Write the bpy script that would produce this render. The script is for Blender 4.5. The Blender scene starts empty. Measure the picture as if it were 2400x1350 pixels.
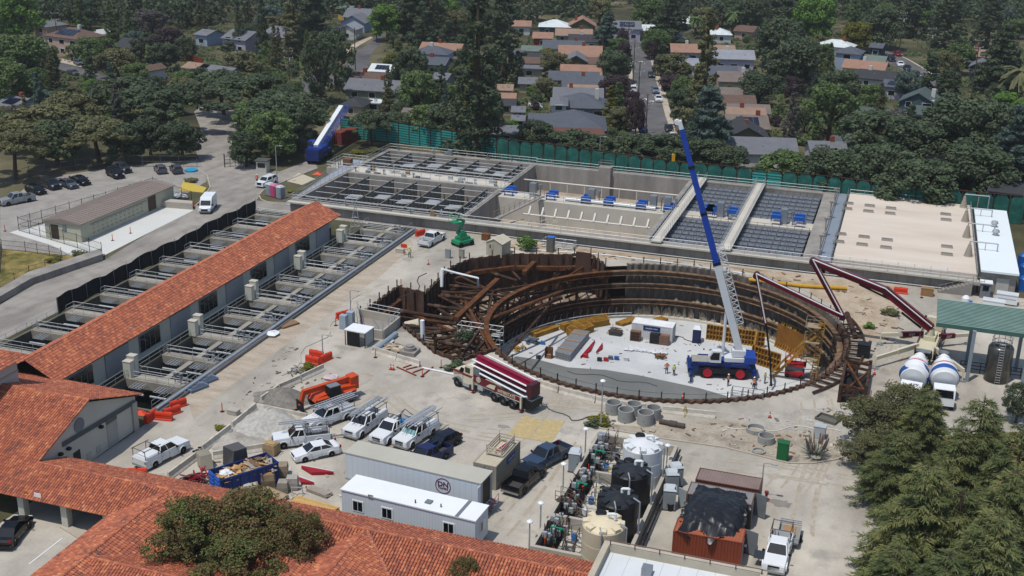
import bpy,bmesh,math,random
from mathutils import Vector,Matrix,Euler
from math import sin,cos,pi,radians as R,atan2,hypot,sqrt,floor
rnd=random.Random(7)
SC=bpy.context.scene
COL=SC.collection
CAMH=58.0
FPX=2777.97
PITCH,ROLL,YAW=R(20.0375),R(-1.0904),R(-18.2297)
_f=Vector((sin(YAW)*cos(PITCH),cos(YAW)*cos(PITCH),-sin(PITCH)))
_r0=Vector((cos(YAW),-sin(YAW),0));_d0=_f.cross(_r0)
_r=cos(ROLL)*_r0+sin(ROLL)*_d0;_d=-sin(ROLL)*_r0+cos(ROLL)*_d0
cam_data=bpy.data.cameras.new('camera');cam=bpy.data.objects.new('camera',cam_data);COL.objects.link(cam)
cam_data.sensor_width=36.0;cam_data.lens=FPX/2400*36.0
cam_data.clip_start=1.0;cam_data.clip_end=6000
_m=Matrix(((_r.x,-_d.x,-_f.x),(_r.y,-_d.y,-_f.y),(_r.z,-_d.z,-_f.z))).to_4x4()
_m.translation=(0,0,CAMH);cam.matrix_world=_m
SC.camera=cam
SUN_AZ,SUN_EL=R(28.0),R(69.0)
w=bpy.data.worlds.new("World");SC.world=w;w.use_nodes=True
_nt=w.node_tree;_bg=_nt.nodes['Background']
_sky=_nt.nodes.new('ShaderNodeTexSky');_sky.sky_type='NISHITA';_sky.sun_disc=False
_sky.sun_elevation=SUN_EL;_sky.sun_rotation=SUN_AZ+pi
_nt.links.new(_sky.outputs[0],_bg.inputs[0]);_bg.inputs[1].default_value=0.135
sl=bpy.data.lights.new('sun','SUN');sun=bpy.data.objects.new('sun',sl);COL.objects.link(sun)
sl.energy=3.6;sl.angle=R(0.53);sl.color=(1.0,0.955,0.89)
_sd=Vector((sin(SUN_AZ)*cos(SUN_EL),cos(SUN_AZ)*cos(SUN_EL),-sin(SUN_EL)))
sun.rotation_euler=_sd.to_track_quat('-Z','Y').to_euler();sun.location=(0,0,200)
SC.view_settings.view_transform='Standard';SC.view_settings.look='None'
SC.view_settings.exposure=0.0;SC.view_settings.gamma=1.0
SC.cycles.max_bounces=5;SC.cycles.transparent_max_bounces=6
def ray(u,v):return _r*((u-1200)/FPX)+_d*((v-675)/FPX)+_f
def G(u,v,z=0.0):
 "photograph pixel -> point of the place at height z"
 d=ray(u,v);t=(z-CAMH)/d.z
 return Vector((d.x*t,d.y*t,z))
def PV(u,v,P,Q):
 "pixel -> point in the vertical plane through P and Q"
 n=Vector((Q[1]-P[1],P[0]-Q[0],0));d=ray(u,v);o=Vector((0,0,CAMH))
 t=(Vector((P[0],P[1],0))-o).dot(n)/d.dot(n);return o+d*t
def lin(c):return c/12.92 if c<=.04045 else((c+.055)/1.055)**2.4
def C(h):h=h.lstrip('#');return tuple(lin(int(h[i:i+2],16)/255)for i in(0,2,4))
_mats={}
def mat(h,rough=.8,var=.12,scale=.6,metal=0.,bump=0.,spec=.3,island=0.,fine=0.):
 "procedural paint, concrete, metal...: base colour with two scales of noise"
 key=(h,rough,var,scale,metal,bump,spec,island,fine)
 if key in _mats:return _mats[key]
 m=bpy.data.materials.new('surface_%s'%h.lstrip('#'));m.use_nodes=True
 nt=m.node_tree;b=nt.nodes['Principled BSDF'];N=nt.nodes.new;L=nt.links.new
 b.inputs['Roughness'].default_value=rough;b.inputs['Metallic'].default_value=metal
 b.inputs['Specular IOR Level'].default_value=spec
 c=C(h)
 geo=N('ShaderNodeNewGeometry')
 n1=N('ShaderNodeTexNoise');n1.inputs['Scale'].default_value=scale;n1.inputs['Detail'].default_value=6;n1.inputs['Roughness'].default_value=.65
 L(geo.outputs['Position'],n1.inputs['Vector'])
 mr=N('ShaderNodeMapRange');mr.inputs[1].default_value=.3;mr.inputs[2].default_value=.7
 mr.inputs[3].default_value=1-var;mr.inputs[4].default_value=1+var*.7
 L(n1.outputs['Fac'],mr.inputs[0]);last=mr.outputs[0]
 if island:
  mi=N('ShaderNodeMapRange');mi.inputs[3].default_value=1-island;mi.inputs[4].default_value=1+island
  L(geo.outputs['Random Per Island'],mi.inputs[0])
  mu=N('ShaderNodeMath');mu.operation='MULTIPLY';L(last,mu.inputs[0]);L(mi.outputs[0],mu.inputs[1]);last=mu.outputs[0]
 mx=N('ShaderNodeVectorMath');mx.operation='SCALE';mx.inputs[0].default_value=c
 L(last,mx.inputs['Scale']);L(mx.outputs[0],b.inputs['Base Color'])
 if bump:
  n2=N('ShaderNodeTexNoise');n2.inputs['Scale'].default_value=max(scale*8,3.);n2.inputs['Detail'].default_value=4
  L(geo.outputs['Position'],n2.inputs['Vector'])
  bp=N('ShaderNodeBump');bp.inputs['Strength'].default_value=bump;bp.inputs['Distance'].default_value=.05
  L(n2.outputs['Fac'],bp.inputs['Height']);L(bp.outputs[0],b.inputs['Normal'])
 _mats[key]=m;return m
def ramp_mat(name,stops,scale=.2,rough=.9,detail=8,bump=.0,stretch=(1,1,1),spec=.2,fine=0.,rotz=0.):
 "surface whose colour wanders through the given stops"
 m=bpy.data.materials.new(name);m.use_nodes=True
 nt=m.node_tree;b=nt.nodes['Principled BSDF'];N=nt.nodes.new;L=nt.links.new
 b.inputs['Roughness'].default_value=rough;b.inputs['Specular IOR Level'].default_value=spec
 geo=N('ShaderNodeNewGeometry');mp=N('ShaderNodeMapping');mp.inputs['Scale'].default_value=stretch;mp.inputs['Rotation'].default_value=(0,0,rotz)
 L(geo.outputs['Position'],mp.inputs[0])
 n1=N('ShaderNodeTexNoise');n1.inputs['Scale'].default_value=scale;n1.inputs['Detail'].default_value=detail;n1.inputs['Roughness'].default_value=.62
 L(mp.outputs[0],n1.inputs['Vector'])
 cr=N('ShaderNodeValToRGB');L(n1.outputs['Fac'],cr.inputs[0])
 e=cr.color_ramp.elements
 while len(e)<len(stops):e.new(.5)
 for k,(p,h)in enumerate(stops):e[k].position=p;e[k].color=(*C(h),1)
 out=cr.outputs[0]
 n2=N('ShaderNodeTexNoise');n2.inputs['Scale'].default_value=3.0;n2.inputs['Detail'].default_value=5;n2.inputs['Roughness'].default_value=.7
 L(geo.outputs['Position'],n2.inputs['Vector'])
 if fine:
  mr=N('ShaderNodeMapRange');mr.inputs[1].default_value=.3;mr.inputs[2].default_value=.7;mr.inputs[3].default_value=1-fine;mr.inputs[4].default_value=1+fine
  L(n2.outputs['Fac'],mr.inputs[0]);sc=N('ShaderNodeVectorMath');sc.operation='SCALE'
  L(out,sc.inputs[0]);L(mr.outputs[0],sc.inputs['Scale']);out=sc.outputs[0]
 L(out,b.inputs['Base Color'])
 if bump:
  bp=N('ShaderNodeBump');bp.inputs['Strength'].default_value=bump;bp.inputs['Distance'].default_value=.1
  L(n2.outputs['Fac'],bp.inputs['Height']);L(bp.outputs[0],b.inputs['Normal'])
 return m
class MB:
 "collects shapes and links them as one mesh object"
 def __init__(s):s.v=[];s.f=[];s.mi=[];s.uv={}
 def add(s,vs,fs,mi=0):
  o=len(s.v);s.v+=[tuple(p)for p in vs]
  for f in fs:s.f.append([i+o for i in f]);s.mi.append(mi)
  return s
 def bx(s,x0,y0,z0,x1,y1,z1,mi=0):
  if x0>x1:x0,x1=x1,x0
  if y0>y1:y0,y1=y1,y0
  if z0>z1:z0,z1=z1,z0
  return s.add([(x0,y0,z0),(x1,y0,z0),(x1,y1,z0),(x0,y1,z0),(x0,y0,z1),(x1,y0,z1),(x1,y1,z1),(x0,y1,z1)],[(3,2,1,0),(4,5,6,7),(0,1,5,4),(1,2,6,5),(2,3,7,6),(3,0,4,7)],mi)
 def box(s,c,d,rz=0,mi=0,M=None):
  q=MB().bx(-d[0]/2,-d[1]/2,-d[2]/2,d[0]/2,d[1]/2,d[2]/2)
  A=Matrix.Translation(c)@(M if M is not None else Matrix.Rotation(rz,4,'Z'))
  return s.add([A@Vector(p)for p in q.v],q.f,mi)
 def beam(s,p,q,w,h,mi=0):
  p,q=Vector(p),Vector(q);d=q-p;L=d.length
  if L<1e-6:return s
  d/=L;up=Vector((0,0,1))if abs(d.z)<.95 else Vector((0,1,0))
  x=d.cross(up).normalized();y=x.cross(d)
  vs=[a+x*sx*w/2+y*sy*h/2 for a in(p,q)for sx,sy in((-1,-1),(1,-1),(1,1),(-1,1))]
  return s.add(vs,[(0,1,2,3),(7,6,5,4),(4,5,1,0),(5,6,2,1),(6,7,3,2),(7,4,0,3)],mi)
 def cyl(s,p,q,r0,r1=None,n=8,mi=0,caps=True):
  if r1 is None:r1=r0
  p,q=Vector(p),Vector(q);d=(q-p)
  if d.length<1e-6:return s
  d.normalize();up=Vector((0,0,1))if abs(d.z)<.95 else Vector((1,0,0))
  x=d.cross(up).normalized();y=x.cross(d)
  vs=[c+(x*cos(2*pi*k/n)+y*sin(2*pi*k/n))*r for c,r in((p,r0),(q,r1))for k in range(n)]
  fs=[(k,n+k,n+(k+1)%n,(k+1)%n)for k in range(n)]
  if caps:fs+=[tuple(range(n)),tuple(range(2*n-1,n-1,-1))]
  return s.add(vs,fs,mi)
 def tube(s,pts,r,n=6,mi=0):
  for a,b in zip(pts,pts[1:]):s.cyl(a,b,r,r,n,mi)
  return s
 def prism(s,poly,z0,z1,mi=0):
  A=sum(poly[i][0]*poly[(i+1)%len(poly)][1]-poly[(i+1)%len(poly)][0]*poly[i][1]for i in range(len(poly)))
  if A<0:poly=poly[::-1]
  n=len(poly);vs=[(p[0],p[1],z0)for p in poly]+[(p[0],p[1],z1)for p in poly]
  return s.add(vs,[tuple(range(n-1,-1,-1)),tuple(range(n,2*n))]+[(k,(k+1)%n,n+(k+1)%n,n+k)for k in range(n)],mi)
 def prof(s,poly,y0,y1,mi=0):
  "side profile (x,z) swept from y0 to y1"
  A=sum(poly[i][0]*poly[(i+1)%len(poly)][1]-poly[(i+1)%len(poly)][0]*poly[i][1]for i in range(len(poly)))
  if A<0:poly=poly[::-1]
  n=len(poly);vs=[(p[0],y0,p[1])for p in poly]+[(p[0],y1,p[1])for p in poly]
  return s.add(vs,[tuple(range(n)),tuple(range(2*n-1,n-1,-1))]+[(n+k,n+(k+1)%n,(k+1)%n,k)for k in range(n)],mi)
 def lathe(s,pr,c=(0,0,0),n=16,mi=0,M=None):
  vs=[]
  for r,z in pr:
   for k in range(n):
    p=Vector((r*cos(2*pi*k/n),r*sin(2*pi*k/n),z))
    if M is not None:p=M@p
    vs.append(p+Vector(c))
  fs=[(i*n+k,i*n+(k+1)%n,(i+1)*n+(k+1)%n,(i+1)*n+k)for i in range(len(pr)-1)for k in range(n)]
  if pr[0][0]>0:fs.append(tuple(range(n-1,-1,-1)))
  if pr[-1][0]>0:fs.append(tuple(range((len(pr)-1)*n,len(pr)*n)))
  return s.add(vs,fs,mi)
 def quad(s,a,b,c,d,mi=0):return s.add([a,b,c,d],[(0,1,2,3)],mi)
 def slab(s,a,b,c,d,t,mi=0):
  "a four-cornered plate of thickness t (downwards)"
  P=[Vector(p)for p in(a,b,c,d)];Q=[p-Vector((0,0,t))for p in P]
  return s.add(P+Q,[(0,1,2,3),(7,6,5,4),(0,4,5,1),(1,5,6,2),(2,6,7,3),(3,7,4,0)],mi)
 def rail(s,pts,h=1.05,step=1.8,r=.03,rows=2,mi=0,n=4):
  "posts and rails along a line of points"
  for a,b in zip(pts,pts[1:]):
   a,b=Vector(a),Vector(b);L=(b-a).length;k=max(1,round(L/step))
   for i in range(k+1):
    p=a.lerp(b,i/k);s.cyl(p,p+Vector((0,0,h)),r,r,n,mi,False)
   for j in range(rows):
    z=Vector((0,0,h*(1-j/rows)));s.cyl(a+z,b+z,r,r,n,mi,False)
  return s
 def mesh(s,name,mats,smooth=False):
  me=bpy.data.meshes.new(name);me.from_pydata(s.v,[],s.f)
  for m in(mats if isinstance(mats,(list,tuple))else[mats]):me.materials.append(m)
  if len(me.materials)>1:me.polygons.foreach_set('material_index',s.mi)
  if smooth:me.polygons.foreach_set('use_smooth',[True]*len(me.polygons))
  me.update();return me
 def build(s,name,mats,parent=None,world=False,smooth=False,label=None):
  o=bpy.data.objects.new(name,s.mesh(name,mats,smooth));COL.objects.link(o)
  if parent is not None:
   o.parent=parent
   if world:o.matrix_parent_inverse=(Matrix.Translation(parent.location)@parent.rotation_euler.to_matrix().to_4x4()).inverted()
  if label:o['label']=label
  return o
def tag(o,label=None,cat=None,group=None,kind=None):
 if label:o['label']=label
 if cat:o['category']=cat
 if group:o['group']=group
 if kind:o['kind']=kind
 return o
def T(name,label,cat,loc=(0,0,0),rz=0.,group=None):
 o=bpy.data.objects.new(name,None);COL.objects.link(o);o.empty_display_size=.3
 o.location=loc;o.rotation_euler=(0,0,rz);return tag(o,label,cat,group)
def dup(root,loc,rz=0.,label=None,group=None,scale=None):
 def cp(o,par):
  c=o.copy();COL.objects.link(c)
  if par is not None:c.parent=par
  for ch in list(o.children):cp(ch,c)
  return c
 r=cp(root,None);r.location=loc;r.rotation_euler=(0,0,rz)
 if scale is not None:r.scale=scale if not isinstance(scale,(int,float))else(scale,)*3
 if label:r['label']=label
 if group:r['group']=group
 return r
def struct(name,mb,mats):return tag(mb.build(name,mats),kind='structure')
def poly_mesh(loops,z):
 "flat sheet with holes: first loop is the outline"
 bm=bmesh.new();es=[]
 for lp in loops:
  vs=[bm.verts.new((p[0],p[1],z))for p in lp]
  es+=[bm.edges.new((vs[i],vs[(i+1)%len(vs)]))for i in range(len(vs))]
 bmesh.ops.triangle_fill(bm,use_beauty=True,use_dissolve=False,edges=es)
 bmesh.ops.recalc_face_normals(bm,faces=bm.faces)
 bm.verts.index_update()
 mb=MB();mb.v=[tuple(v.co)for v in bm.verts]
 for f in bm.faces:
  ids=[v.index for v in f.verts];mb.f.append(ids if f.normal.z>0 else ids[::-1]);mb.mi.append(0)
 bm.free();return mb
def text_mesh(txt,size,name='lettering',m=None,parent=None,loc=(0,0,0),rot=(0,0,0),ext=.006,bold=.0,sx=1.):
 cu=bpy.data.curves.new(name,'FONT');cu.body=txt;cu.size=size;cu.extrude=ext;cu.offset=bold
 cu.align_x='CENTER';cu.align_y='CENTER';cu.resolution_u=3;cu.materials.append(m)
 f=bpy.data.objects.new('f',cu);COL.objects.link(f);me=bpy.data.meshes.new_from_object(f.evaluated_get(bpy.context.evaluated_depsgraph_get()))
 bpy.data.objects.remove(f);bpy.data.curves.remove(cu)
 o=bpy.data.objects.new(name,me);COL.objects.link(o);o.location=loc;o.rotation_euler=rot;o.parent=parent;o.scale=(sx,1,1);return o
Z=Vector((0,0,1))
# ground
PITC=Vector((-26.9,144.9,0));PITR=23.9;PITZ=-8.0
def pc(deg,r=PITR,z=0.):return Vector((PITC.x+r*cos(R(deg)),PITC.y+r*sin(R(deg)),z))
BAY=[(-39.6,165.2),(-43,169.2),(-47.6,167),(-54,164.9),(-59.6,160),(-60.9,155.5),(-60.3,144.1),(-64.9,144.9),(-65.2,133.6),(-58.6,132.0),(-51,125),(-47.3,123.6),(-44.3,128.6)]
PITHOLE=[pc(a)for a in range(-136,119,6)]+[pc(122)]+[Vector((x,y,0))for x,y in BAY[0:13]]
TANKHOLE=[(-96.6,174.6),(-11.2,174.6),(-11.2,213.6),(-96.6,213.6)]
FILT_R=[(-81.6,98.6),(-73.6,98.6),(-73.6,171.4),(-81.6,171.4)]
FILT_L=[(-101.6,100),(-91,100),(-91,171.4),(-101.6,171.4)]
def rect(x0,y0,x1,y1):return[(x0,y0),(x1,y0),(x1,y1),(x0,y1)]
def L2(px,z=0):return[tuple(G(u,v,z))[:2]for u,v in px]
m_earth=ramp_mat('earth',[(.3,'#2b2d1f'),(.45,'#41402c'),(.58,'#5b563f'),(.72,'#7a705a')],.035,fine=.25)
m_yard=ramp_mat('dusty_concrete',[(.28,'#908a7f'),(.43,'#a29c91'),(.55,'#aea89c'),(.68,'#b9b3a6')],.075,fine=.07,stretch=(1.6,.55,1),rotz=R(18),spec=.1)
def wear(m,tracks=.10,spots=.5):
 "tyre tracks, oil spots and patched bays worked into a ground material"
 nt=m.node_tree;N=nt.nodes.new;L=nt.links.new;b=nt.nodes['Principled BSDF'];src=b.inputs['Base Color'].links[0].from_socket
 g=N('ShaderNodeNewGeometry');fac=None
 def mul(x):
  nonlocal fac
  if fac is None:fac=x;return
  q=N('ShaderNodeMath');q.operation='MULTIPLY';L(fac,q.inputs[0]);L(x,q.inputs[1]);fac=q.outputs[0]
 for ang,sc_,ds in((20,.10,30),(-50,.07,40)):
  mp=N('ShaderNodeMapping');mp.inputs['Rotation'].default_value=(0,0,R(ang));L(g.outputs['Position'],mp.inputs[0])
  wv=N('ShaderNodeTexWave');wv.inputs['Scale'].default_value=sc_;wv.inputs['Distortion'].default_value=ds;wv.inputs['Detail'].default_value=3;wv.inputs['Detail Scale'].default_value=.35;L(mp.outputs[0],wv.inputs['Vector'])
  mr=N('ShaderNodeMapRange');mr.inputs[1].default_value=.55;mr.inputs[2].default_value=1;mr.inputs[3].default_value=1;mr.inputs[4].default_value=1-tracks;L(wv.outputs['Fac'],mr.inputs[0]);mul(mr.outputs[0])
 for sc_,lo,hi,dk in((.33,.58,.70,spots*.45),(1.3,.64,.74,spots*.4),(.045,.45,.62,.17),(.11,.47,.66,.13),(.6,.5,.7,.06)):
  n=N('ShaderNodeTexNoise');n.inputs['Scale'].default_value=sc_;n.inputs['Detail'].default_value=5;L(g.outputs['Position'],n.inputs['Vector'])
  mr=N('ShaderNodeMapRange');mr.inputs[1].default_value=lo;mr.inputs[2].default_value=hi;mr.inputs[3].default_value=1;mr.inputs[4].default_value=1-dk;L(n.outputs['Fac'],mr.inputs[0]);mul(mr.outputs[0])
 s1=N('ShaderNodeVectorMath');s1.operation='SCALE';L(src,s1.inputs[0]);L(fac,s1.inputs['Scale']);L(s1.outputs[0],b.inputs['Base Color']);return m
wear(m_yard,.045,.6)
m_road=ramp_mat('road_asphalt',[(.3,'#7b766f'),(.5,'#908b84'),(.7,'#9c978f')],.09,fine=.06,stretch=(2.2,.5,1),spec=.1)
m_dirt=ramp_mat('dry_dirt',[(.3,'#80705c'),(.45,'#9a8b76'),(.6,'#a99b88'),(.75,'#94806a')],.3,fine=.16,spec=.1)
m_lot=ramp_mat('car_park',[(.3,'#7b7872'),(.5,'#8a8680'),(.7,'#96928b')],.3,fine=.15,spec=.1)
m_bed=ramp_mat('bed_dirt',[(.3,'#776e62'),(.45,'#8f8677'),(.6,'#9f9687'),(.75,'#867c6d')],.45,fine=.2,bump=.3,spec=.1)
m_gravel=ramp_mat('gravel',[(.3,'#8a857c'),(.5,'#9b968d'),(.7,'#aaa59b')],.5,fine=.2,bump=.4,spec=.1)
m_grass=ramp_mat('dry_grass',[(.3,'#3d3f1f'),(.45,'#5d5a30'),(.58,'#857548'),(.72,'#9c8b5c')],.35,fine=.25,bump=.5,spec=.1)
m_street=ramp_mat('street_asphalt',[(.3,'#504f50'),(.5,'#605f60'),(.7,'#6b6a69')],.12,fine=.06,spec=.1)
m_walk=ramp_mat('pavement_concrete',[(.3,'#8d8374'),(.5,'#a3998a'),(.7,'#b0a697')],.3,fine=.08,spec=.1)
wear(m_road,.08,.45);wear(m_street,.06,.2)
GR=3000
struct('ground',poly_mesh([[(-GR,-400),(GR,-400),(GR,4000),(-GR,4000)],PITHOLE,TANKHOLE,FILT_R,FILT_L],0),m_earth)
yard=[(-73.4,70),(-72.8,93),(-73.0,171.8),(-70,173.6)]+[(18,173.6),(75,173.6),(80,40),(-75,40)]
struct('yard_paving',poly_mesh([yard,PITHOLE],.006),m_yard)
road=L2([(0,715),(70,668),(240,612),(350,545),(455,487),(492,440),(478,405),(450,330),(470,300),(455,262),(480,240),(560,262),(566,300),(545,345),(575,378),(610,395),(655,402),(735,372),(745,395),(620,445),(600,470),(700,476),(700,478)])+[(-90.5,173.8),(-70,173.8),(-70,171.9),(-103,171.9),(-103,100),(-113.4,100),(-113.2,119)]
struct('plant_road',poly_mesh([road],.004),m_road)
lot=L2([(0,486),(60,440),(150,410),(270,392),(470,372),(484,425),(440,452),(380,447),(240,470),(44,540),(120,575),(235,612),(0,583)])
struct('car_park_gravel',poly_mesh([lot],.005),m_lot)
struct('dry_lawn',poly_mesh([L2([(0,583),(60,588),(238,607),(75,658),(20,690),(0,690)])],.009),m_grass)
struct('tank_side_dirt',poly_mesh([L2([(1130,560),(1300,575),(1500,598),(1720,625),(1900,645),(2100,672),(2080,720),(1990,700),(1760,640),(1600,612),(1440,608),(1300,600),(1225,590)])],.010),m_dirt)
struct('east_dirt',poly_mesh([L2([(1880,650),(2085,690),(2120,740),(2080,800),(2030,800),(1985,730),(1900,690)])],.011),m_dirt)
struct('north_gravel',poly_mesh([L2([(1690,985),(1730,970),(1960,955),(2030,965),(2060,940),(2070,1000),(1960,1040),(1900,1065),(1700,1040)])],.012),m_gravel)
struct('planting_bed',poly_mesh([L2([(1385,990),(1500,1000),(1700,985),(1900,1020),(1985,1075),(1850,1085),(1700,1048),(1560,1028),(1395,1003)])],.014),m_bed)
m_mud=ramp_mat('bay_mud',[(.3,'#4f4438'),(.45,'#77695a'),(.6,'#9a8e7e'),(.75,'#6a5c4c')],.4,fine=.3,bump=.5,spec=.1)
def stain(name,px,z,m):return struct(name,poly_mesh([L2(px)],z),m)
m_stain1=ramp_mat('tracked_dirt',[(.3,'#8c8070'),(.5,'#9f9383'),(.7,'#aba091')],.25,fine=.12,stretch=(1,3,1),spec=.1)
stain('tracked_dirt_strip',[(430,915),(520,845),(700,740),(800,668),(905,590),(960,560),(970,575),(900,640),(800,715),(640,830),(520,920),(455,985)],.009,m_stain1)
rr=random.Random(71);tk=MB()
for u,v,L_,hd_,cv in((900,780,30,-40,.5),(1010,830,26,10,-.6),(760,720,46,62,.1),(820,640,40,62,.05),(1100,980,24,20,.8),(1220,1060,20,80,.3),(900,900,22,-60,.9),(1700,1090,26,8,-.25),(1850,1150,26,75,.3),(1880,1250,22,95,-.2),(2080,870,26,80,.2),(2110,760,24,60,-.5),(1000,560,26,30,.4),(1180,1240,20,85,.1),(620,1020,18,60,.2),(1300,960,22,30,-.5)):
 for w_ in(0,1):
  zt=.018+len(tk.f)*4e-6;p=G(u,v);a=R(hd_);c0=rr.uniform(.8,1.2)
  for off in(-.85,.85):
   q=Vector((p.x,p.y,zt))+Vector((rr.uniform(-1.5,1.5)*w_,rr.uniform(-1,1)*w_,0));b=a;prev=None
   q+=Vector((-sin(b),cos(b),0))*off
   zt+=.0006;q.z=zt
   for k in range(int(L_)):
    n_=Vector((-sin(b),cos(b),0))*.13;e=(q-n_,q+n_)
    ok=(q-PITC).xy.length>26.5 and not(-67<q.x<-43 and 122<q.y<170)
    if prev and ok and k%7!=3+w_:tk.add([prev[0],e[0],e[1],prev[1]],[(0,1,2,3)])
    prev=e;b+=cv*.06*c0;q=q+Vector((cos(b),sin(b),0))
struct('tyre_marks',tk,ramp_mat('tyre_marks',[(.3,'#8f8779'),(.5,'#9b9384'),(.7,'#a79e8f')],.9,fine=.1,spec=.1))
for i in range(16):
 u,v=((930,770),(860,880),(1080,930),(1180,1000),(1230,1140),(700,960),(1060,640),(900,610),(1660,1080),(1830,1180),(2090,830),(1950,1120),(560,1030),(760,770),(1330,1010),(1000,1010))[i];p=G(u,v);k=rr.uniform(.5,1.9);an=rr.uniform(0,3)
 lp=[(p.x+k*q*cos(t*.35+an),p.y+k*q*.6*sin(t*.35+an))for t in range(18)for q in(rr.uniform(.6,1.1),)];struct('ground_stain',poly_mesh([lp],.015+i*.0002),(m_road,m_stain1,m_gravel)[i%3])
m_kerb=mat('#a39b8d',.9,.1)
def kerb(px,w=.18,h=.14,name='kerb'):
 mb=MB();P=[G(u,v)for u,v in px]
 for a,b in zip(P,P[1:]):mb.beam(a+Z*h/2,b+Z*h/2,w,h)
 return struct(name,mb,m_kerb)
kerb([(1395,1003),(1480,1016),(1560,1030),(1700,1050),(1850,1087),(1905,1087),(1960,1078),(1995,1065)])
kerb([(470,403),(486,412),(493,440),(472,470),(455,486)])
kerb([(605,455),(612,468),(640,480),(690,482)])
kerb([(605,460),(618,446),(700,412),(745,395)])
# materials of the plant
m_conc=mat('#a29c90',.9,.16,.35,fine=1);m_concl=mat('#b3aea2',.9,.12,.3);m_concd=mat('#85807a',.9,.2,.4)
m_wallc=ramp_mat('weathered_concrete',[(.3,'#6f6c68'),(.5,'#86827c'),(.7,'#95918a')],.35,fine=.1,stretch=(1,1,.15),spec=.1)
m_steel=mat('#8d9296',.45,.1,1,.55);m_galv=mat('#a5a9ab',.5,.1,1,.35);m_dark=mat('#17181a',.7,.2);m_black=mat('#101112',.55,.1)
m_glass=mat('#0d1216',.12,.1,spec=.6);m_rust=ramp_mat('rusty_steel',[(.3,'#261b14'),(.5,'#3d2b20'),(.7,'#533b29')],1.2,fine=.15,rough=.85)
m_stucco=mat('#b3b0a4',.9,.06,.5);m_white=mat('#d3d6d6',.5,.04,.4);m_orange=mat('#c23a16',.55,.08)
m_steelgrey=mat('#6a7076',.6,.1)
def tile_mat():
 m=bpy.data.materials.new('clay_tiles');m.use_nodes=True;nt=m.node_tree;b=nt.nodes['Principled BSDF']
 N=nt.nodes.new;L=nt.links.new;b.inputs['Roughness'].default_value=.75;b.inputs['Specular IOR Level'].default_value=.25
 g=N('ShaderNodeNewGeometry');cr=N('ShaderNodeValToRGB');cr.color_ramp.interpolation='LINEAR'
 st=[(0,'#5d4741'),(.1,'#744c41'),(.22,'#8e5342'),(.48,'#9d5a42'),(.7,'#ab6547'),(.88,'#b87453'),(1,'#c69069')]
 e=cr.color_ramp.elements
 while len(e)<len(st):e.new(.5)
 for k,(p,h)in enumerate(st):e[k].position=p;e[k].color=(*C(h),1)
 n=N('ShaderNodeTexNoise');n.inputs['Scale'].default_value=.55;n.inputs['Detail'].default_value=3;L(g.outputs['Position'],n.inputs['Vector'])
 a=N('ShaderNodeMath');a.operation='MULTIPLY_ADD';L(g.outputs['Random Per Island'],a.inputs[0]);a.inputs[1].default_value=.72
 s=N('ShaderNodeMath');s.operation='MULTIPLY_ADD';L(n.outputs['Fac'],s.inputs[0]);s.inputs[1].default_value=.7;s.inputs[2].default_value=-.2
 L(s.outputs[0],a.inputs[2]);L(a.outputs[0],cr.inputs[0]);L(cr.outputs[0],b.inputs['Base Color']);return m
m_tile=tile_mat();m_under=mat('#3a2620',.9)
def tiles(mb,P,w=.28,c=.37,hgt=.10):
 "barrel tiles over the planar polygon P; the edge P0-P1 is the eave"
 P=[Vector(p)for p in P];o=P[0];ux=(P[1]-P[0]).normalized();n=Vector((0,0,0))
 for i in range(1,len(P)-1):n+=(P[i]-o).cross(P[i+1]-o)
 n.normalize()
 if n.z<0:n=-n
 vy=n.cross(ux)
 if vy.z<0:vy=-vy
 Q=[((p-o).dot(ux),(p-o).dot(vy))for p in P]
 mb.add([p-n*.02 for p in P],[tuple(range(len(P)))],1)
 u0=min(q[0]for q in Q);u1=max(q[0]for q in Q);k=0;u=u0+w/2
 while u<u1:
  vs=[]
  for(a,b)in zip(Q,Q[1:]+Q[:1]):
   if(a[0]-u)*(b[0]-u)<0:t=(u-a[0])/(b[0]-a[0]);vs.append(a[1]+t*(b[1]-a[1]))
  if len(vs)>=2:
   lo,hi=min(vs),max(vs);v=lo-.06
   j=0
   while v<hi-.05:
    e=min(v+c+.05,hi);jx=rnd.uniform(-.012,.012);jz=rnd.uniform(-.006,.012)
    pts=[]
    for vv,lift,ww in((v,.045+jz,w*.47),(e,.0+jz,w*.40)):
     for a in(0,1,2,3,4):
      an=pi*a/4;pts.append(o+ux*(u+jx-cos(an)*ww)+vy*vv+n*(lift+sin(an)*hgt))
    mb.add(pts,[(i,i+1,i+6,i+5)for i in range(4)]+[(4,3,2,1,0)],0)
    v+=c;j+=1
  u+=w;k+=1
 return mb
def ridge_caps(mb,a,b,r=.13):
 a,b=Vector(a),Vector(b);L=(b-a).length;d=(b-a).normalized();k=int(L/.38)+1
 s=d.cross(Z).normalized();up=s.cross(d)
 for i in range(k):
  p=a+d*(L*i/k);q=a+d*(L*(i+1.1)/k)
  pts=[c+s*cos(pi*t/4)*rr+up*sin(pi*t/4)*rr for c,rr in((p,r*1.1),(q,r*.95))for t in range(5)]
  mb.add(pts,[(j,j+1,j+6,j+5)for j in range(4)]+[(4,3,2,1,0)],0)
def roof_part(parent,planes,ridges=()):
 mb=MB()
 for P in planes:tiles(mb,P)
 for a,b in ridges:ridge_caps(mb,a,b)
 return mb.build('roof',[m_tile,m_under],parent,True)
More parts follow.
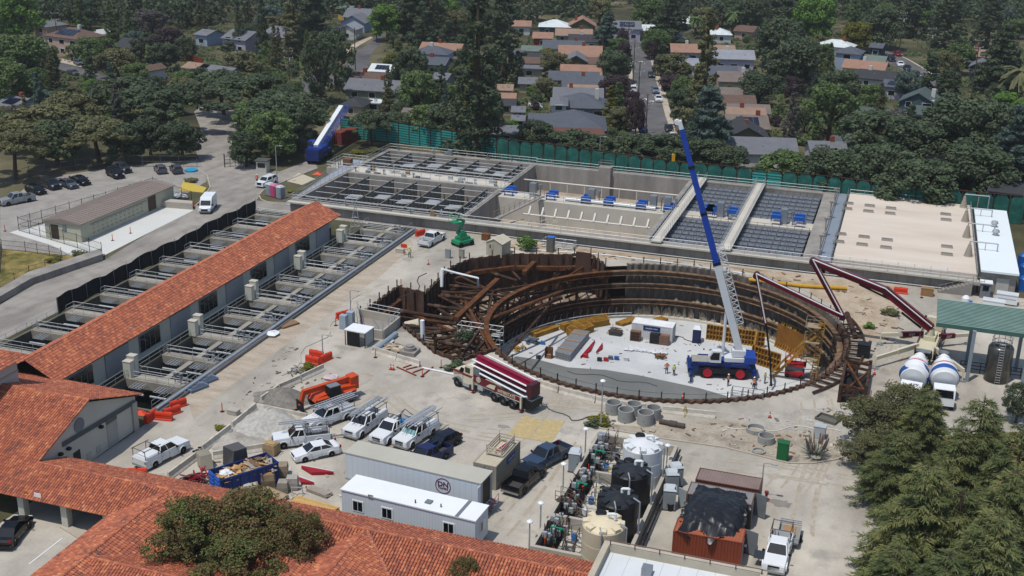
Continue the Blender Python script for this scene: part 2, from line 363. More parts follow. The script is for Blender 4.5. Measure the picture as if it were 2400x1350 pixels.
 # filter gallery under the long tile roof
gal=T('filter_gallery','long low building under a straight clay tiled roof between two rows of filter cells','building',(-86.3,128,0))
RZ,EZ=6.0,4.0;y0,y1=94.6,162
roof_part(gal,[[(-82.4,y0,EZ),(-82.4,y1+.6,EZ),(-86.25,y1,RZ),(-86.25,y0,RZ)],[(-90.1,y1,EZ),(-90.1,y0,EZ),(-86.25,y0,RZ),(-86.25,y1,RZ)]],[((-86.25,y0,RZ+.02),(-86.25,y1+.1,RZ+.02))])
mb=MB().bx(-89.2,y0+.4,0,-83.4,y1-.8,3.75);mb.prof([(-89.2,3.75),(-83.4,3.75),(-86.25,5.7)],y1-.81,y1-.8)
mb.build('wall',m_stucco,gal,True)
mb=MB().bx(-90.05,y0,3.84,-82.45,y1+.5,3.92);mb.build('soffit',mat('#4a3a30',.9),gal,True)
for i in range(10):
 yy=97.5+i*6.5
 if yy+4>y1:break
 if i%2==0:
  f=MB().bx(-83.38,yy,.9,-83.26,yy+4.2,3.1).build('window',m_steelgrey,gal,True)
  g_=MB()
  for k in range(4):g_.bx(-83.26,yy+.12+k*1.02,1.0,-83.24,yy+1.02+k*1.02,3.0)
  g_.build('pane',m_glass,f,True)
 else:
  MB().bx(-83.38,yy,.3,-83.28,yy+4.4,3.2).build('wall_panel',mat('#8d9093',.7,.06),gal,True)
MB().bx(-83.39,160.2,0,-83.3,161,2.3).build('door',mat('#37322e'),gal,True)
# filter cells: beds of open water boxes with walkways
m_cw=mat('#8b867b',.9,.25,.6);m_water=mat('#11140f',.15,.4,.5,spec=.5);m_cell=mat('#5c594f',.9,.3,.5)
def filter_cells(label,xa,xb,ya,yb,y_first,mirror):
 t=T('filter_basin',label,'filter tank',((xa+xb)/2,(ya+yb)/2,0))
 x0,x1=min(xa,xb),max(xa,xb)
 mb=MB()
 mb.bx(x0-.35,ya-.35,-3.2,x0,yb+.35,.35);mb.bx(x1,ya-.35,-3.2,x1+.35,yb+.35,.35)
 mb.bx(x0,ya-.35,-3.2,x1,ya,.35);mb.bx(x0,yb,-3.2,x1,yb+.35,.35);mb.bx(x0-.35,ya-.35,-3.5,x1+.35,yb+.35,-3.2)
 mb.build('basin',m_cell,t,True)
 MB().bx(x0+.01,ya+.01,-2.9,x1-.01,yb-.01,-2.8).build('water',m_water,t,True)
 y=y_first;k=0;xm=x0+(x1-x0)*.55
 while y<yb-1.5:
  wide=.85 if k%2==0 else .5
  MB().bx(x0,y-wide,-.6,x1,y+wide,.42).build('walkway',m_cw,t,True)
  r=MB()
  for s in(-1,1):r.rail([(x0+(.2 if s>0 else 1.2),y+s*(wide-.08),.42),(x1-.1,y+s*(wide-.08),.42)],1.05,1.7,.028)
  r.rail([(x0+.3,y-wide,.42),(x0+.3,y+wide,.42)],1.05,1.2,.028);r.build('railing',m_galv,t,True)
  p=MB()
  for bx_ in(x0+1.5,x1-2.7):
   for j in range(5):p.beam((bx_,y-wide-.3-j*.3,.12),(bx_+1.6,y-wide-.3-j*.3,.12),.06,.08)
   for j in range(4):p.beam((bx_+.15+j*.42,y-wide-1.7,.22),(bx_+.15+j*.42,y-wide-.1,.22),.07,.07)
   p.cyl((bx_,y-wide-2.1,-.2),(bx_+2.4,y-wide-2.1,-.2),.13,n=8)
  p.build('pipe_rack',m_galv,t,True)
  nxt=y+6.9
  mb=MB().bx(xm-.3,y+wide,-.5,xm+.4,min(nxt-.5 if k%2==0 else nxt-.85,yb),.25)
  for s in(-1,1):mb.prism([(xm+s*.3,y+wide),(xm+s*.8,y+wide),(xm+s*.3,y+wide+.6)],-.5,.24)
  mb.build('cross_beam',m_cw,t,True)
  v=MB().tube([(x1-1.6,y+wide+.8,.25),(x1-.1,y+wide+.8,.25)],.14,8)
  for j in range(2):
   v.cyl((x1-.5-j*.8,y,.42),(x1-.5-j*.8,y,1.7),.06,n=6);v.cyl((x1-.5-j*.8,y,1.7),(x1-.5-j*.8,y,1.75),.22,n=10)
   v.bx(x1-.65-j*.8,y-.15,1.1,x1-.35-j*.8,y+.15,1.5)
  v.build('valve',m_steelgrey,t,True)
  y=nxt;k+=1
 r=MB().rail([(x1+.2,ya,.35),(x1+.2,yb,.35)],1.05,2.2,.028)
 if not mirror:r.rail([(x0-.2,ya,.35),(x0-.2,yb,.35)],1.05,2.2,.028)
 r.build('railing',m_galv,t,True)
 return t
fb=filter_cells('row of open filter cells on the yard side of the long tiled building',-81.4,-73.95,98.9,171.1,105.6,False)
filter_cells('row of open filter cells between the long tiled building and the black fence',-101.3,-91.3,100.4,171.1,106.5,True)
MB().cyl((-73.3,99,.45),(-73.3,171,.45),.19,n=10).build('pipe',mat('#9fa9b4',.4,.15,1.,.4),fb,True)
MB().cyl((-72.85,99,.25),(-72.85,171,.25),.13,n=10).build('pipe',mat('#585c60',.6),fb,True)
for i,(u,v)in enumerate([(285,885),(440,783),(575,698),(690,628),(785,568)]):
 pass
CAB=mat('#bdbcae',.6,.05)
c0=T('pump_cabinet','cream control cabinet standing beside its twin on a filter walkway, %s'%'','cabinet',(-81.2,105.3,.42),0,'cabinets on the filter walkways')
MB().bx(-.5,-.38,0,.5,.38,1.95).build('body',CAB,c0);MB().bx(-.54,-.42,1.95,.54,.42,2.03).build('lid',m_concl,c0)
MB().bx(.5,-.3,.2,.52,.3,1.75).build('door',CAB,c0)
nm=['nearest the tiled gable','second from the tiled gable','midway along the tiled roof','second from the roof end','by the roof end']
for i in range(5):
 for j in range(2):
  lab='%s cream cabinet on the filter walkway %s'%(('lower','taller')[j],nm[i])
  q=c0 if i==0 and j==0 else dup(c0,(-81.3+j*.05+.0,105.1+13.75*i+j*1.1,.42))
  q['label']=lab;q.scale=(1,1,1+.18*j)
bf=T('screen_fence','black fabric screen fence along the road beside the filter cells','fence',(-102.4,145,0))
mb=MB();n=60
for i in range(n):
 a,b=119.5+i*51.0/n,119.5+(i+1)*51.0/n;za,zb=2.3+.13*sin(a*1.1)+.12*sin(a*.37),2.3+.13*sin(b*1.1)+.12*sin(b*.37)
 xa,xb=-102.4+.07*sin(a*2.1),-102.4+.07*sin(b*2.1)
 mb.slab((xa,a,za),(xb,b,zb),(xb+.05,b,zb),(xa+.05,a,za),2.25)
mb.build('fabric',mat('#16181a',.9,.2),bf,True)
for i in range(18):MB().cyl((-102.3,119.5+i*3,0),(-102.3,119.5+i*3,2.5),.04,n=5).build('post',m_steelgrey,bf,True)
lf=T('handrail_fence','thin grey handrail along the road at the near end of the filter cells','railing',(-102.2,109,0))
MB().rail([(-102.2,100,0),(-102.2,119,0)],1.1,2,.03).build('rail',m_galv,lf,True)
# gabled headhouse, tower and arcades
X1=-72.4;rid=(87.44,6.84);slope=(6.84-3.93)/(87.44-79.45)
hh=T('gabled_building','cream building with a big clay tiled gable roof and a shaded side wall','building',(-80,87,0))
ye,ze=95.7,6.84-slope*(95.7-87.44);yn=75.6;zn=6.84-slope*(87.44-yn)
roof_part(hh,[[(X1,79.45,3.93),(X1,79.46,3.931),(X1,87.44,6.84),(-104,87.44,6.84),(-104,79.45,3.93)][0:1]+[(-104,79.45,3.93),(-104,87.44,6.84),(X1,87.44,6.84)]],[((X1,87.44,6.86),(-104,87.44,6.86))])
mb=MB();tiles(mb,[(-104,ye,ze),(X1,ye,ze),(X1,87.44,6.84),(-104,87.44,6.84)]);mb.build('roof',[m_tile,m_under],hh,True)
mb=MB();pr_=[(79.2,0),(95.2,0),(95.2,ze-.1),(87.44,6.5),(79.2,3.55)]
mb.add([(-73,y,z)for y,z in pr_]+[(-104,y,z)for y,z in pr_],[(0,1,2,3,4),(9,8,7,6,5),(1,6,7,2),(0,4,9,5)]);mb.build('wall',m_stucco,hh,True)
MB().bx(-73,84.9,0,-72.94,85.9,2.1).build('door',mat('#2e2a27'),hh,True)
MB().bx(-73,90.2,0,-72.95,91.9,2.6).build('door',mat('#9b9a93',.7),hh,True)
MB().bx(-73,90.2,2.7,-72.93,91.9,3.5).build('vent_panel',mat('#5e5c56'),hh,True)
mb=MB()
for i in range(4):mb.beam((-72.9,83.5,3.55+i*.14),(-72.9,95.0,3.0+i*.14),.1,.07)
mb.build('conduit',mat('#5f6468',.5,.1,1,.3),hh,True)
MB().cyl((-73,86.2,4.6),(-72.92,86.2,4.6),.75,n=24).build('round_vent',mat('#6c7175'),hh,True)
mb=MB()
for y_ in(82.8,84.0,89.0):mb.bx(-73,y_,2.9,-72.6,y_+.35,3.15)
mb.build('wall_light',m_dark,hh,True)
mb=MB().bx(-73,94.4,0,-72.8,95.2,3.2);mb.build('corner_post',m_conc,hh,True)
for y_ in(86.8,88.3):MB().bx(-73,y_,.3,-72.96,y_+.7,1.1).build('hatch',mat('#a5a297'),hh,True)
tw=T('tiled_tower','tall pale tower block with a clay tiled hipped cap at the left edge','building',(-88,85,0))
MB().bx(-96,78,0,-82.9,89.8,8.9).build('wall',mat('#b0a9a4',.9,.06),tw,True)
MB().bx(-82.88,80,7.3,-82.8,89.8,7.5).build('string_course',m_conc,tw,True)
roof_part(tw,[[(-82,77,8.9),(-82,90.6,8.9),(-89.4,84,11.6)],[(-82,90.6,8.9),(-97,90.6,8.9),(-89.4,84,11.6)]],[((-82,90.6,8.9),(-89.4,84,11.6))])
mb=MB()
for k in range(2):mb.bx(-82.88,82+k*3,7.6,-82.84,84+k*3,8.8)
mb.build('window',m_glass,tw,True)
def col_post(x,y,h,name,par):MB().bx(x-.33,y-.33,0,x+.33,y+.33,h).build(name,m_stucco,par,True)
ar=T('arcade','covered walkway with clay tiled ridge roof running from the gabled building behind the office trailer','covered walkway',(-50,79.4,0))
ry,rz_=79.45,3.93;XE=-19.2;GX=-104
bx1=G(385,1157,rz_).x;bx2=G(845,1255,rz_).x;hw=3.85;dz=slope*hw;W0=58.0
pl=[]
def near(xa,xb,va,vb):
 "slope facing the camera between xa and xb; va, vb: the edge is a valley of a wing (True) or straight"
 P=[(xa if not va else xa,ry-hw,rz_-dz),(xb,ry-hw,rz_-dz)]
 P=[(xa+(hw if va else 0),ry-hw,rz_-dz),(xb-(hw if vb else 0),ry-hw,rz_-dz),(xb,ry,rz_),(xa,ry,rz_)]
 return P
pl+=[near(GX,bx1,False,True),near(bx1,bx2,True,True),near(bx2,XE,True,False)]
pl+=[[(XE,ry+hw,rz_-dz),(X1-.2,ry+hw,rz_-dz),(X1-.2,ry,rz_),(XE,ry,rz_)]]
for b in(bx1,bx2):
 pl+=[[(b+hw,W0,rz_-dz),(b+hw,ry-hw,rz_-dz),(b,ry,rz_),(b,W0,rz_)],[(b-hw,ry-hw,rz_-dz),(b-hw,W0,rz_-dz),(b,W0,rz_),(b,ry,rz_)]]
roof_part(ar,pl,[((X1,ry,rz_+.02),(XE,ry,rz_+.02)),((bx1,W0,rz_+.02),(bx1,ry,rz_+.02)),((bx2,W0,rz_+.02),(bx2,ry,rz_+.02))])
mb=MB()
for b,dx in((bx1,1),(bx2,1)):mb.beam((b,ry,rz_+.1),(b+hw,ry-hw,rz_-dz+.1),.22,.03)
mb.build('valley_flashing',mat('#b0815f',.7),ar,True)
MB().bx(-104,ry-hw+.15,rz_-dz-.14,bx1-hw,ry-hw+.25,rz_-dz-.02).build('gutter',mat('#4c4f52',.5),ar,True)
for u,v in((65,1207),(160,1233),(250,1262)):
 p=G(u,v);col_post(p.x,ry-hw+.75,rz_-dz-.2,'column',ar)
for x in(-60.5,-52,-46,-40,-34,-28,-22):col_post(x,ry+hw-.8,rz_-dz-.15,'column',ar)
for b in(bx1,bx2):
 for y in(73.5,69.5):col_post(b+hw-.7,y,rz_-dz-.15,'column',ar)
mb=MB().bx(-103,ry+1.6,0,bx1,ry+1.8,2.5);mb.build('back_wall',mat('#77746d'),ar,True)
MB().bx(-103,ry-hw+1.2,rz_-dz+.0,XE-.2,ry+hw-.3,rz_-dz+.06).build('ceiling',mat('#4a3c34'),ar,True)
for a,b in(((68,1322),(145,1262)),((0,1280),(58,1235))):
 a,b=G(*a,.03),G(*b,.03);struct('parking_line',MB().beam(a,b,.12,.004),m_white)
struct('kerb_island',MB().prism(L2([(140,1237),(158,1232),(240,1262),(190,1268)]),0,.14),m_kerb)
m_sign=mat('#8a5a1a',.5)
for u,v in((62,1162),(162,1187)):
 p=PV(u,v,(-80,ry-hw+.38),(-60,ry-hw+.38))
 s_=MB().add([(p.x+dx,p.y,p.z+dz_)for dx,dz_ in((-.5,0),(0,-.5),(.5,0),(0,.5))]+[(p.x+dx,p.y+.03,p.z+dz_)for dx,dz_ in((-.5,0),(0,-.5),(.5,0),(0,.5))],[(3,2,1,0),(4,5,6,7),(0,1,5,4),(1,2,6,5),(2,3,7,6),(3,0,4,7)][0:6])
 o=s_.build('warning_sign',m_sign);tag(o,'orange diamond sign on the %s arcade pillar'%('left' if u<100 else 'right'),'sign','orange diamond signs on the arcade pillars')
p=PV(88,1161,(-80,ry-hw+.3),(-60,ry-hw+.3));tag(MB().box(p,(.75,.04,.42)).build('notice_board',m_white),'small white notice hanging under the arcade eave','sign')
wg=T('tiled_wing','low clay tiled wing at the bottom left edge joining the side arcade','covered walkway',(bx1+5,66,0))
wy=G(205,1305,rz_).y
roof_part(wg,[[(bx1+16,wy+hw,rz_-dz-.03),(bx1+hw,wy+hw,rz_-dz-.03),(bx1,wy,rz_-.03),(bx1+16,wy,rz_-.03)],[(bx1+hw,wy-hw,rz_-dz-.03),(bx1+16,wy-hw,rz_-dz-.03),(bx1+16,wy,rz_-.03),(bx1,wy,rz_-.03)]],[((bx1,wy,rz_),(bx1+16,wy,rz_))])
for x in(bx1+6,bx1+12):col_post(x,wy+hw-.8,rz_-dz-.2,'column',wg)
sr=T('tiled_porch','small clay tiled hip roof at the bottom edge beside the reddish tree','porch',(-48,70,0))
q=G(690,1313,3.9)
roof_part(sr,[[(q.x+3.2,q.y-8,2.5),(q.x+3.2,q.y+2.2,2.5),(q.x,q.y,3.9),(q.x,q.y-8,3.9)],[(q.x+3.2,q.y+2.2,2.5),(q.x-6,q.y+2.2,2.5),(q.x-6,q.y,3.9),(q.x,q.y,3.9)],[(q.x-6,q.y-2.4,2.5),(q.x,q.y-2.4,2.5),(q.x,q.y,3.9),(q.x-6,q.y,3.9)]],[((q.x-6,q.y,3.92),(q.x,q.y,3.92)),((q.x,q.y-8,3.92),(q.x,q.y,3.92))])
for dx,dy in((2.4,1.4),(2.4,-6)):col_post(q.x+dx,q.y+dy,2.4,'column',sr)
wb=T('flat_roofed_building','building with a white flat roof and railed parapet at the bottom edge','building',(-12,74,0))
MB().bx(-18.5,60,0,-5.9,82.9,4.2).build('wall',m_stucco,wb,True)
mb=MB()
for a in((-18.9,60,-18.4,83.2),(-18.4,82.7,-5.6,83.2),(-6.1,60,-5.6,82.7)):mb.bx(a[0],a[1],4.0,a[2],a[3],5.0)
mb.build('parapet',mat('#a9a08f',.9),wb,True)
MB().bx(-18.4,60,4.2,-6.1,82.7,4.28).build('roof',mat('#c3c8ca',.6,.06,.4),wb,True)
mb=MB()
for i in range(9):mb.bx(-18+i*1.4,60,4.285,-17.97+i*1.4,82.7,4.287)
mb.build('roof_seam',mat('#9aa0a3'),wb,True)
MB().rail([(-18.3,82.65,5.0),(-6.0,82.65,5.0)],.45,2.0,.05,1).build('railing',mat('#5d4a40',.7),wb,True)
p=G(1516,1345,4.3);MB().bx(p.x-.4,p.y-.4,4.28,p.x+.4,p.y+.4,5.0).build('roof_vent',m_steel,wb,True)
# long prefabricated service building on the left
mc=T('prefab_building','long low cream prefabricated building with brown metal roof in a fenced pit','building',(-122.5,156,0))
a0,a1,b0,b1=-125.6,-118.9,146.0,171.2
MB().bx(a0,b0,0,a1,b1,3.0).build('wall',mat('#a8a692',.7,.06),mc,True)
mb=MB();rx=(a0+a1)/2
for s,xe in((1,a1+.25),(-1,a0-.25)):
 mb.slab((xe,b0-.25,3.0),(xe,b1+.25,3.0),(rx,b1+.25,3.6),(rx,b0-.25,3.6),.1)
 for i in range(int((b1-b0)/.75)):
  y_=b0+i*.75;mb.beam((xe,y_,3.04),(rx,y_,3.64),.07,.07)
mb.prof([(a0-.2,2.85),(a1+.2,2.85),(a1+.2,3.0),(rx,3.55),(a0-.2,3.0)],b0-.26,b0-.2)
mb.build('roof',mat('#7d726a',.6,.08),mc,True)
MB().bx(a0+1.1,b0-.05,.1,a0+2.5,b0,2.4).build('door',mat('#3b2d28'),mc,True)
MB().bx(a0+3.4,b0-.12,1.6,a0+4,b0,2.5).build('lamp_box',m_steelgrey,mc,True)
MB().bx(a1,163.6,.3,a1+.06,165.8,2.7).build('door',mat('#4a3b34'),mc,True)
mb=MB()
for i in range(12):
 mb.bx(a1,148.8+i*1.15,.7,a1+.03,149.5+i*1.15,.95);mb.bx(a1,148.8+i*1.15,2.0,a1+.03,149.5+i*1.15,2.15)
 mb.bx(a1,149+i*1.15,1.35,a1+.05,149.15+i*1.15,1.6)
mb.build('louvre',mat('#8d8b7b'),mc,True)
MB().beam((a1+.05,148.3,2.35),(a1+.05,163.2,2.35),.06,.08).build('conduit',m_steelgrey,mc,True)
pad=L2([(22,545),(60,534),(240,490),(372,452),(366,482),(455,488),(452,494),(350,545),(242,600),(200,615),(120,575)])
struct('concrete_pad',poly_mesh([pad],.02),mat('#bcbdb8',.9,.05,.25))
rw=T('retaining_wall','low grey concrete retaining wall along the left road','wall',(-112,130,0))
MB().prism(L2([(0,712),(75,668),(242,610),(240,596),(70,652),(0,692)]),0,1.0).build('wall',m_wallc,rw,True)
MB().prism(L2([(366,485),(452,492),(452,485),(368,478)]),0,1.1).build('wall',m_conc,rw,True)
def chainlink(label,px,h=2.2,m=m_dark,step=3.0,name='chain_link_fence',dens=.14):
 P=[G(u,v)for u,v in px];c=P[0].lerp(P[-1],.5)
 t=T(name,label,'fence',tuple(c));mb=MB()
 for a,b in zip(P,P[1:]):
  L=(b-a).length;k=max(1,round(L/step))
  for i in range(k+1):p=a.lerp(b,i/k);mb.cyl(p,p+Z*(h+.25),.045,n=5)
  for z in(.1,h*.5,h):mb.cyl(a+Z*z,b+Z*z,.03,n=4)
 mb.build('fence_frame',m,t,True)
 mb=MB()
 for a,b in zip(P,P[1:]):
  L=(b-a).length;k=int(L/.35);d=(b-a).normalized()
  for i in range(k):
   p=a+d*(i*.35)
   mb.beam(p+Z*.05,p+d*h*.5+Z*(h),.008,.008);mb.beam(p+Z*h,p+d*h*.5+Z*.05,.008,.008)
 mb.build('mesh',m,t,True);return t
chainlink('dark chain link fence around the near end of the prefab building pit',[(45,541),(120,563),(182,582),(240,603)])
chainlink('dark chain link fence along the back of the prefab building',[(45,541),(100,525),(165,505),(250,480),(360,445),(450,478)])
chainlink('thin wire fence round the dry lawn at the left edge',[(0,640),(5,585),(60,590),(145,605)],1.5,mat('#4b463f'),2.8)
chainlink('wire fence on top of the retaining wall at the left edge',[(0,688),(70,650),(180,613)],1.6,mat('#4b463f'),2.8)
chainlink('chain link fence behind the car park under the pines',[(0,440),(70,418),(250,390),(462,392)],2.2,mat('#57595a'),3.2)
# concrete basin complex
bs=T('basin_complex','long open concrete treatment basins with slatted baffles, launders and grated bays','treatment basin',(-50,190,0))
DZ=2.0;FZ=-2.8
mb=MB()
mb.bx(-97.4,173.5,-3.3,-8,174.7,DZ);mb.bx(-97.4,213.2,-3.3,13.4,214.8,DZ)
mb.bx(-97.4,174.7,-3.3,-96.6,213.2,DZ)
mb.bx(-96.6,194.2,-3.3,-66,195.0,DZ);mb.bx(-96.6,199,-3.3,-66,199.8,DZ)
mb.bx(-67.0,176,-3.3,-66,213.2,DZ-.1);mb.bx(-36,174.7,-3.3,-35.2,213.2,DZ-.05)
mb.bx(-11.6,174.7,-3.3,-9.2,213.2,DZ-.02);mb.build('wall',m_wallc,bs,True)
MB().bx(-97.4,173.5,-3.4,-8,214.8,-2.9).build('floor',ramp_mat('basin_floor',[(.3,'#7e7263'),(.5,'#978a79'),(.7,'#a99d8b')],.25,fine=.1),bs,True)
mb=MB().bx(-96.6,195.0,DZ-.35,-66.0,199.0,DZ-.05);mb.bx(-97.6,172.7,DZ-.28,13.4,173.5,DZ-.02);mb.bx(-66,191.3,DZ-.9,-9.2,195.2,DZ-.6)
mb.bx(-66,191.3,-3,-35.2,192.0,DZ-.9);mb.bx(-66,194.5,-3,-35.2,195.2,DZ-.9)
mb.build('deck',m_concl,bs,True)
mb=MB().bx(-66,177.2,FZ,-35.8,180.0,-.35);mb.build('floor_bench',ramp_mat('pale_bench',[(.3,'#a79c8b'),(.5,'#b9ae9e'),(.7,'#c6bcae')],.5,fine=.1),bs,True)
m_baf=mat('#6c6a63',.85,.25,1.2);m_bafl=mat('#77756f',.8)
for row,(ya,yb)in enumerate(((176.0,193.6),(200.2,213.1))):
 for x in(-92,-87,-82.4,-77.7,-73.2,-68.8):
  b_=MB()
  for k in range(9):b_.bx(x-.06,ya,FZ+.1+k*.5,x+.06,yb,FZ+.5+k*.5)
  for j in range(int((yb-ya)/1.6)+1):b_.bx(x-.12,ya+j*1.6,FZ,x+.12,ya+j*1.6+.12,FZ+4.75)
  b_.bx(x-.1,ya,FZ+4.6,x+.1,yb,FZ+4.75)
  b_.build('baffle',m_baf,bs,True)
  s_=MB()
  for j in range(int((yb-ya)/1.6)):
   for k in range(3):s_.bx(x+.12,ya+j*1.6+.5,FZ+.9+k*1.3,x+.15,ya+j*1.6+.85,FZ+1.1+k*1.3)
  s_.build('slot_row',m_concl,bs,True)
 mb=MB()
 for k in range(5):yy=ya+1.5+k*(yb-ya-3)/4;mb.cyl((-96.5,yy,DZ-.3),(-67,yy,DZ-.3),.07,n=6)
 for x in(-89.5,-84.8,-80,-75.4,-71):
  for k in range(4):mb.cyl((x-1.0,ya+4+k*.7+(x%3),DZ-.7),(x+1.3,ya+4.3+k*.7+(x%3),DZ-.7),.13,n=7)
 mb.build('pipe',m_galv,bs,True)
r=MB()
r.rail([(-97.2,173.7,DZ),(-66,173.7,DZ)]);r.rail([(-97.2,173.7,DZ),(-97.2,214.6,DZ)]);r.rail([(-97.2,214.6,DZ),(-66,214.6,DZ)])
r.rail([(-96.6,195.2,DZ),(-66,195.2,DZ)]);r.rail([(-96.6,198.8,DZ),(-66,198.8,DZ)]);r.rail([(-66,173,DZ),(-8,173,DZ)],step=2.4);r.rail([(-9,172.8,DZ),(13,172.8,DZ)],step=2.4)
r.rail([(-66,192,DZ-.6),(-35,192,DZ-.6)],step=2.4);r.rail([(-66,214,DZ),(-9,214,DZ)],step=3)
r.rail([(-66.5,176,DZ),(-66.5,213,DZ)],step=2)
r.build('railing',m_galv,bs,True)
mb=MB().tube([(-66,206,.9),(-36.5,206,.9),(-36.5,201,.9)],.12,7)
for k in range(9):mb.cyl((-64+k*3.3,206,.9),(-64+k*3.3,206,FZ),.07,n=5)
mb.tube([(-58.5,183,1.3),(-36.8,183,1.3)],.14,8)
for k in range(10):
 x=-57.5+k*2.25;mb.beam((x,183,1.35),(x+.15,183.6,2.6),.32,.32);mb.cyl((x,183,1.3),(x,183,FZ),.06,n=5)
mb.build('pipe',mat('#cfc9bd',.6,.05),bs,True)
mb=MB()
for k in range(10):
 x=-62.5+k*2.7;mb.beam((x,177.3,-.2),(x+1.1,180.2,-.2),.22,.25)
mb.tube([(-66,178.6,.4),(-36,178.6,.4)],.035,4)
for k in range(20):mb.cyl((-65+k*1.5,178.6,-.35),(-65+k*1.5,178.6,.4),.03,n=4)
mb.build('launder_bar',mat('#6b6259'),bs,True)
MB().tube([(-54,193,1.75),(-38,193,1.75)],.33,12).build('pipe',m_galv,bs,True)
m_blue=mat('#1c509f',.45,.08)
def drive(x,y,z,two=True):
 mb=MB()
 for dy in(0,1.9):
  mb.bx(x-.82,y+dy-.32,z+.65,x+.82,y+dy+.32,z+1.1);mb.bx(x-.8,y+dy-.3,z,x-.7,y+dy+.3,z+.6);mb.bx(x+.7,y+dy-.3,z,x+.8,y+dy+.3,z+.6)
  mb.prof([(x-.82,z+1.1),(x+.82,z+1.1),(x+.7,z+1.25),(x-.7,z+1.25)],y+dy-.32,y+dy+.32)
 return mb.build('drive_unit',m_blue,bs,True)
for px in((1298,452),(1378,462),(1430,468),(1505,477),(1205,438),(1572,480)):p=G(px[0],px[1],2.2);drive(p.x,192.6,DZ-.6)
for px in((1668,490),(1720,493),(1672,476),(1820,508),(1872,518)):p=G(px[0],px[1],2.6);drive(p.x,192.3,DZ-.1)
for px in(1400,1555,1248,1590,1697,1850):p=G(px,448 if px<1600 else 480,2.5);mb=MB();mb.bx(p.x-.55,193,DZ-.6,p.x+.55,194.2,DZ+1.9);mb.cyl((p.x+1.5,193,DZ-.6),(p.x+1.5,193,DZ+1.4),.12,n=6);mb.cyl((p.x+1.5,193,DZ+1.4),(p.x+1.5,193,DZ+1.9),.25,n=8);mb.build('control_cabinet',m_steel,bs,True)
m_grate=ramp_mat('basin_grating',[(.3,'#4c5158'),(.5,'#626870'),(.7,'#757b82')],3.,fine=.3,stretch=(.5,4,1))
m_graterail=mat('#33363b',.7)
for(xa,xb)in((-34.9,-12.0),):
 for(ya,yb)in((174.8,191.2),(195.3,213.1)):
  n=7
  for k in range(n):
   y_=ya+(yb-ya)*k/n;w_=(yb-ya)/n
   mb=MB().bx(xa,y_,1.25,xb,y_+w_-.55,1.32)
   for i in range(int((xb-xa)/.9)):mb.bx(xa+i*.9,y_,1.32,xa+i*.9+.12,y_+w_-.6,1.42)
   mb.build('grating',m_grate,bs,True)
  mb=MB()
  for k in range(n+1):
   y_=ya+(yb-ya)*k/n;mb.bx(xa,y_-.5,.6,xb,y_-.05,1.0);mb.rail([(xa,y_-.3,1.3),(xb,y_-.3,1.3)],.55,1.2,.03,1)
  mb.build('trough',m_graterail,bs,True)
for x in(-33.7,-23.0):
 MB().bx(x-.85,172.8,2.25,x+.85,214.5,2.45).build('walkway',m_concl,bs,True)
 r=MB()
 for s in(-.8,.8):r.rail([(x+s,172.8,2.45),(x+s,214.4,2.45)],1.1,1.5,.03)
 r.build('railing',m_galv,bs,True)
MB().bx(-9.2,173.5,-.5,-7.4,213.2,2.12).build('deck_walk',m_concl,bs,True)
MB().bx(-9.15,173.4,2.12,-7.5,213.3,2.2).build('walkway',mat('#77818b',.7),bs,True)
r=MB()
for x in(-9.2,-7.4):r.rail([(x,173.4,2.2),(x,213.4,2.2)],1.1,1.6,.035)
r.build('railing',mat('#6d747b',.5),bs,True)
mb=MB()
for x in(-61.0,):
 mb.beam((x,176,2.1),(x+3,192,2.1),.9,.15);mb.rail([(x-.45,176,2.1),(x+2.6,192,2.1)]);mb.rail([(x+.45,176,2.1),(x+3.4,192,2.1)])
mb.bx(-53.2,212.2,-2.8,-50.8,214,3.0);mb.rail([(-53.2,212.2,3),(-50.8,212.2,3)]);mb.rail([(-53.2,214,3),(-50.8,214,3)])
mb.build('bridge',m_concd,bs,True)
mb=MB()
for k in range(32):x=-66+k*2.35;mb.bx(x,173.44,0,x+.05,173.5,DZ-.3)
mb.build('wall_joint',mat('#6a6762'),bs,True)
o=MB().tube([(-66,173.2,.25),(11,173.2,.25)],.07,6).build('pipe',mat('#c9c6bf'),bs,True)
rr=random.Random(31)
for i in range(46):
 x,y=rr.uniform(-96,-67),rr.choice((195.6,197,198.4,173.9,214));k=rr.randrange(3);mb=MB()
 if k==0:mb.bx(x-.4,y-.25,DZ-.05,x+.4,y+.25,DZ+rr.uniform(.3,1.1))
 elif k==1:mb.cyl((x,y,DZ-.1),(x,y,DZ+rr.uniform(.7,1.6)),.12,n=7).cyl((x,y,DZ+.6),(x,y,DZ+.68),.28,n=9)
 else:mb.tube([(x,y,DZ+.1),(x+rr.uniform(1,3),y,DZ+.1)],.12,6)
 mb.build(('deck_box','valve','pipe')[k],(m_steelgrey,m_steel,m_galv,mat('#7d6a52'))[rr.randrange(4)],bs,True)
o=MB().slab((-100.6,177,.05),(-97.5,177,.05),(-97.5,204,1.9),(-100.6,204,1.9),.2).rail([(-100.5,177,.05),(-100.5,204,1.9)]).build('access_ramp',mat('#8a9099',.7));tag(o,'blue grey railed ramp up the left end of the concrete basins','ramp')
ct=T('covered_tank','concrete tank under a broad beige membrane roof with rows of small hatches','tank',(2.5,192,0))
MB().bx(-7.3,173.5,0,13.2,213.2,1.98).build('wall',m_wallc,ct,True)
m_memb=ramp_mat('beige_membrane',[(.3,'#b3a698'),(.5,'#beb3a5'),(.7,'#c6bcaf')],.12,fine=.02,stretch=(.3,1.6,1),spec=.2)
MB().bx(-7.1,174.6,1.98,13.0,213.0,2.55).build('roof',m_memb,ct,True)
